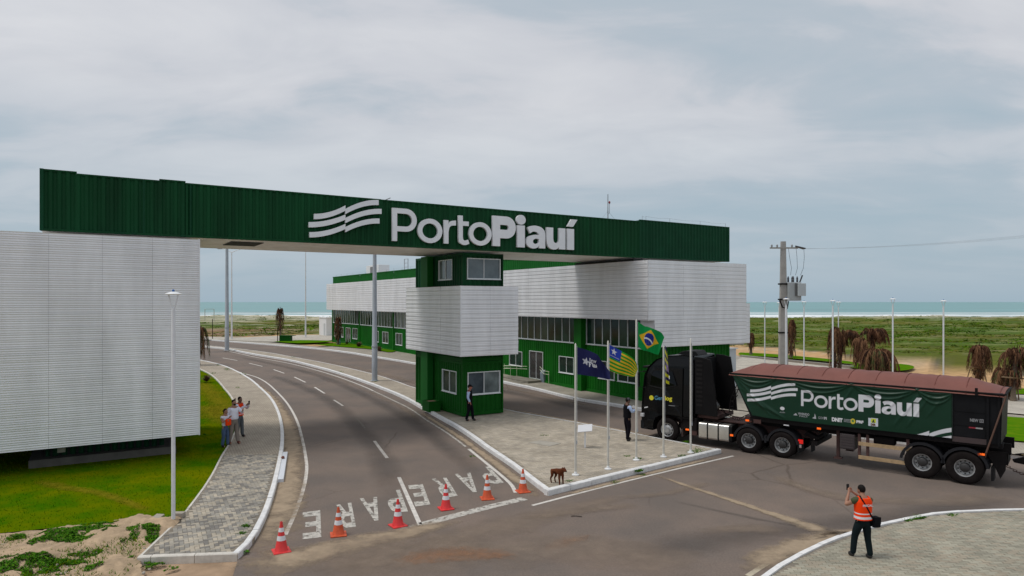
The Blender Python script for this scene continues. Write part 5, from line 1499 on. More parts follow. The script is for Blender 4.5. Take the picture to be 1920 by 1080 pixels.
# side ribs and panels of the visible black part
for z0_, z1_ in ((1.62, 1.95), (2.0, 2.42), (2.47, 3.08)):
    side_panel('side_plate', [(10.72, z0_), (11.62, z0_), (11.62, z1_), (10.72, z1_)], 0.012, m_box, tr, yy=0.06)
for x in (11.70, 12.0):
    MB().box(x - 0.035, x + 0.035, 0.0, 0.06, 1.42, zt).build('side_post', m_box, tr)
MB().box(10.7, 11.66, 0.035, 0.06, 1.42, 1.60).build('side_sill', mat('brown_sill', (0.055, 0.035, 0.035), 0.6), tr)
text_on('side_print', 'NEW', 0.14, lambda x, y: (11.20 + x, 0.044, 2.16 + y), mat('dim_print', (0.25, 0.25, 0.26)), tr, bold=0.006, width=0.24)
mb = MB(); mb.box(11.47, 11.58, 0.042, 0.046, 2.15, 2.17).box(11.47, 11.58, 0.042, 0.046, 2.245, 2.265).box(11.47, 11.49, 0.042, 0.046, 2.17, 2.245).box(11.56, 11.58, 0.042, 0.046, 2.17, 2.245).box(11.505, 11.545, 0.042, 0.046, 2.19, 2.225)
mb.build('side_emblem', mat('dim_print', (0.25, 0.25, 0.26)), tr)
MB().box(11.17, 11.36, 0.042, 0.046, 1.93, 1.975).build('reflector_red', mat('reflector_red', (0.28, 0.015, 0.03), 0.5), tr)
MB().box(11.36, 11.56, 0.042, 0.046, 1.93, 1.975).build('reflector_white', mat('reflector_white', (0.36, 0.34, 0.34), 0.5), tr)
# top rail and tarpaulin
MB().tube([(XA - 0.03, 0.0, zt + 0.06), (XB + 0.03, 0.0, zt - 0.03)], 0.035, 6).build('top_rail', m_chd, tr)
MB().tube([(XA - 0.03, 2.52, zt + 0.06), (XB + 0.03, 2.52, zt - 0.03)], 0.035, 6).build('top_rail', m_chd, tr)
MB().tube([(XB + 0.02, 0.0, zt - 0.03), (XB + 0.02, 2.5, zt - 0.03)], 0.04, 6).build('rear_rail', m_chd, tr)
def tarp():
    mb = MB(); nx, ny = 96, 16
    for i in range(nx + 1):
        t = i / nx; x = XA - 0.05 + (XB - XA + 0.05) * t
        ridge = 0.36 * min(1, (t / 0.10) ** 0.8) * min(1, ((1 - t) / 0.13 + 0.12)) + 0.02
        sag = 0.018 * math.cos(2 * PI * (x - XA) / 0.93) ** 2
        for j in range(ny + 1):
            s_ = j / ny; y = -0.05 + 2.62 * s_
            prof = 1 - abs(2 * s_ - 1) ** 2.2
            z = zt + 0.055 - 0.09 * t + (ridge + sag) * prof + 0.012 * noise.noise(Vector((x * 3, y * 2, 0)))
            if j in (0, ny): z -= 0.07
            mb.vert(x, y, z)
    for i in range(nx):
        for j in range(ny):
            a = i * (ny + 1) + j; mb.face((a, a + 1, a + ny + 2, a + ny + 1))
    return mb
tp = tarp().build('tarpaulin', m_tarp, tr, smooth=True, fix=False)
for k in range(10):
    x = XA + 0.75 + k * 0.93
    pts = []
    for j in range(9):
        s_ = j / 8; t = (x - XA) / (XB - XA); ridge = 0.36 * min(1, (t / 0.10) ** 0.8) * min(1, ((1 - t) / 0.13 + 0.12)) + 0.02
        pts.append((x, -0.055 + 2.62 * s_, zt + 0.058 - 0.09 * t + (ridge + 0.013) * (1 - abs(2 * s_ - 1) ** 2.2) - (0.05 if j in (0, 8) else 0)))
    MB().tube(pts, 0.011, 5).build('tarp_bow', mat('tarp_bow', (0.155, 0.055, 0.045), 0.75, spec=0.1), tr)
MB().box(11.35, 11.43, -0.07, -0.02, zt - 0.12, zt + 0.14).build('tarp_latch', m_chd, tr)

# banner hung on the near side, with folds
def fold(x, z):
    d = 0.0
    top = zt + 0.04 - 0.012 * (x - XA)
    for c, w_ in ((3.95, 0.75), (5.2, 0.0), (6.35, 1.05), (8.6, 0.95), (10.2, 0.5)):
        if w_ == 0: continue
        t = (x - c) / w_
        if abs(t) < 1.25:
            dz = top - z
            for q, amp in ((0.10, 0.030), (0.25, 0.040), (0.42, 0.026)):
                s_ = q * (1 - 0.75 * t * t) * 1.1
                d += amp * math.exp(-((dz - s_) / 0.045) ** 2) * max(0, 1 - (abs(t) / 1.25) ** 3)
    for (ax, az, bx, bz, amp, w_) in ((3.2, 3.0, 4.6, 1.6, .030, .05), (3.25, 2.7, 4.9, 1.7, .022, .05), (3.5, 2.35, 5.2, 1.55, .03, .06), (5.3, 3.05, 4.6, 2.2, .012, .06), (7.6, 3.05, 7.1, 2.2, .016, .05), (9.8, 3.05, 8.9, 1.7, .022, .06), (10.1, 3.0, 9.3, 1.7, .016, .05), (9.4, 3.05, 8.4, 2.0, .014, .05), (10.5, 3.0, 9.9, 2.1, .012, .05), (3.05, 3.1, 3.75, 1.65, .02, .06)):
        L2 = (bx - ax) ** 2 + (bz - az) ** 2; t = ((x - ax) * (bx - ax) + (z - az) * (bz - az)) / L2
        if -0.1 < t < 1.1:
            px, pz = ax + (bx - ax) * t, az + (bz - az) * t
            d += amp * math.exp(-((x - px) ** 2 + (z - pz) ** 2) / (w_ * w_)) * max(0, 1 - abs(2 * t - 1) ** 3)
    d += 0.006 * noise.noise(Vector((x * 2.5, z * 3, 5)))
    return -(0.004 + d)
def banner():
    nx, nz = 620, 136
    xb = 10.68
    X = np.zeros((nx + 1, nz + 1)); Z = np.zeros_like(X); Yv = np.zeros_like(X)
    for i in range(nx + 1):
        for j in range(nz + 1):
            v = j / nz
            x0 = 2.97 + (3.82 - 2.97) * (1 - v)
            x = x0 + (xb - x0) * (i / nx)
            top = zt + 0.045 - 0.010 * (x - XA); bot = zb + 0.03 + 0.05 * math.exp(-((x - 3.8) / 0.5) ** 2)
            z = bot + (top - bot) * v
            X[i, j] = x; Z[i, j] = z
            Yv[i, j] = fold(x, z)
    fx_, fz_ = X.ravel(), Z.ravel()
    cov = np.zeros(fx_.shape)
    def cover(poly, hole, sx_, sz_, ox, oz):
        nonlocal cov
        P_ = [(ox + sx_ * a, oz + sz_ * b) for a, b in poly]; c = np.zeros(fx_.shape)
        for ddx, ddz in ((-.003, -.003), (.003, -.003), (-.003, .003), (.003, .003)):
            m_ = inside(P_, fx_ + ddx, fz_ + ddz)
            if hole: m_ &= ~inside([(ox + sx_ * a, oz + sz_ * b) for a, b in hole], fx_ + ddx, fz_ + ddz)
            c += m_ * 0.25
        cov = np.maximum(cov, c)
    Sx, Sz = 0.583, 0.625
    for off, shp in WORDMARK:
        for outer, hole in shp: cover(outer, hole, Sx, Sz, 5.73 + off * Sx, 2.15)
    for wv in waves():
        cover(wv, None, 2.0, 2.0 * 0.78, 3.60, 2.14)
        cover(wv, None, 2.2, 2.1, 8.95, 0.76)
    g_ = np.array((0.004, 0.034, 0.016)); w__ = np.array((0.68, 0.68, 0.71))
    colr = g_[None] * (1 - cov[:, None]) + w__[None] * cov[:, None]
    # small sponsor panel (white with a yellow triangle) and yellow badge
    pn = (fx_ > 8.10) & (fx_ < 8.42) & (fz_ > 1.66) & (fz_ < 1.95)
    colr[pn] = (0.62, 0.66, 0.72)
    tri = inside([(8.19, 1.78), (8.35, 1.78), (8.35, 1.93), (8.19, 1.93)], fx_, fz_); colr[tri] = (0.60, 0.66, 0.04)
    tri = inside([(8.22, 1.78), (8.255, 1.78), (8.265, 1.84), (8.275, 1.78), (8.315, 1.78), (8.275, 1.91), (8.26, 1.91)], fx_, fz_); colr[tri] = (0.02, 0.03, 0.03)
    bd = ((fx_ - 7.58) / 0.085) ** 2 + ((fz_ - 1.76) / 0.10) ** 2 < 1; colr[bd] = (0.62, 0.50, 0.05)
    bd = ((fx_ - 7.58) / 0.035) ** 2 + ((fz_ - 1.77) / 0.045) ** 2 < 1; colr[bd] = (0.05, 0.22, 0.06)
    V = np.stack([X.ravel(), Yv.ravel(), Z.ravel()], 1)
    W = nz + 1
    idx = (np.arange(nx)[:, None] * W + np.arange(nz)[None]).ravel()
    Q = np.stack([idx, idx + W, idx + W + 1, idx + 1], 1)
    me = bpy.data.meshes.new('banner')
    me.vertices.add(len(V)); me.vertices.foreach_set('co', V.ravel())
    me.loops.add(Q.size); me.loops.foreach_set('vertex_index', Q.ravel())
    me.polygons.add(len(Q)); me.polygons.foreach_set('loop_start', np.arange(0, Q.size, 4)); me.polygons.foreach_set('loop_total', [4] * len(Q))
    me.polygons.foreach_set('use_smooth', [True] * len(Q)); me.update()
    ca = me.color_attributes.new('print', 'FLOAT_COLOR', 'POINT')
    ca.data.foreach_set('color', np.concatenate([colr, np.ones((len(colr), 1))], 1).ravel().astype(np.float32))
    me.materials.append(mat('printed_vinyl', (0.01, 0.05, 0.03), 0.38, attr='print', spec=0.3))
    return link('banner', me, tr)
banner()
def onb(x0, z0): return lambda x, y: (x0 + x, fold(x0 + x, z0 + y) - 0.006, z0 + y)
dimw = mat('thin_white_print', (0.42, 0.43, 0.45), 0.6)
for s_, x_, z_, sz, wd_, bo_ in (('VIVENDO', 5.62, 1.80, 0.12, 0.42, 0.003), ('PIAUI', 5.66, 1.72, 0.09, 0.30, 0.0), ('GOV', 6.36, 1.72, 0.13, 0.20, 0.0), ('PI', 6.57, 1.72, 0.13, 0.10, 0.008),
                                 ('DNIT', 6.85, 1.69, 0.19, 0.38, 0.012), ('PRF', 7.70, 1.72, 0.13, 0.24, 0.008), ('DER', 8.18, 1.68, 0.10, 0.17, 0.006), ('ALEPI', 4.92, 1.80, 0.07, 0.20, 0.0)):
    text_on('banner_print', s_, sz, onb(x_, z_), m_wp if s_ in ('DNIT', 'PRF') else (dimw if s_ != 'DER' else mat('sticker_print', (0.1, 0.1, 0.1))), tr, bold=bo_, width=wd_)
for k in range(3):
    mb = MB(); x0, x1, z = 7.27, 7.52, 1.80 - k * 0.045
    mb.poly([(x0, fold(x0, z) - .006, z), (x1, fold(x1, z) - .006, z), (x1, fold(x1, z) - .006, z + 0.014), (x0, fold(x0, z) - .006, z + 0.014)]); mb.build('banner_print', dimw, tr)
for x0, z0, pts in ((4.93, 1.92, arc(0.09, 0.06, 0.09, 0.07, 0, 360, 10)[:-1]), (5.44, 1.76, [(0, 0), (0.16, 0), (0.10, 0.09), (0.05, 0.05)]), (6.14, 1.70, [(0, 0.02), (0.15, 0.0), (0.14, 0.1), (0.10, 0.21), (0.08, 0.08)])):
    mb = MB(); mb.poly([(x0 + a, fold(x0 + a, z0 + b) - 0.008, z0 + b) for a, b in pts]); mb.build('banner_emblem', m_wp if z0 > 1.9 else dimw, tr)
rope = MB(); rope.tube([(10.70, -0.005, 1.52), (10.70, -0.005, zt)], 0.005, 4); rope.build('banner_lacing', mat('lacing_green', (0.05, 0.09, 0.07), 0.7), tr)

# trailer frame
MB().prism([(3.35, 1.30), (4.2, 1.12), (6.2, 1.12), (6.8, 1.10), (12.3, 1.10), (12.3, 1.46), (3.85, 1.48), (3.55, 1.50)], 0.55, 0.65, 'y').build('frame_rail', m_chd, tr)
MB().prism([(3.35, 1.30), (4.2, 1.12), (6.2, 1.12), (6.8, 1.10), (12.3, 1.10), (12.3, 1.46), (3.85, 1.48), (3.55, 1.50)], 1.90, 2.00, 'y').build('frame_rail', m_chd, tr)
MB().box(3.7, 12.1, 0.08, 0.55, 1.34, 1.50).build('side_sill', m_chd, tr)
MB().box(3.45, 3.75, 0.2, 2.3, 1.25, 1.48).build('front_beam', m_chas, tr)
for x in (3.66, 6.35, 6.2):
    pass
for x, z in ((3.52, 1.30), (6.30, 1.30)):
    MB().box(x, x + 0.14, 0.05, 0.08, z, z + 0.07).build('marker_lamp', m_org, tr)
MB().box(5.05, 5.25, 0.05, 0.08, 1.30, 1.34).build('pale_plate', m_wp, tr)
MB().box(3.85, 4.15, 0.05, 0.08, 1.26, 1.42).build('number_box', m_chas, tr)
# landing leg, tool box, side guard
for y in (0.35, 2.1):
    MB().box(6.92, 7.03, y, y + 0.12, 0.28, 1.3).build('landing_leg', m_chas, tr); MB().box(6.84, 7.11, y - 0.06, y + 0.18, 0.22, 0.28).build('leg_foot', m_chas, tr)
tb = MB().box(7.10, 7.62, 0.10, 0.6, 0.66, 1.24).build('tool_box', mat('brown_grey_box', (0.055, 0.042, 0.042), 0.6), tr, bevel=0.03)
mb = MB()
for k in range(5): mb.box(7.13, 7.59, 0.085, 0.10, 0.72 + k * 0.10, 0.77 + k * 0.10)
mb.build('box_rib', mat('brown_grey_box', (0.055, 0.042, 0.042)), tr)
for z in (0.88, 0.38):
    MB().box(7.75, 9.50, 0.08, 0.12, z, z + 0.13).build('side_guard_rail', m_wood, tr)
for x in (7.72, 8.0, 9.3):
    MB().box(x, x + 0.09, 0.12, 0.22, 0.36, 1.3).build('guard_post', m_chas, tr)
MB().box(8.2, 8.9, 0.3, 0.7, 0.95, 1.25).build('air_tank', m_chd, tr, bevel=0.05)
RL = 0.56
for x in (9.80, 11.05):
    wheel(tr, x, 0.02, RL, 0.32); wheel(tr, x, 2.50, RL, 0.32, far=True); wheel(tr, x, 0.38, RL, 0.30); wheel(tr, x, 2.14, RL, 0.30, far=True)
    fender(tr, x, RL, 0.66, 0.02, 0.70, 6, 174)
    MB().tube([(x, 0.3, RL), (x, 2.2, RL)], 0.09, 8).build('axle', m_chd, tr)
MB().box(9.4, 12.2, 0.7, 1.85, 0.7, 1.12).build('suspension', m_chd, tr)
MB().box(11.42, 11.52, 0.02, 0.05, 1.05, 1.12).box(11.53, 11.62, 0.02, 0.05, 1.06, 1.13).build('tail_lamp', m_org, tr)
MB().prism([(11.6, 1.2), (12.2, 1.2), (12.16, 0.6), (12.02, 0.30), (11.9, 0.6)], 0.30, 0.36, 'y').build('rear_plate', m_chd, tr)
MB().box(11.78, 11.86, 0.05, 0.68, 0.24, 0.7).build('mudflap', m_blk2, tr)
MB().tube([(12.2, -0.06, zt - 0.05), (11.95, -0.08, 2.2), (11.66, -0.05, 1.18), (11.62, 0.1, 1.0)], 0.028, 6).build('gate_lever', mat('rust_lever', (0.12, 0.06, 0.04), 0.7), tr)
# front ladder frame of the trailer
lf = MB()
for y in (0.35, 0.75):
    lf.tube([(3.05, y, 2.75), (2.78, y, 2.1), (2.70, y, 1.55)], 0.018, 5)
for z, x in ((2.5, 2.95), (2.25, 2.84), (2.0, 2.765), (1.75, 2.73), (1.56, 2.70)):
    lf.tube([(x, 0.35, z), (x, 0.75, z)], 0.014, 5)
lf.tube([(2.70, 0.35, 1.68), (3.55, 0.35, 1.66)], 0.02, 5).tube([(3.05, 0.4, 2.3), (2.78, 0.4, 1.9)], 0.02, 5)
lf.build('front_ladder', m_chd, tr)
# drawbar of the following trailer
db = thing('drawbar', 'dark drawbar with chain and hoses coupled behind the rear wheels of the bulk trailer', 'drawbar', (*TO, 0.0), TA)
MB().prism([(12.30, 0.86), (12.6, 0.98), (15.2, 1.02), (15.2, 0.76), (12.7, 0.74), (12.35, 0.78)], 0.95, 1.15, 'y').build('beam', m_chd, db)
MB().prism([(12.9, 0.98), (15.2, 1.02), (15.2, 0.80), (13.0, 0.76)], 1.15, 1.55, 'y').build('cross_plate', m_chas, db)
MB().box(13.0, 13.22, 0.94, 0.95, 0.82, 0.92).build('plate_label', mat('plate_pale', (0.4, 0.3, 0.3)), db)
ch = MB()
for k in range(14):
    t = k / 13; x = 12.2 + 1.15 * t; z = 0.62 - 0.25 * math.sin(PI * t) + 0.1 * t
    n_ = 10; pts = []
    for q in range(n_ + 1):
        a = 2 * PI * q / n_
        pts.append((x + 0.055 * math.cos(a), 0.9 + (0.03 * math.sin(a) if k % 2 else 0), z + (0 if k % 2 else 0.03 * math.sin(a))))
    ch.tube(pts, 0.012, 4)
ch.build('chain', m_chas, db)
hz_ = MB()
for k in range(4): hz_.tube([(12.2, 0.8 + k * .1, 1.05), (12.6, 0.75 + k * .1, 1.16 - .05 * k), (13.1, 0.8 + k * .1, 1.0), (13.7, 0.9, 1.05)], 0.014, 5)
hz_.build('hose', m_chd, db)
# ============================================================ POLES, PALMS, FLAGS, CONES, PEOPLE
m_pole = mat('galvanised_pole', (0.36, 0.385, 0.42), 0.5, nsc=1.5, namt=0.12)
m_wpole = mat('white_pole_paint', (0.70, 0.71, 0.73), 0.5, nsc=3, namt=0.08)
m_cpole = mat('cream_flagpole', (0.60, 0.58, 0.52), 0.5, nsc=4, namt=0.12)
def atp(px, py, z=0.0):
    x, y = g(px, py, z); return (x, y, gz(y) + z)
# tall metal poles on the median
for px, py, h, r0, lab in ((425.5, 657, 16.5, 0.23, 'tall grey metal pole on the median near the left end of the road'), (702.5, 714, 13.6, 0.21, 'tall grey metal pole on the median in front of the long building')):
    t = thing('tall_pole', lab, 'pole', atp(px, py, 0.12), 0, 'tall metal poles on the median')
    MB().lathe([(r0, 0), (r0, 2.6), (r0 * 0.93, 2.62), (r0 * 0.52, h)], n=20).build('shaft', m_pole, t, smooth=True)
    MB().lathe([(r0 + 0.02, 2.55), (r0 + 0.02, 2.66), (r0, 2.67)], n=20).build('joint_ring', m_gal, t)
    MB().lathe([(r0 + 0.12, 0), (r0 + 0.12, 0.04), (r0, 0.05)], n=16).build('base_plate', m_gal, t)
    MB().box(-r0 - 0.01, -r0 + 0.06, -0.08, 0.08, 0.9, 1.3).build('hatch', m_gal, t)
    MB().tube([(0, 0, h - 0.2), (-1.2, 0, h + 0.3)], 0.04, 6).tube([(0, 0, h - 0.2), (1.2, 0, h + 0.3)], 0.04, 6).build('lamp_arm', m_pole, t)
# twin arm street lights beyond the road
for px, py, h, ar, lab in ((573.0, 633, 13.9, 1.25, 'thin white twin-arm street light right of the slim palm'), (434.5, 636, 13.3, 1.9, 'thin white twin-arm street light just right of the leftmost tall pole')):
    t = thing('street_light', lab, 'street light', atp(px, py, 0.12), 0, 'twin-arm street lights at the plaza')
    MB().lathe([(0.13, 0), (0.11, 4), (0.06, h - 0.5)], n=10).build('shaft', m_wpole, t, smooth=True)
    for s_ in (-1, 1):
        MB().tube([(0, 0, h - 0.55), (s_ * ar * 0.35, 0, h - 0.28), (s_ * ar * 0.75, 0, h - 0.05)], [0.05, 0.04, 0.03], 6).build('arm', m_wpole, t)
        MB().box(s_ * ar * 0.75 - 0.02 if s_ > 0 else -ar - 0.15, ar + 0.15 if s_ > 0 else -ar * 0.75 + 0.02, -0.15, 0.15, h - 0.08, h + 0.04).build('lamp_head', mat('lamp_head_grey', (0.25, 0.27, 0.3), 0.5), t, bevel=0.02)
# white Y-headed post lamps
def post_lamp(px, py, top, lab, rad=0.05):
    p = atp(px, py, 0.13); h = (H - (top - 566) / F * p[1]) - p[2]
    t = thing('lamp_post', lab, 'lamp post', p, 0, 'white lamp posts with a V-shaped head')
    MB().lathe([(rad, 0), (rad, h - 0.55), (rad * 0.8, h - 0.42)], n=10).build('shaft', m_wpole, t, smooth=True)
    for s_ in (-1, 1):
        MB().tube([(0, 0, h - 0.50), (s_ * 0.06, 0, h - 0.34), (s_ * 0.13, 0, h - 0.06)], 0.02, 5).build('fork_arm', m_wpole, t)
    MB().lathe([(0.0, h - 0.02), (0.17, h - 0.045), (0.215, h - 0.035), (0.19, h - 0.015), (0.06, h + 0.03), (0, h + 0.035)], n=18).build('lamp_disc', m_white, t, smooth=True)
    MB().lathe([(0.035, h + 0.02), (0.035, h + 0.08), (0.0, h + 0.10)], n=8).build('sensor', mat('blue_sensor', (0.03, 0.12, 0.35), 0.4), t)
    return t
post_lamp(325, 979, 549, 'white lamp post standing on the near lawn in front of the left building', 0.052)
post_lamp(1434, 690, 566, 'white lamp post just left of the concrete power pole', 0.05)
post_lamp(1460.5, 675, 567, 'far thin white lamp post partly behind the concrete power pole', 0.045)
post_lamp(1474, 742, 560, 'thick-looking white lamp post in front of the concrete power pole', 0.07)
post_lamp(1507.5, 700, 565.5, 'white lamp post right of the pole transformer', 0.05)
post_lamp(1561.5, 715, 563, 'white lamp post in front of the wide drooping dead palm', 0.06)
post_lamp(1572, 697, 566, 'thin white lamp post hidden low behind the wide drooping dead palm', 0.04)
post_lamp(1674, 722, 560, 'white lamp post right of the pair of collapsed palms', 0.055)
post_lamp(1769, 722, 563.5, 'rightmost white lamp post, on the bare sand', 0.055)

# power pole
p = atp(1468.5, 696, 0.12)
pp = thing('power_pole', 'tall tapered concrete power pole with a transformer, right of the building', 'power pole', p, 0)
ph = 11.3 - p[2]
mb = MB(); n_ = 10
for i in range(n_):
    z0_, z1_ = ph * i / n_, ph * (i + 1) / n_; w0, w1 = 0.36 - 0.17 * i / n_, 0.36 - 0.17 * (i + 1) / n_
    b = len(mb.v)
    for z, w_ in ((z0_, w0), (z1_, w1)):
        for sx_, sy_ in ((-1, -1), (1, -1), (1, 1), (-1, 1)): mb.vert(sx_ * w_, sy_ * w_ * 0.6, z)
    for k in range(4): mb.face((b + k, b + (k + 1) % 4, b + 4 + (k + 1) % 4, b + 4 + k))
mb.poly([(-0.19, -0.11, ph), (0.19, -0.11, ph), (0.19, 0.11, ph), (-0.19, 0.11, ph)])
mb.build('shaft', mat('pole_concrete', (0.36, 0.34, 0.32), 0.9, nsc=2, namt=0.12), pp)
mb = MB()
for k in range(22): mb.box(-0.05, 0.05, -0.25 + 0.0045 * k, -0.115, 0.8 + k * 0.46, 1.0 + k * 0.46)
MB().box(-1.15, 1.2, -0.16, -0.02, ph - 0.62, ph - 0.50).build('cross_arm', m_conc, pp)
for k, x in enumerate((-1.0, -0.55, 0.7)):
    MB().lathe([(0.03, 0), (0.09, 0.05), (0.05, 0.1), (0.09, 0.15), (0.03, 0.24), (0, 0.25)], (x, -0.09, ph - 0.5), n=10).build('insulator', mat('grey_insulator', (0.2, 0.2, 0.21), 0.4), pp)
for k in range(3):
    MB().tube([(0.9 + .1 * k, -0.3 + k * 0.2, ph - 0.42), (1.75, -0.3 + k * 0.2, ph - 0.62)], 0.06, 6).build('fuse_cutout', mat('dark_insulator', (0.05, 0.05, 0.06), 0.4), pp)
tf = MB().box(0.26, 1.36, -0.45, 0.45, 5.95, 7.50).build('transformer', mat('transformer_grey', (0.36, 0.38, 0.39), 0.5, nsc=2, namt=0.06), pp, bevel=0.05)
MB().box(0.98, 1.62, -0.72, -0.46, 6.35, 7.40).build('radiator', mat('transformer_grey_b', (0.44, 0.47, 0.49), 0.5), tf, bevel=0.02)
MB().box(0.80, 0.98, -0.55, -0.46, 6.35, 7.40).build('radiator_shade', mat('shadow_grey', (0.10, 0.10, 0.10), 0.6), tf)  # dark box painting in the shade beside the radiator fins
for x, y in ((0.42, 0.0), (0.80, 0.1), (1.18, 0.0), (0.72, -0.3)):
    MB().lathe([(0.04, 0), (0.10, 0.08), (0.06, 0.14), (0.10, 0.20), (0.06, 0.26), (0.09, 0.32), (0.03, 0.5), (0, 0.52)], (x, y, 7.50), n=10).build('bushing', mat('dark_insulator', (0.05, 0.05, 0.06)), tf, smooth=True)
MB().tube([(1.36, 0, 7.4), (1.62, 0, 8.1)], 0.06, 6).build('arrester', mat('dark_insulator', (0.05, 0.05, 0.06)), tf)
for k in range(3):
    x0 = 0.75 + k * 0.5
    MB().tube([(0.4 + 0.65 * k, -0.1, ph - 0.6), (0.5 + 0.62 * k, -0.1, 9.6), (0.7 + 0.5 * k, 0, 8.7), (0.62 + 0.42 * k, 0, 8.1)], 0.014, 4).build('drop_wire', m_chd, pp)
for z in (6.0, 7.3, 3.2): MB().box(-0.36, 0.36, -0.24, 0.24, z, z + 0.12).build('clamp', m_chd, pp)
MB().tube([(0.35, -0.2, 5.9), (0.2, -0.35, 5.3), (-0.2, -0.35, 5.4), (-0.38, -0.2, 6.0)], 0.06, 6).build('cable_loop', m_chd, pp)
wr = thing('power_lines', 'three thin power lines running from the concrete pole off to the right', 'power line', (0, 0, 0))
for k in range(3):
    A = Vector((p[0] + 1.75, p[1] - 0.3 + k * 0.2, 11.3 - 0.62)); B = Vector((46 + k * 1.6, 33 + k * 1.2, 12.3 + k * 0.35))
    pts = []
    for i in range(31):
        t = i / 30; q = A.lerp(B, t); q.z -= 0.9 * 4 * t * (1 - t); pts.append(q)
    MB().tube(pts, 0.007, 4).build('wire', mat('wire_grey', (0.34, 0.38, 0.42), 0.6), wr)
for px, py, h, lab in ((398.5, 636, 3.0, 'thin dark post at the edge of the far left plaza'), (520.5, 641, 1.9, 'thin dark stake left of the slim dead palm')):
    t = thing('thin_post', lab, 'post', atp(px, py, 0.1)); MB().lathe([(0.06, 0), (0.05, h), (0, h)], n=6).build('shaft', m_chd, t)
gp = thing('beach_frame', 'small distant wooden frame standing on the dunes at far left', 'frame', (-79.5, 178, 0.9))
MB().tube([(-1.2, 0, 0), (-1.2, 0, 3.4), (1.2, 0, 3.4), (1.2, 0, 0)], 0.09, 5).build('post_frame', mat('pale_stick', (0.42, 0.42, 0.35), 0.8), gp)

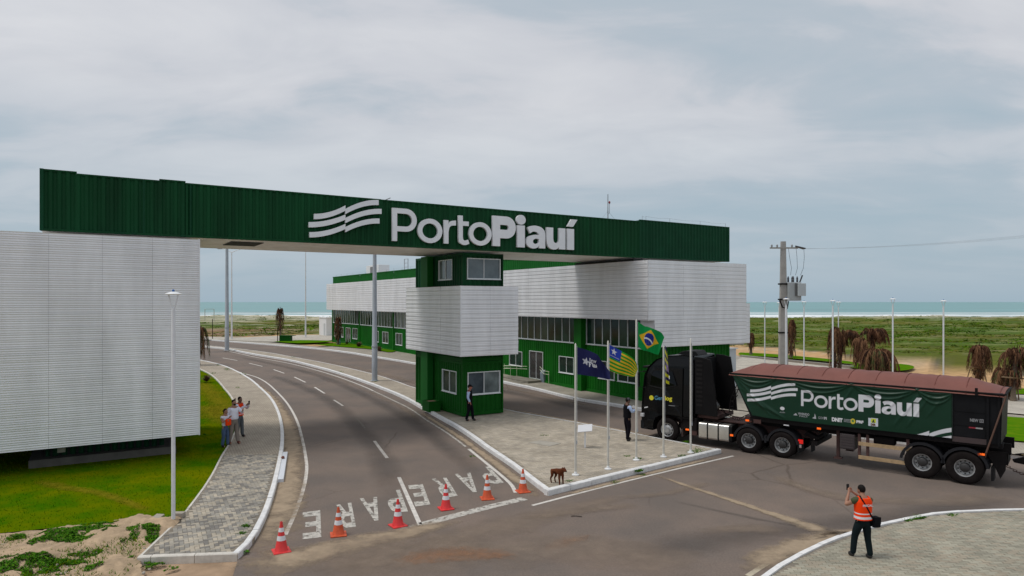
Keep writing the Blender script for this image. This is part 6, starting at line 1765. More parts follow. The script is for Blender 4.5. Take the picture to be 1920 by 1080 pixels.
# ------------------------------------------------------------ palms
m_trunk = mat('palm_trunk', (0.16, 0.12, 0.085), 0.9, nsc=5, namt=0.3, stretch=(1, 1, 5), bump=0.5, bsc=10)
m_dead = [mat('dry_frond_a', (0.105, 0.050, 0.030), 0.9, spec=0.05), mat('dry_frond_b', (0.23, 0.12, 0.065), 0.9, spec=0.05), mat('dry_frond_c', (0.045, 0.025, 0.019), 0.9, spec=0.05), mat('green_frond', (0.05, 0.10, 0.02), 0.8)]
m_stake = mat('wood_stake', (0.24, 0.16, 0.09), 0.9)
def palm(px, py, top, lab, out=0.9, lean=(0, 0), fronds=16, hang=0.8, green=0.0, stakes=2, seed=1, th_=0.75, bias=None, leaf=0.42, core=None, low=0.30):
    """fronds leave the trunk top, arch over (highest point = the measured top) and hang; hang 1 reaches the ground"""
    rnd = random.Random(seed)
    base = atp(px, py, 0.05); Y = base[1]
    h = (H - (top - 566) / F * Y) - base[2]
    t = thing('dead_palm', lab, 'palm tree', base, 0, 'dead palms with brown drooping fronds')
    th = th_ * h
    tr_ = [(lean[0] * (k / 6) ** 1.5 * th, lean[1] * k / 6 * th, th * k / 6) for k in range(7)]
    MB().tube([(a, b, c) for a, b, c in tr_], [0.20, 0.15, 0.13, 0.12, 0.12, 0.11, 0.10], 9).build('trunk', m_trunk, t, smooth=True)
    top_ = Vector(tr_[-1]); mb = MB()
    cr_ = core if core is not None else out * 0.32
    for q in range(int(420 * min(1.6, max(0.6, cr_ * 2)))):      # matted dead leaves packed round the trunk
        f_ = rnd.random(); zc = low * h + (1.0 - low) * h * f_
        rr = cr_ * (math.sin(PI * min(1, 0.12 + 0.80 * f_ + 0.0)) ** 0.7) * rnd.uniform(0.5, 1.1)
        a = rnd.uniform(0, 2 * PI); cx = lean[0] * (zc / max(th, .1)) ** 1.5 * th if zc < th else tr_[-1][0]; cy = lean[1] * min(zc, th)
        o2 = Vector((cx + math.cos(a) * rr, cy + math.sin(a) * rr, zc)); ll = rnd.uniform(0.25, 0.6)
        dn = -1 if rnd.random() < 0.86 else 0.8
        tip = o2 + Vector((math.cos(a) * ll * rnd.uniform(0, .45), math.sin(a) * ll * rnd.uniform(0, .45), dn * ll))
        w_ = Vector((-math.sin(a), math.cos(a), rnd.uniform(-.3, .3))) * rnd.uniform(0.02, 0.045)
        mb.poly([o2 - w_, o2 + w_, tip], 3 if rnd.random() < green else rnd.choice((0, 0, 1, 2, 2)))
    for f in range(fronds):
        az = 2 * PI * f / fronds + rnd.uniform(-.3, .3)
        if bias is not None: az = bias + rnd.uniform(-1.0, 1.0) * (1.25 if rnd.random() < 0.8 else 3)
        o_ = out * rnd.uniform(0.45, 1.05); hz = hang * rnd.uniform(0.55, 1.05)
        P0 = top_; P2 = top_ + Vector((math.cos(az) * o_, math.sin(az) * o_, -th * hz))
        apex = h * rnd.uniform(0.90, 1.0)
        P1 = Vector((top_.x + math.cos(az) * o_ * 0.85, top_.y + math.sin(az) * o_ * 0.85, 2 * apex - 0.5 * (P0.z + P2.z)))
        if hang > 0.3: P1.z = top_.z + 2.6 * (apex - top_.z) + 0.2
        n = 12; pts = []
        for k in range(n + 1):
            s_ = k / n
            pts.append(P0 * (1 - s_) ** 2 + P1 * 2 * s_ * (1 - s_) + P2 * s_ * s_)
        mi = 3 if rnd.random() < green else rnd.choice((0, 0, 1, 2))
        for a, b in zip(pts, pts[1:]):
            d = (b - a); sd_ = Vector((-math.sin(az), math.cos(az), 0)) * 0.02
            mb.poly([a - sd_, b - sd_, b + sd_, a + sd_], 1)
            for q in range(9):
                for s2 in (-1, 1):
                    o2 = a.lerp(b, (q + 0.5) / 9); ll = leaf * rnd.uniform(0.6, 1.25)
                    tip = o2 + sd_.normalized() * s2 * ll * rnd.uniform(0.1, 0.45) + Vector((rnd.uniform(-.12, .12), rnd.uniform(-.12, .12), -ll * rnd.uniform(0.5, 1.0))) + d * 0.4
                    w_ = (d.normalized() + Vector((rnd.uniform(-.5, .5), rnd.uniform(-.5, .5), 0))).normalized() * 0.017 * (1 + Y / 120)
                    mb.poly([o2 - w_, o2 + w_, tip], mi if rnd.random() < 0.75 else rnd.choice((0, 1, 2)))
    for k in range(12):      # stiff spear leaves left at the top
        a = rnd.uniform(0, 2 * PI); tip = top_ + Vector((math.cos(a) * 0.3 * out, math.sin(a) * 0.3 * out, (h - th) * rnd.uniform(0.6, 1.05)))
        w_ = Vector((0.035, 0.02, 0)); mb.poly([top_ - w_, top_ + w_, tip], rnd.choice((0, 1)))
    mb.build('crown', m_dead, t, fix=False)
    for k in range(stakes):
        a = 2 * PI * k / max(1, stakes) + 0.6
        MB().tube([(math.cos(a) * 0.85, math.sin(a) * 0.85, 0), (math.cos(a) * 0.25, math.sin(a) * 0.25, th * 0.95)], 0.04, 5).build('stake', m_stake, t)
    if stakes: MB().tube([(-0.8, -0.15, th * 0.6), (0.8, -0.15, th * 0.55)], 0.045, 5).build('cross_bar', m_stake, t)
    return t
palm(526, 638, 577, 'slim upright dead palm beside the green box at the far side of the road', 0.65, (-0.03, 0), 7, 0.25, 0.10, 0, 2, 0.80, core=0.62, low=0.34)
palm(633.5, 648, 595, 'slim dead palm in front of the left end of the long building', 0.5, (0, 0), 6, 0.5, 0.0, 0, 3, 0.80, core=0.50, low=0.25)
palm(372, 686, 610, 'greenish drooping palm half hidden by the right edge of the left building', 1.0, (0, 0), 16, 0.7, 0.35, 0, 4, 0.80, core=0.60, low=0.25)
palm(1408, 667, 624, 'small dead palm just right of the building corner', 0.4, (0, 0), 6, 0.3, 0.0, 0, 5, 0.78, core=0.34, low=0.38)
palm(1483, 673, 600, 'slim dead palm directly right of the concrete power pole', 0.5, (0.03, 0), 8, 0.4, 0.0, 1, 6, 0.82, core=0.50, low=0.18)
palm(1564, 702, 612, 'tall drooping dead palm with a wide mop of fronds in the middle of the yard', 0.72, (0.03, 0), 22, 0.5, 0.0, 2, 7, 0.82, core=0.55, low=0.14)
palm(1574, 700, 618, 'dead palm head blown to the right behind the wide drooping one', 1.35, (0.10, 0), 26, 0.22, 0.0, 0, 17, 0.82, bias=0.0, core=0.25, low=0.5)
palm(1637, 702, 615, 'dead palm with its brown top blown to the right, rear of the collapsed pair', 1.25, (-0.02, 0), 34, 0.20, 0.0, 0, 8, 0.86, bias=0.2, core=0.22, low=0.55)
palm(1630, 706, 633, 'dead palm leaning left beside the collapsed ball-shaped one', 0.9, (-0.20, 0), 26, 0.55, 0.0, 1, 18, 0.82, bias=PI, core=0.42, low=0.3)
palm(1644, 716, 653, 'collapsed ball-shaped dead palm with fronds hanging to the ground', 1.55, (0, 0), 60, 0.95, 0.08, 1, 9, 0.80, leaf=0.5, core=0.85, low=0.02)
palm(1835, 728, 648, 'dead palm with stakes above the rear of the trailer roof', 0.75, (0.03, 0), 28, 0.5, 0.0, 3, 10, 0.84, core=0.45, low=0.22)
palm(1887, 752, 688, 'bushy dead palm tied to a cross bar, behind the rear of the trailer', 0.9, (0, 0), 26, 0.3, 0.22, 3, 11, 0.66, core=0.55, low=0.15)
palm(1900, 756, 652, 'dead palm bent over to the right at the edge of the picture', 1.3, (0.10, 0.05), 34, 0.25, 0.05, 1, 12, 0.80, bias=0.0, core=0.45, low=0.35)

# small shrubs in the verges
def shrub(px, py, r_, lab, col, seed=1, h=None, n=60, z=0.1):
    rnd = random.Random(seed); t = thing('shrub', lab, 'shrub', atp(px, py, z), 0)
    mb = MB()
    for k in range(n):
        a = rnd.uniform(0, 2 * PI); e = rnd.uniform(0.5, 1.4); L = r_ * rnd.uniform(0.6, 1.2)
        d = Vector((math.cos(a) * math.cos(e), math.sin(a) * math.cos(e), math.sin(e))); s_ = Vector((-math.sin(a), math.cos(a), 0)) * r_ * 0.08
        o_ = d * L * 0.15; m_ = d * L * 0.6; tip = d * L + Vector((0, 0, -0.15 * L))
        mb.poly([o_ - s_ * .4, o_ + s_ * .4, m_ + s_, m_ - s_], k % 2); mb.poly([m_ - s_, m_ + s_, tip], k % 2)
    mb.build('leaves', col, t, fix=False); MB().tube([(0, 0, -0.02), (0, 0, r_ * 0.4)], 0.02, 5).build('stem', m_trunk, t)
cr = [mat('bronze_leaf_a', (0.09, 0.045, 0.03), 0.7), mat('bronze_leaf_b', (0.14, 0.08, 0.04), 0.7)]
shrub(387, 716, 0.62, 'bronze spiky shrub on the lawn near the right edge of the left building', cr, 1, n=90)
shrub(441, 750, 0.14, 'tiny dark shrub at the edge of the left lawn', cr, 2, n=30)
shrub(673, 651, 0.8, 'dark spiky shrub in the verge, left of the tall pole by the building', cr, 3)
shrub(711, 659, 0.7, 'dark spiky shrub in the verge, right of the tall pole by the building', cr, 4)
shrub(650, 646, 0.5, 'low dark shrub beside the far glass door', cr, 5)
gb = thing('green_box', 'low green box at the foot of the slim upright palm', 'box', atp(536, 641, 0.05), 0)
MB().box(-0.75, 0.75, -0.5, 0.5, 0, 0.85).build('box_body', m_gbo, gb, bevel=0.02); MB().box(-0.8, 1.25, -0.55, 0.55, 0.85, 0.92).build('lid', m_gbo, gb)

# ------------------------------------------------------------ flagpoles and flags
FP = [(1079, 891, 643, 'first flagpole from the left, flying the navy flag'), (1140, 880, 638, 'second flagpole from the left, flying the green and yellow striped flag'), (1193, 863, 598, 'tallest flagpole, in the middle, flying the Brazilian flag'), (1244, 857, 648, 'fourth flagpole from the left, with the limp yellow and purple flag'), (1295, 849, 634, 'rightmost flagpole, with the dark flag, in front of the truck cab')]
FPY = []
for px, py, top, lab in FP:
    b = atp(px, py, 0.14); FPY.append(b[1]); h = H - (top - 566) / F * b[1] - b[2]
    t = thing('flagpole', lab, 'flagpole', b, 0, 'flagpoles on the island')
    MB().lathe([(0.042, 0), (0.036, h * 0.6), (0.030, h - 0.05), (0.0, h)], n=12).build('shaft', m_cpole, t, smooth=True)
    MB().lathe([(0.13, 0), (0.13, 0.035), (0.06, 0.05), (0.05, 0.12), (0.04, 0.13)], n=14).build('base_flange', m_white, t)
    MB().tube([(0.05, -0.01, h - 0.1), (0.055, -0.02, 1.2), (0.048, 0, 1.1)], 0.006, 4).build('halyard', m_white, t)
    MB().box(0.02, 0.06, -0.06, -0.02, 1.1, 1.22).build('cleat', m_gal, t)
def flag(name, lab, k, topc, botc, colfn, nx=110, nz=74, rip=0.09, depth=0.45, group='flags on the island', text=None):
    """cloth surface: top and bottom edges measured on the photograph at the pole's distance, rippling in depth"""
    Y0 = FPY[k]
    tc_ = resample(smoothline(topc, 6), 0.5); bc_ = resample(smoothline(botc, 6), 0.5)
    def at(pl, a):
        i = a * (len(pl) - 1); j = min(int(i), len(pl) - 2); t = i - j
        return pl[j][0] + (pl[j + 1][0] - pl[j][0]) * t, pl[j][1] + (pl[j + 1][1] - pl[j][1]) * t
    def P(a, b):
        x1, y1 = at(tc_, a); x2, y2 = at(bc_, a); x = x1 + (x2 - x1) * b; y = y1 + (y2 - y1) * b
        Yd = Y0 + depth * a + rip * a ** 0.5 * math.sin(a * 9 + b * 2.2) + rip * 0.5 * math.sin(a * 21 - b * 3.0) * a
        return Vector(((x - 960) / F * Y0 + 0.0, Yd, H - (y - 566) / F * Y0))
    base = P(0, 0)
    V = []; Cc = []
    for i in range(nx + 1):
        for j in range(nz + 1):
            a, b = i / nx, j / nz; V.append(tuple(P(a, b) - base)); Cc += [*colfn(a, b), 1.0]
    W = nz + 1
    Fc = [(i * W + j, i * W + j + 1, (i + 1) * W + j + 1, (i + 1) * W + j) for i in range(nx) for j in range(nz)]
    t = thing(name, lab, 'flag', base, 0, None)
    me = bpy.data.meshes.new('cloth'); me.from_pydata(V, [], Fc); me.polygons.foreach_set('use_smooth', [True] * len(Fc))
    ca = me.color_attributes.new('print', 'FLOAT_COLOR', 'POINT'); ca.data.foreach_set('color', Cc)
    me.materials.append(mat('flag_cloth', (0.1, 0.1, 0.1), 0.7, attr='print', spec=0.2))
    link('cloth', me, t)
    if text:
        for s_, sz, a0, b0, wd_, bo_, asp in text:
            v, f = text2d(s_, 1.0, bo_); mx = max(q[0] for q in v)
            v2 = []
            for x, y in v:
                zx = a0 + x / mx * wd_; zy = b0 + 0.20 * (x / mx * wd_) - y * asp
                px, py = 940 + zx / 4, 560 + zy / 4; aa = min(1, max(0, (zx - 566) / 263))
                yt = at(tc_, aa)[1]; yb_ = at(bc_, aa)[1]; q = P(aa, min(1, max(0, (py - yt) / max(1, yb_ - yt)))); v2.append(Vector(((px - 960) / F * Y0, q.y - 0.03, H - (py - 566) / F * Y0)) - base)
            m2 = bpy.data.meshes.new('lettering'); m2.from_pydata([tuple(q) for q in v2], [], f); m2.materials.append(m_wp); link('lettering', m2, t)
    return t
def zp(*pts): return [(940 + a / 4, 560 + b / 4) for a, b in pts]
GR, YE, BL, WH, NV = (0.0, 0.30, 0.045), (0.78, 0.46, 0.02), (0.015, 0.025, 0.24), (0.75, 0.75, 0.78), (0.012, 0.014, 0.075)
def star_poly(cx, cy, r_, asp, k=0.4, rot=0):
    return [(cx + r_ * asp * (1 if i % 2 == 0 else k) * math.sin(PI * i / 5 + rot), cy - r_ * (1 if i % 2 == 0 else k) * math.cos(PI * i / 5 + rot)) for i in range(10)]
def pin(poly, x, y):
    c = False; n = len(poly)
    for i in range(n):
        x1, y1 = poly[i]; x2, y2 = poly[(i + 1) % n]
        if (y1 > y) != (y2 > y) and x < (x2 - x1) * (y - y1) / (y2 - y1) + x1: c = not c
    return c
st1 = star_poly(0.235, 0.46, 0.165, 0.62, 0.45, 0.15)
def c_navy(a, b):
    if pin(st1, a, b):
        s_ = (a * 1.6 + b) * 22
        return WH if (s_ % 1.0) > 0.32 or math.hypot((a - .25) * 1.5, b - .46) > 0.17 else NV
    return NV
flag('navy_flag', 'dark navy flag with a white star and white lettering, leftmost of the flags', 0, zp((566, 362), (640, 385), (720, 420), (752, 460), (800, 522), (829, 558)), zp((566, 568), (640, 578), (740, 600), (800, 612), (829, 612)), c_navy,
     text=[('Inve', 1, 662, 478, 76, 0.01, 46), ('Piauí', 1, 658, 510, 94, 0.04, 46)])
st2 = star_poly(0.155, 0.19, 0.15, 0.6)
def c_pi(a, b):
    if a < 0.36 and b < 0.46:
        if pin(st2, a, b): return WH
        if 0.375 < b < 0.40 and 0.03 < a < 0.32: return (0.4, 0.4, 0.5)
        return (0.02, 0.05, 0.38)
    return YE if int(b * 13) % 2 == 1 else (0.02, 0.30, 0.02)
flag('striped_flag', 'flag of green and yellow stripes with a blue starred corner', 1, zp((806, 343), (900, 392), (1000, 450), (1032, 498), (1044, 540)), zp((806, 535), (860, 560), (930, 582), (985, 594), (1012, 592)), c_pi)
def c_br(a, b):
    if abs(a - 0.46) / 0.40 + abs(b - 0.5) / 0.41 < 1:
        d = math.hypot((a - 0.46) / 0.19, (b - 0.5) / 0.27)
        if d < 1:
            q = math.hypot((a - 0.36) / 1.0, (b - 1.0) * 0.72)
            if 0.355 < q < 0.40: return WH
            if ((int(a * 97) * 7 + int(b * 61) * 13) % 23 == 0) and b > 0.45: return (0.3, 0.3, 0.5)
            return BL
        return YE
    return (0.0, 0.27, 0.055)
flag('brazilian_flag', 'large green Brazilian flag with yellow rhombus and blue disc', 2, zp((1025, 172), (1080, 207), (1105, 212), (1180, 240), (1220, 260), (1246, 292)), zp((1026, 358), (1060, 385), (1120, 402), (1160, 418), (1192, 426)), c_br)
def c_yp(a, b):
    k = int(b * 9)
    if 0.33 < b < 0.58 and a > 0.45: return (0.42, 0.30, 0.48)
    return (0.62, 0.60, 0.02) if (k + (1 if a > 0.5 else 0)) % 2 else (0.035, 0.022, 0.10)
flag('checkered_flag', 'limp yellow and purple checkered flag hanging nearly edge-on', 3, zp((1226, 345), (1240, 372), (1262, 440)), zp((1228, 600), (1246, 640), (1270, 650)), c_yp, rip=0.05, depth=0.3, nx=30)
flag('dark_flag', 'limp near-black flag hanging edge-on from the rightmost pole', 4, zp((1418, 300), (1430, 325), (1442, 380)), zp((1420, 570), (1434, 592), (1448, 585)), lambda a, b: (0.022, 0.024, 0.022), rip=0.05, depth=0.3, nx=20)

# lectern sign and slab cover on the island
b = atp(1097, 839, 0.14)
pq = thing('information_plaque', 'white tilted information plaque on a post between the first two flagpoles', 'plaque', b, R(-8))
MB().box(-0.035, 0.035, -0.035, 0.035, 0, 0.72).build('post', m_white, pq)
mb = MB(); M_ = Matrix.Translation((0, 0, 0.80)) @ Matrix.Rotation(R(30), 4, 'X') @ Matrix.Rotation(R(-8), 4, 'Y')
mb.box(-0.30, 0.30, -0.22, 0.22, -0.015, 0.015, M=M_); mb.build('plate', mat('plaque_white', (0.62, 0.62, 0.64), 0.5), pq)
sheet('slab_cover', G([(990, 829), (1013, 825.5), (1052, 831), (1030, 836.5)], 0.15), mat('pale_concrete_slab', (0.36, 0.33, 0.28), 0.9, nsc=2, namt=0.2), z=0.150, skirt=0.03)
a_, b_ = g(534.5, 853), g(526, 905)
fb = thing('metal_barrier', 'narrow white metal barrier lying along the left kerb with a rusty lump on it', 'panel', (b_[0], b_[1], 0), 0)
dx, dy = a_[0] - b_[0], a_[1] - b_[1]; L_ = math.hypot(dx, dy); fb.rotation_euler.z = math.atan2(dy, dx)
MB().box(0, L_, -0.10, 0.16, 0.0, 0.13).build('sheet_metal', mat('panel_white', (0.66, 0.68, 0.72), 0.5), fb, bevel=0.01)
MB().sphere((L_ * 0.72, 0.04, 0.17), (0.09, 0.07, 0.06), 10, 6).build('rusty_lump', mat('rusty_lump', (0.16, 0.05, 0.03), 0.8), fb)
def twig(pts, lab, name='stick', r_=0.012, m=None, cat='stick'):
    o_ = MB().tube([(*g(*p_), 0.02) for p_ in pts], r_, 5).build(name, m or mat('dark_twig', (0.04, 0.03, 0.025), 0.9)); tag(o_, lab, cat)
twig([(1071, 969), (1080, 968.5), (1091, 970)], 'thin dark stick lying on the asphalt in the middle foreground')
o_ = MB().box(-0.12, 0.12, -0.5, 0.5, 0.02, 0.06).build('timber_offcut', mat('grey_offcut', (0.35, 0.31, 0.26), 0.9)); o_.location = (*g(279, 990), 0.08); o_.rotation_euler = (R(12), 0, R(-10)); tag(o_, 'pale timber offcut lying on the sandy heap left of the lamp post', 'timber')
o_ = MB().box(-0.15, 0.15, -0.1, 0.1, 0.0, 0.22).build('stone_block', mat('grey_offcut', (0.35, 0.31, 0.26))); o_.location = (*g(335, 978), 0.04); tag(o_, 'small pale concrete block beside the foot of the near lamp post', 'block')
rs = random.Random(4)
for k in range(70):        # scattered stones in the loose soil
    px, py = rs.uniform(0, 300), rs.uniform(1000, 1080)
    if k == 0: RB = MB()
    x, y = g(px, py); s_ = rs.uniform(0.02, 0.06); RB.sphere((x, y, 0.02), (s_, s_ * rs.uniform(.6, 1), s_ * .6), 6, 4)
tag(RB.build('pebbles', mat('pebble_grey', (0.36, 0.32, 0.27), 0.9, nsc=8, namt=0.4)), kind='stuff')

# ------------------------------------------------------------ cones
m_cr = mat('red_cone_plastic', (0.72, 0.035, 0.035), 0.45, nsc=8, namt=0.15)
m_co = mat('orange_cone_plastic', (0.62, 0.09, 0.025), 0.5, nsc=8, namt=0.2)
m_cw = mat('cone_reflective_band', (0.74, 0.74, 0.76), 0.4)
def cone(px, py, m_, lab, rz):
    x, y = g(px, py); t = thing('traffic_cone', lab, 'traffic cone', (x, y, 0), rz, 'traffic cones across the road')
    b = MB(); b.box(-0.21, 0.21, -0.21, 0.21, 0.0, 0.035); b.build('base', m_, t, bevel=0.012)
    def ring(z0_, z1_, mm, name, e=0.0):
        f_ = lambda z: 0.155 - (z - 0.035) / 0.70 * 0.125 + e
        MB().lathe([(f_(z0_), z0_), (f_(z1_), z1_)], n=20).build(name, mm, t, smooth=True)
    MB().lathe([(0.165, 0.035), (0.155, 0.05), (0.112, 0.27), (0.085, 0.40), (0.060, 0.54), (0.036, 0.68), (0.030, 0.74), (0.02, 0.745)], n=20).build('body', m_, t, smooth=True)
    MB().lathe([(0.110, 0.29), (0.0885, 0.405)], n=20).build('band', m_cw, t, smooth=True)
    MB().lathe([(0.0725, 0.50), (0.0535, 0.60)], n=20).build('band', m_cw, t, smooth=True)
    MB().lathe([(0.0185, 0.7455), (0.0, 0.744)], n=12).build('hole', m_dark, t)
cone(527.5, 1034, m_cr, 'red cone at the left end of the row, by the sandy kerb', 0.5)
cone(634.5, 1003, m_co, 'faded orange cone second from the left, between painted letters E and R', 0.3)
cone(746, 986, m_cr, 'red-orange cone third from the left, by the painted letter P', 0.6)
cone(836, 954, m_cr, 'red cone fourth from the left, in front of the right-hand painted R', 0.4)
cone(913.5, 935, m_co, 'orange cone fifth from the left, in front of the last painted P', 0.2)
cone(980.5, 922, m_co, 'orange cone at the right end of the row, by the island corner', 0.35)

# ------------------------------------------------------------ people
def skin_obj(name, verts, edges, rad, m, parent, sub=2, extra=None, remesh=None, smooth=True):
    me = bpy.data.meshes.new(name); me.from_pydata(verts, edges, [])
    o = bpy.data.objects.new(name, me); C.objects.link(o)
    md = o.modifiers.new('s', 'SKIN'); md.use_smooth_shade = True; md.branch_smoothing = 0.6
    if not me.skin_vertices: return o
    for i, r_ in enumerate(rad):
        sv = me.skin_vertices[0].data[i]; sv.radius = tuple(1.24 * q for q in r_) if isinstance(r_, tuple) else (1.24 * r_, 1.24 * r_); sv.use_root = (i == 0)
    ss = o.modifiers.new('u', 'SUBSURF'); ss.levels = sub; ss.render_levels = sub
    dg = bpy.context.evaluated_depsgraph_get(); dg.update()
    m2 = bpy.data.meshes.new_from_object(o.evaluated_get(dg))
    bpy.data.objects.remove(o)
    if extra:
        b = bmesh.new(); b.from_mesh(m2)
        for em in extra:
            b.from_mesh(em)
        b.to_mesh(m2); b.free()
    o = link(name, m2, None)
    if remesh:
        r_ = o.modifiers.new('r', 'REMESH'); r_.mode = 'VOXEL'; r_.voxel_size = remesh
        sm = o.modifiers.new('sm', 'SMOOTH'); sm.iterations = 3; sm.factor = 0.5
        dg.update(); dg = bpy.context.evaluated_depsgraph_get(); dg.update()
        m3 = bpy.data.meshes.new_from_object(o.evaluated_get(dg)); o.modifiers.clear(); o.data = m3; m2 = m3
    o.data.materials.clear(); o.data.materials.append(m)
    o.data.polygons.foreach_set('use_smooth', [True] * len(o.data.polygons)); o.parent = parent
    return o
m_shoe = mat('black_shoe', (0.012, 0.011, 0.011), 0.5)
SK = {'tan': mat('tan_skin', (0.36, 0.18, 0.115), 0.6), 'brown': mat('brown_skin', (0.17, 0.085, 0.055), 0.6), 'red': mat('ruddy_skin', (0.36, 0.13, 0.09), 0.6)}
m_hair = mat('black_hair', (0.010, 0.008, 0.007), 0.6, spec=0.1, nsc=30, namt=0.4)
def lerp3(a, b, t): return tuple(a[i] + (b[i] - a[i]) * t for i in range(3))
def person(lab, loc, heading, Hh, sk, J, shirt, trousers, sleeve=1.0, build_=1.0, hair=True, cap=None, vest=None, shoes=None, head_yaw=0, head_pitch=0, beard=False, strips=None, tail=False, vestfull=True):
    """J: joint overrides; local frame faces +y, x to its right hand side"""
    t = thing('person', lab, 'person', loc, heading)
    j = dict(pel=(0, 0, .95), wai=(0, .0, 1.08), che=(0, 0, 1.28), nb=(0, -.01, 1.45), nk=(0, .01, 1.53), hd=(0, .03, 1.645),
             sl=(-.185, 0, 1.42), el=(-.25, -.02, 1.14), wl=(-.24, .08, .90), sr=(.185, 0, 1.42), er=(.25, -.02, 1.14), wr=(.24, .08, .90),
             hl=(-.09, 0, .92), kl=(-.11, .03, .50), al=(-.12, -.01, .09), hr=(.09, 0, .92), kr=(.11, .03, .50), ar=(.12, -.01, .09))
    j.update(J)
    k = Hh / 1.75; bw = build_
    s = lambda p: tuple(c * k for c in p)
    V, E, Rd = [], [], []
    def add(p, r_, par=None):
        V.append(s(p)); Rd.append(r_ * k if not isinstance(r_, tuple) else tuple(q * k for q in r_))
        if par is not None: E.append((par, len(V) - 1))
        return len(V) - 1
    pel = add(j['pel'], .085 * bw); wai = add(j['wai'], .085 * bw, pel); che = add(j['che'], .105 * bw, wai); nb = add(j['nb'], .075, che); nk = add(j['nk'], .052, nb); hd0 = add(lerp3(j['nk'], j['hd'], .6), .06, nk)
    for S_, E_, W_, sgn in (('sl', 'el', 'wl', -1), ('sr', 'er', 'wr', 1)):
        a = add(j[S_], .058, che if False else nb); b = add(lerp3(j[S_], j[E_], .5), .046, a); c = add(j[E_], .038, b); d = add(lerp3(j[E_], j[W_], .5), .034, c); e = add(j[W_], .026, d)
        w_ = Vector(j[W_]); dr = (w_ - Vector(j[E_])).normalized(); sd_ = dr.orthogonal().normalized()
        pal = w_ + dr * 0.06; pa = add(tuple(pal), .030, e)
        side = dr.cross(Vector((0, 1, 0.01))).normalized() if abs(dr.y) < 0.9 else Vector((1, 0, 0))
        nrm = dr.cross(side).normalized()
        for q, (off, ln) in enumerate(((-.030, .060), (-.010, .070), (.010, .066), (.028, .052))):
            r0 = pal + side * off + dr * 0.028; f1 = add(tuple(r0), .011, pa); f2 = add(tuple(r0 + dr * ln * .55 + nrm * 0.012), .0095, f1); add(tuple(r0 + dr * ln * .85 + nrm * 0.035), .008, f2)
        th = add(tuple(w_ + dr * .035 - side * .032), .012, pa); add(tuple(w_ + dr * .075 - side * .055 + nrm * .015), .010, th)
    for H_, K_, A_ in (('hl', 'kl', 'al'), ('hr', 'kr', 'ar')):
        a = add(j[H_], .062 * bw, pel); b = add(lerp3(j[H_], j[K_], .5), .054, a); c = add(j[K_], .042, b); d = add(lerp3(j[K_], j[A_], .35), .042, c); e = add(j[A_], .030, d)
        f_ = add((j[A_][0], j[A_][1] + .10, j[A_][2] - .045), .034, e); add((j[A_][0], j[A_][1] + .17, j[A_][2] - .055), .028, f_)
    hm = MB(); hm.sphere((0, 0, 0), (.074, .094, .115), 18, 14); hm.sphere((0, .062, -.055), (.048, .045, .05), 12, 8); hm.sphere((0, .100, -.018), (.013, .022, .026), 8, 6)
    hm.sphere((-.078, -.005, -.01), (.010, .02, .032), 8, 6); hm.sphere((.078, -.005, -.01), (.010, .02, .032), 8, 6); hm.sphere((0, .094, -.058), (.026, .012, .009), 8, 5)
    hme = hm.mesh('h', SK[sk])
    HM = Matrix.Translation(s(j['hd'])) @ Matrix.Rotation(R(head_yaw), 4, 'Z') @ Matrix.Rotation(R(head_pitch), 4, 'X') @ Matrix.Scale(k, 4)
    hme.transform(HM)
    skin_obj('body', V, E, Rd, SK[sk], t, 2, [hme], remesh=0.011)
    def onhead(mb, name, m, fix=True):
        me = mb.mesh(name, m, smooth=True); me.transform(HM); link(name, me, t)
    for sx_ in (-.03, .03):
        onhead(MB().sphere((sx_, .086, .008), (.011, .008, .007), 8, 5), 'eye', m_dark)
    if hair:
        mb = MB(); mb.sphere((0, -.012, .022), (.083, .098, .108), 18, 12)
        b = bmesh.new(); me = mb.mesh('hair', m_hair, smooth=True); b.from_mesh(me)
        bmesh.ops.bisect_plane(b, geom=b.verts[:] + b.edges[:] + b.faces[:], plane_co=(0, .035, .035), plane_no=(0, .75, -.66), clear_outer=True)
        b.to_mesh(me); b.free(); me.transform(HM); link('hair', me, t)
    if tail: onhead(MB().sphere((0, -.13, .02), (.03, .055, .03), 10, 6).sphere((0, -.10, -.05), (.035, .04, .07), 10, 6), 'hair_tail', m_hair)
    if beard: onhead(MB().sphere((0, .060, -.062), (.056, .047, .050), 12, 8), 'beard', m_hair)
    if cap:
        mb = MB(); mb.lathe([(.088, .015), (.091, .05), (.082, .09), (.05, .118), (0, .126)], n=18); mb.build
        mb.prism([(-.07, .06), (-.06, .14), (0, .165), (.06, .14), (.07, .06)], .022, .034, 'z')
        me = mb.mesh('cap', cap, smooth=False); me.transform(HM); link('cap', me, t)
    # garments
    gk = 1.0
    V, E, Rd = [], [], []
    a = add((j['pel'][0], j['pel'][1], j['pel'][2] - .02), (.146 * bw, .122 * bw)); b = add(j['wai'], (.140 * bw, .116 * bw), a); c = add(j['che'], (.155 * bw, .125 * bw), b); d = add((j['nb'][0], j['nb'][1], j['nb'][2] - .02), .085, c)
    for S_, E_, W_ in (('sl', 'el', 'wl'), ('sr', 'er', 'wr')):
        q = add(j[S_], .072, d); q2 = add(lerp3(j[S_], j[E_], .5), .060, q)
        if sleeve >= .9:
            q3 = add(j[E_], .050, q2); q4 = add(lerp3(j[E_], j[W_], .5), .045, q3); add(lerp3(j[E_], j[W_], .93), .038, q4)
    skin_obj('shirt', V, E, Rd, shirt, t, 2)
    V, E, Rd = [], [], []
    a = add((j['pel'][0], j['pel'][1], j['pel'][2] + .14), (.118 * bw, .100 * bw)); a1 = add((j['pel'][0], j['pel'][1], j['pel'][2] + .04), (.136 * bw, .112 * bw), a); a2 = add((j['pel'][0], j['pel'][1], j['pel'][2] - .06), (.135 * bw, .115 * bw), a1)
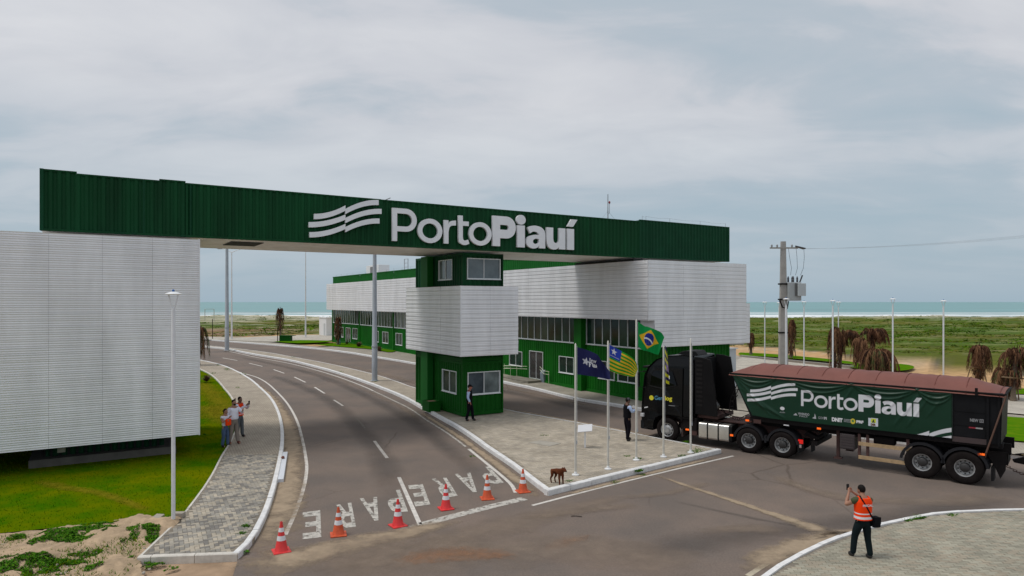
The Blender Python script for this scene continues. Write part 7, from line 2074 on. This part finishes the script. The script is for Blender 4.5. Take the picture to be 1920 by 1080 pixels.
    for H_, K_, A_ in (('hl', 'kl', 'al'), ('hr', 'kr', 'ar')):
        q = add((j[H_][0], j[H_][1], j[H_][2] - .06), .100 * bw, a2); q2 = add(lerp3(j[H_], j[K_], .5), .086, q); q3 = add(j[K_], .066, q2); q4 = add(lerp3(j[K_], j[A_], .5), .062, q3); add((j[A_][0], j[A_][1], j[A_][2] - .03), .056, q4)
    skin_obj('trousers', V, E, Rd, trousers, t, 2)
    for A_ in ('al', 'ar'):
        x, y, z = j[A_]; V2 = [s((x, y - .03, z - .01)), s((x, y + .06, z - .035)), s((x, y + .15, z - .045))]
        o_ = skin_obj('shoe', V2, [(0, 1), (1, 2)], [.055 * k, .05 * k, .042 * k], shoes or m_shoe, t, 2)
    if vest:
        mb = MB(); n = 20; ch_ = j['che']; pe = j['pel']
        prof = [(-0.06, .185, .150), (.30, .172, .142), (.62, .178, .145), (.85, .185, .135), (1.0, .150, .115)]
        zs = [pe[2] + (j['nb'][2] - pe[2] + .015) * q[0] for q in prof]
        rows = []
        def cen(f_): return lerp3((pe[0], pe[1], 0), (ch_[0], ch_[1], 0), min(1, f_ * 1.3))
        nz = 18
        for i in range(nz + 1):
            f_ = i / nz; rx = float(np.interp(f_, [q[0] for q in prof], [q[1] for q in prof])) * bw; ry = float(np.interp(f_, [q[0] for q in prof], [q[2] for q in prof])) * bw
            z = pe[2] + (j['nb'][2] - pe[2] + .015) * f_; c0 = cen(f_)
            for q in range(n):
                a = 2 * PI * q / n; ca_, sa_ = math.cos(a), math.sin(a)
                mb.vert(*s((c0[0] + rx * math.copysign(abs(ca_) ** .8, ca_), c0[1] + ry * math.copysign(abs(sa_) ** .9, sa_), z)))
        for i in range(nz):
            for q in range(n):
                q2 = (q + 1) % n; m_i = 0
                f_ = (i + .5) / nz
                if strips and any(abs(f_ - sp_) < .034 for sp_ in strips): m_i = 1
                mb.face((i * n + q, i * n + q2, (i + 1) * n + q2, (i + 1) * n + q), m_i)
        top_ = [nz * n + q for q in range(n)]
        mb.face(top_)
        mb.build('vest', [vest, m_cw], t, smooth=True)
        for S_ in (-1, 1):
            V2 = [s((S_ * .07, j['nb'][1], j['nb'][2] + .0)), s((S_ * .155, j['nb'][1], j['nb'][2] - .02))]
            skin_obj('vest_shoulder', V2, [(0, 1)], [.072 * k, .070 * k], vest, t, 1)
    return t, j, k
m_hv = mat('hi_vis_orange', (0.95, 0.060, 0.006), 0.6, spec=0.1)
m_olive = mat('olive_cloth', (0.05, 0.06, 0.02), 0.8)
m_dkt = mat('dark_green_trousers', (0.007, 0.013, 0.015), 0.8, spec=0.1)
m_bv = mat('black_vest', (0.005, 0.005, 0.007), 0.7, spec=0.1)
m_lb = mat('light_blue_shirt', (0.42, 0.52, 0.74), 0.8)
m_bt = mat('black_trousers', (0.006, 0.005, 0.009), 0.85, spec=0.1)
m_ws = mat('white_shirt', (0.80, 0.79, 0.88), 0.8)
m_kh = mat('khaki_trousers', (0.23, 0.19, 0.16), 0.85)
m_je = mat('blue_jeans', (0.06, 0.10, 0.19), 0.85)
m_gt = mat('grey_trousers', (0.10, 0.11, 0.12), 0.85)

# photographer in the foreground, seen from behind
x, y = g(1618, 1046, 0.13)
pt, j, k = person('person in orange vest with shoulder bag, filming the truck from the near right pavement', (x, y, 0.135), R(8), 1.70, 'tan',
    dict(sl=(-.20, 0, 1.42), el=(-.34, .17, 1.25), wl=(-.19, .27, 1.52), sr=(.19, .0, 1.42), er=(.26, .24, 1.30), wr=(-.07, .31, 1.53), al=(-.20, .10, .09), kl=(-.15, .10, .50), hl=(-.09, 0, .92), ar=(.13, -.10, .09), kr=(.12, .0, .50), hd=(-.01, .05, 1.645)),
    m_olive, m_dkt, sleeve=0.5, vest=m_hv, strips=(.30, .11 + .0), head_yaw=12, head_pitch=-4, build_=1.16)
# strips are at chest-waist height; print on the back
text_on('vest_print', 'FISCAL', 0.07, lambda a, b_: tuple(c * k for c in (-.135 + a, -.186, 1.30 + b_)), m_cw, pt, bold=0.003, width=0.27)
st_ = MB(); st_.tube([tuple(c * k for c in q) for q in ((-.10, -.02, 1.52), (-.11, -.13, 1.45), (.0, -.165, 1.25), (.13, -.155, 1.03), (.19, -.08, .96))], 0.018, 6); 
bag = thing('shoulder_bag', 'black shoulder bag at the hip of the photographer in orange', 'bag', (x, y, 0.135), R(8))
st_.build('strap', m_bv, bag)
MB().box(.17 * k, .37 * k, -.17 * k, .02 * k, .76 * k, 1.02 * k).build('pouch', m_bv, bag, bevel=0.04)
MB().box(.19 * k, .35 * k, -.19 * k, -.165 * k, .86 * k, 1.03 * k).build('flap', m_bv, bag, bevel=0.01)
phn = MB().box(-.215 * k, -.145 * k, .32 * k, .332 * k, 1.57 * k, 1.72 * k).build('phone', m_dark, None, bevel=0.004); phn.location = (x, y, 0.135); phn.rotation_euler = (0, 0, R(8)); tag(phn, 'black phone held up by the photographer in orange', 'phone')

# guard by the booth (faces right), guard by the truck
x, y = g(880, 789, 0.14)
person('guard in black vest and cap standing at the corner of the booth', (x, y, 0.14), R(-100), 1.84, 'red',
       dict(el=(-.22, -.06, 1.14), wl=(-.20, -.02, .90), er=(.22, -.02, 1.14), wr=(.18, .08, .92), al=(-.09, .16, .09), kl=(-.10, .12, .50), ar=(.09, -.14, .09), kr=(.10, .0, .50)),
       m_lb, m_bt, vest=m_bv, hair=True, cap=m_bv)
x, y = g(1176, 826, 0.14)
gt_, j, k = person('guard in black vest and cap holding papers in front of the truck', (x, y, 0.14), R(-68), 1.86, 'brown',
       dict(el=(-.27, .08, 1.20), wl=(-.12, .30, 1.28), er=(.27, .08, 1.20), wr=(.06, .32, 1.26), al=(-.12, .10, .09), kl=(-.12, .06, .50), ar=(.12, -.08, .09), kr=(.12, .02, .50)),
       m_lb, m_bt, vest=m_bv, hair=True, cap=mat('dark_grey_cap', (0.05, 0.05, 0.06), 0.7), head_pitch=-8)
pa = MB().box(-.14, .10, .36, .368, 1.20, 1.50).build('papers', m_white, None); pa.location = (x, y, 0.14); pa.rotation_euler = (0, 0, R(-68)); tag(pa, 'white papers held by the guard in front of the truck', 'papers')

# three people on the left pavement
x, y = g(422, 836, 0.1)
person('woman in white shirt and jeans with an orange vest over her arm, beside two men', (x, y, 0.06), R(-112), 1.60, 'tan',
       dict(el=(-.24, .08, 1.16), wl=(.0, .24, 1.22), er=(.24, .08, 1.16), wr=(.02, .26, 1.36), al=(-.12, .05, .09), ar=(.12, -.05, .09), hd=(0, .03, 1.65)),
       m_ws, m_je, sleeve=0.5, tail=True, head_pitch=8, build_=0.92)
vs = thing('folded_vest', 'orange safety vest carried over the arm of the woman in jeans', 'vest', (x, y, 0.06), R(-112))
MB().box(-.10, .16, .15, .26, .92, 1.20).build('cloth', m_hv, vs, bevel=0.04)
x, y = g(438, 832, 0.12)
person('bearded man in white shirt and khaki trousers in the middle of the group of three', (x, y, 0.12), R(-128), 1.88, 'tan',
       dict(el=(-.28, .14, 1.24), wl=(-.16, .40, 1.34), er=(.27, -.02, 1.16), wr=(.20, .06, .95), al=(-.13, .10, .09), ar=(.14, -.10, .09)),
       m_ws, m_kh, build_=1.22, beard=True, head_pitch=6, shoes=mat('brown_shoe', (0.12, 0.03, 0.02), 0.6))
x, y = g(449, 820, 0.12)
vp, j, k = person('man in orange reflective vest holding up a phone, right of the group of three', (x, y, 0.13), R(-112), 1.80, 'brown',
       dict(el=(-.24, .22, 1.24), wl=(-.10, .44, 1.46), er=(.24, .22, 1.24), wr=(.06, .46, 1.44), al=(-.12, .05, .09), ar=(.12, -.05, .09)),
       m_ws, m_gt, vest=m_hv, strips=(.34, .12), head_pitch=2)
ph2 = MB().box(-.06, .03, .53, .545, 1.50, 1.66).build('phone', m_dark, None); ph2.location = (x, y, 0.13); ph2.rotation_euler = (0, 0, R(-112)); tag(ph2, 'black phone held up by the man in the orange vest on the left', 'phone')
x, y = g(643, 646, 0.1)
person('distant person in pale blue clothes by the far door of the long building', (x - 0.2, y - 1.0, gz(y) + 0.12), R(150), 1.65, 'brown', {}, mat('dark_top', (0.02, 0.08, 0.07), 0.8), mat('pale_blue_cloth', (0.30, 0.42, 0.55), 0.8), build_=0.95)

# dog on the island corner
m_dog = mat('reddish_brown_coat', (0.105, 0.030, 0.012), 0.8, spec=0.1, nsc=7, namt=0.35)
x, y = g(1045, 909, 0.14)
dg_ = thing('dog', 'lean reddish brown dog standing on the near corner of the paved island', 'dog', (x, y + 0.12, 0.14), R(-52))
dg_.scale = (0.92, 0.92, 0.92)
DV = [(-.22, 0, .50), (-.06, 0, .475), (.10, 0, .47), (.22, 0, .49), (.34, -.03, .57), (.41, -.05, .61), (.50, -.06, .585), (.56, -.06, .56)]
DR = [.078, .072, .088, .092, .060, .058, .036, .026]
DE = [(i, i + 1) for i in range(7)]
def dl(par, pts, rr):
    for p_, r_ in zip(pts, rr):
        DV.append(p_); DR.append(r_); DE.append((par, len(DV) - 1)); par = len(DV) - 1
for s_, dx in ((-1, 0.0), (1, 0.05)):
    dl(0, [(-.22 + dx, s_ * .06, .40), (-.17 + dx, s_ * .075, .29), (-.27 + dx, s_ * .075, .17), (-.235 + dx, s_ * .075, .03), (-.19 + dx, s_ * .075, .018)], [.060, .036, .020, .017, .02])
    dl(3, [(.20 + dx * .6, s_ * .065, .38), (.19 + dx * .6, s_ * .07, .26), (.21 + dx * .6, s_ * .07, .15), (.21 + dx * .6, s_ * .07, .03), (.25 + dx * .6, s_ * .07, .018)], [.045, .028, .021, .017, .02])
dl(0, [(-.30, 0, .47), (-.34, 0, .38), (-.33, .0, .28)], [.024, .016, .010])
em = MB().sphere((.40, -.095, .66), (.022, .012, .045), 8, 6).sphere((.40, -.01, .66), (.022, .012, .045), 8, 6).mesh('e', m_dog)
skin_obj('body', DV, DE, [q * 1.22 for q in DR], m_dog, dg_, 2, [em], remesh=0.009)
MB().sphere((.565, -.06, .565), (.022, .022, .020), 8, 6).build('nose', m_dark, dg_, smooth=True)
MB().sphere((.515, -.06, .558), (.040, .033, .024), 10, 6).build('muzzle', mat('dark_muzzle', (0.02, 0.012, 0.01), 0.7), dg_, smooth=True)
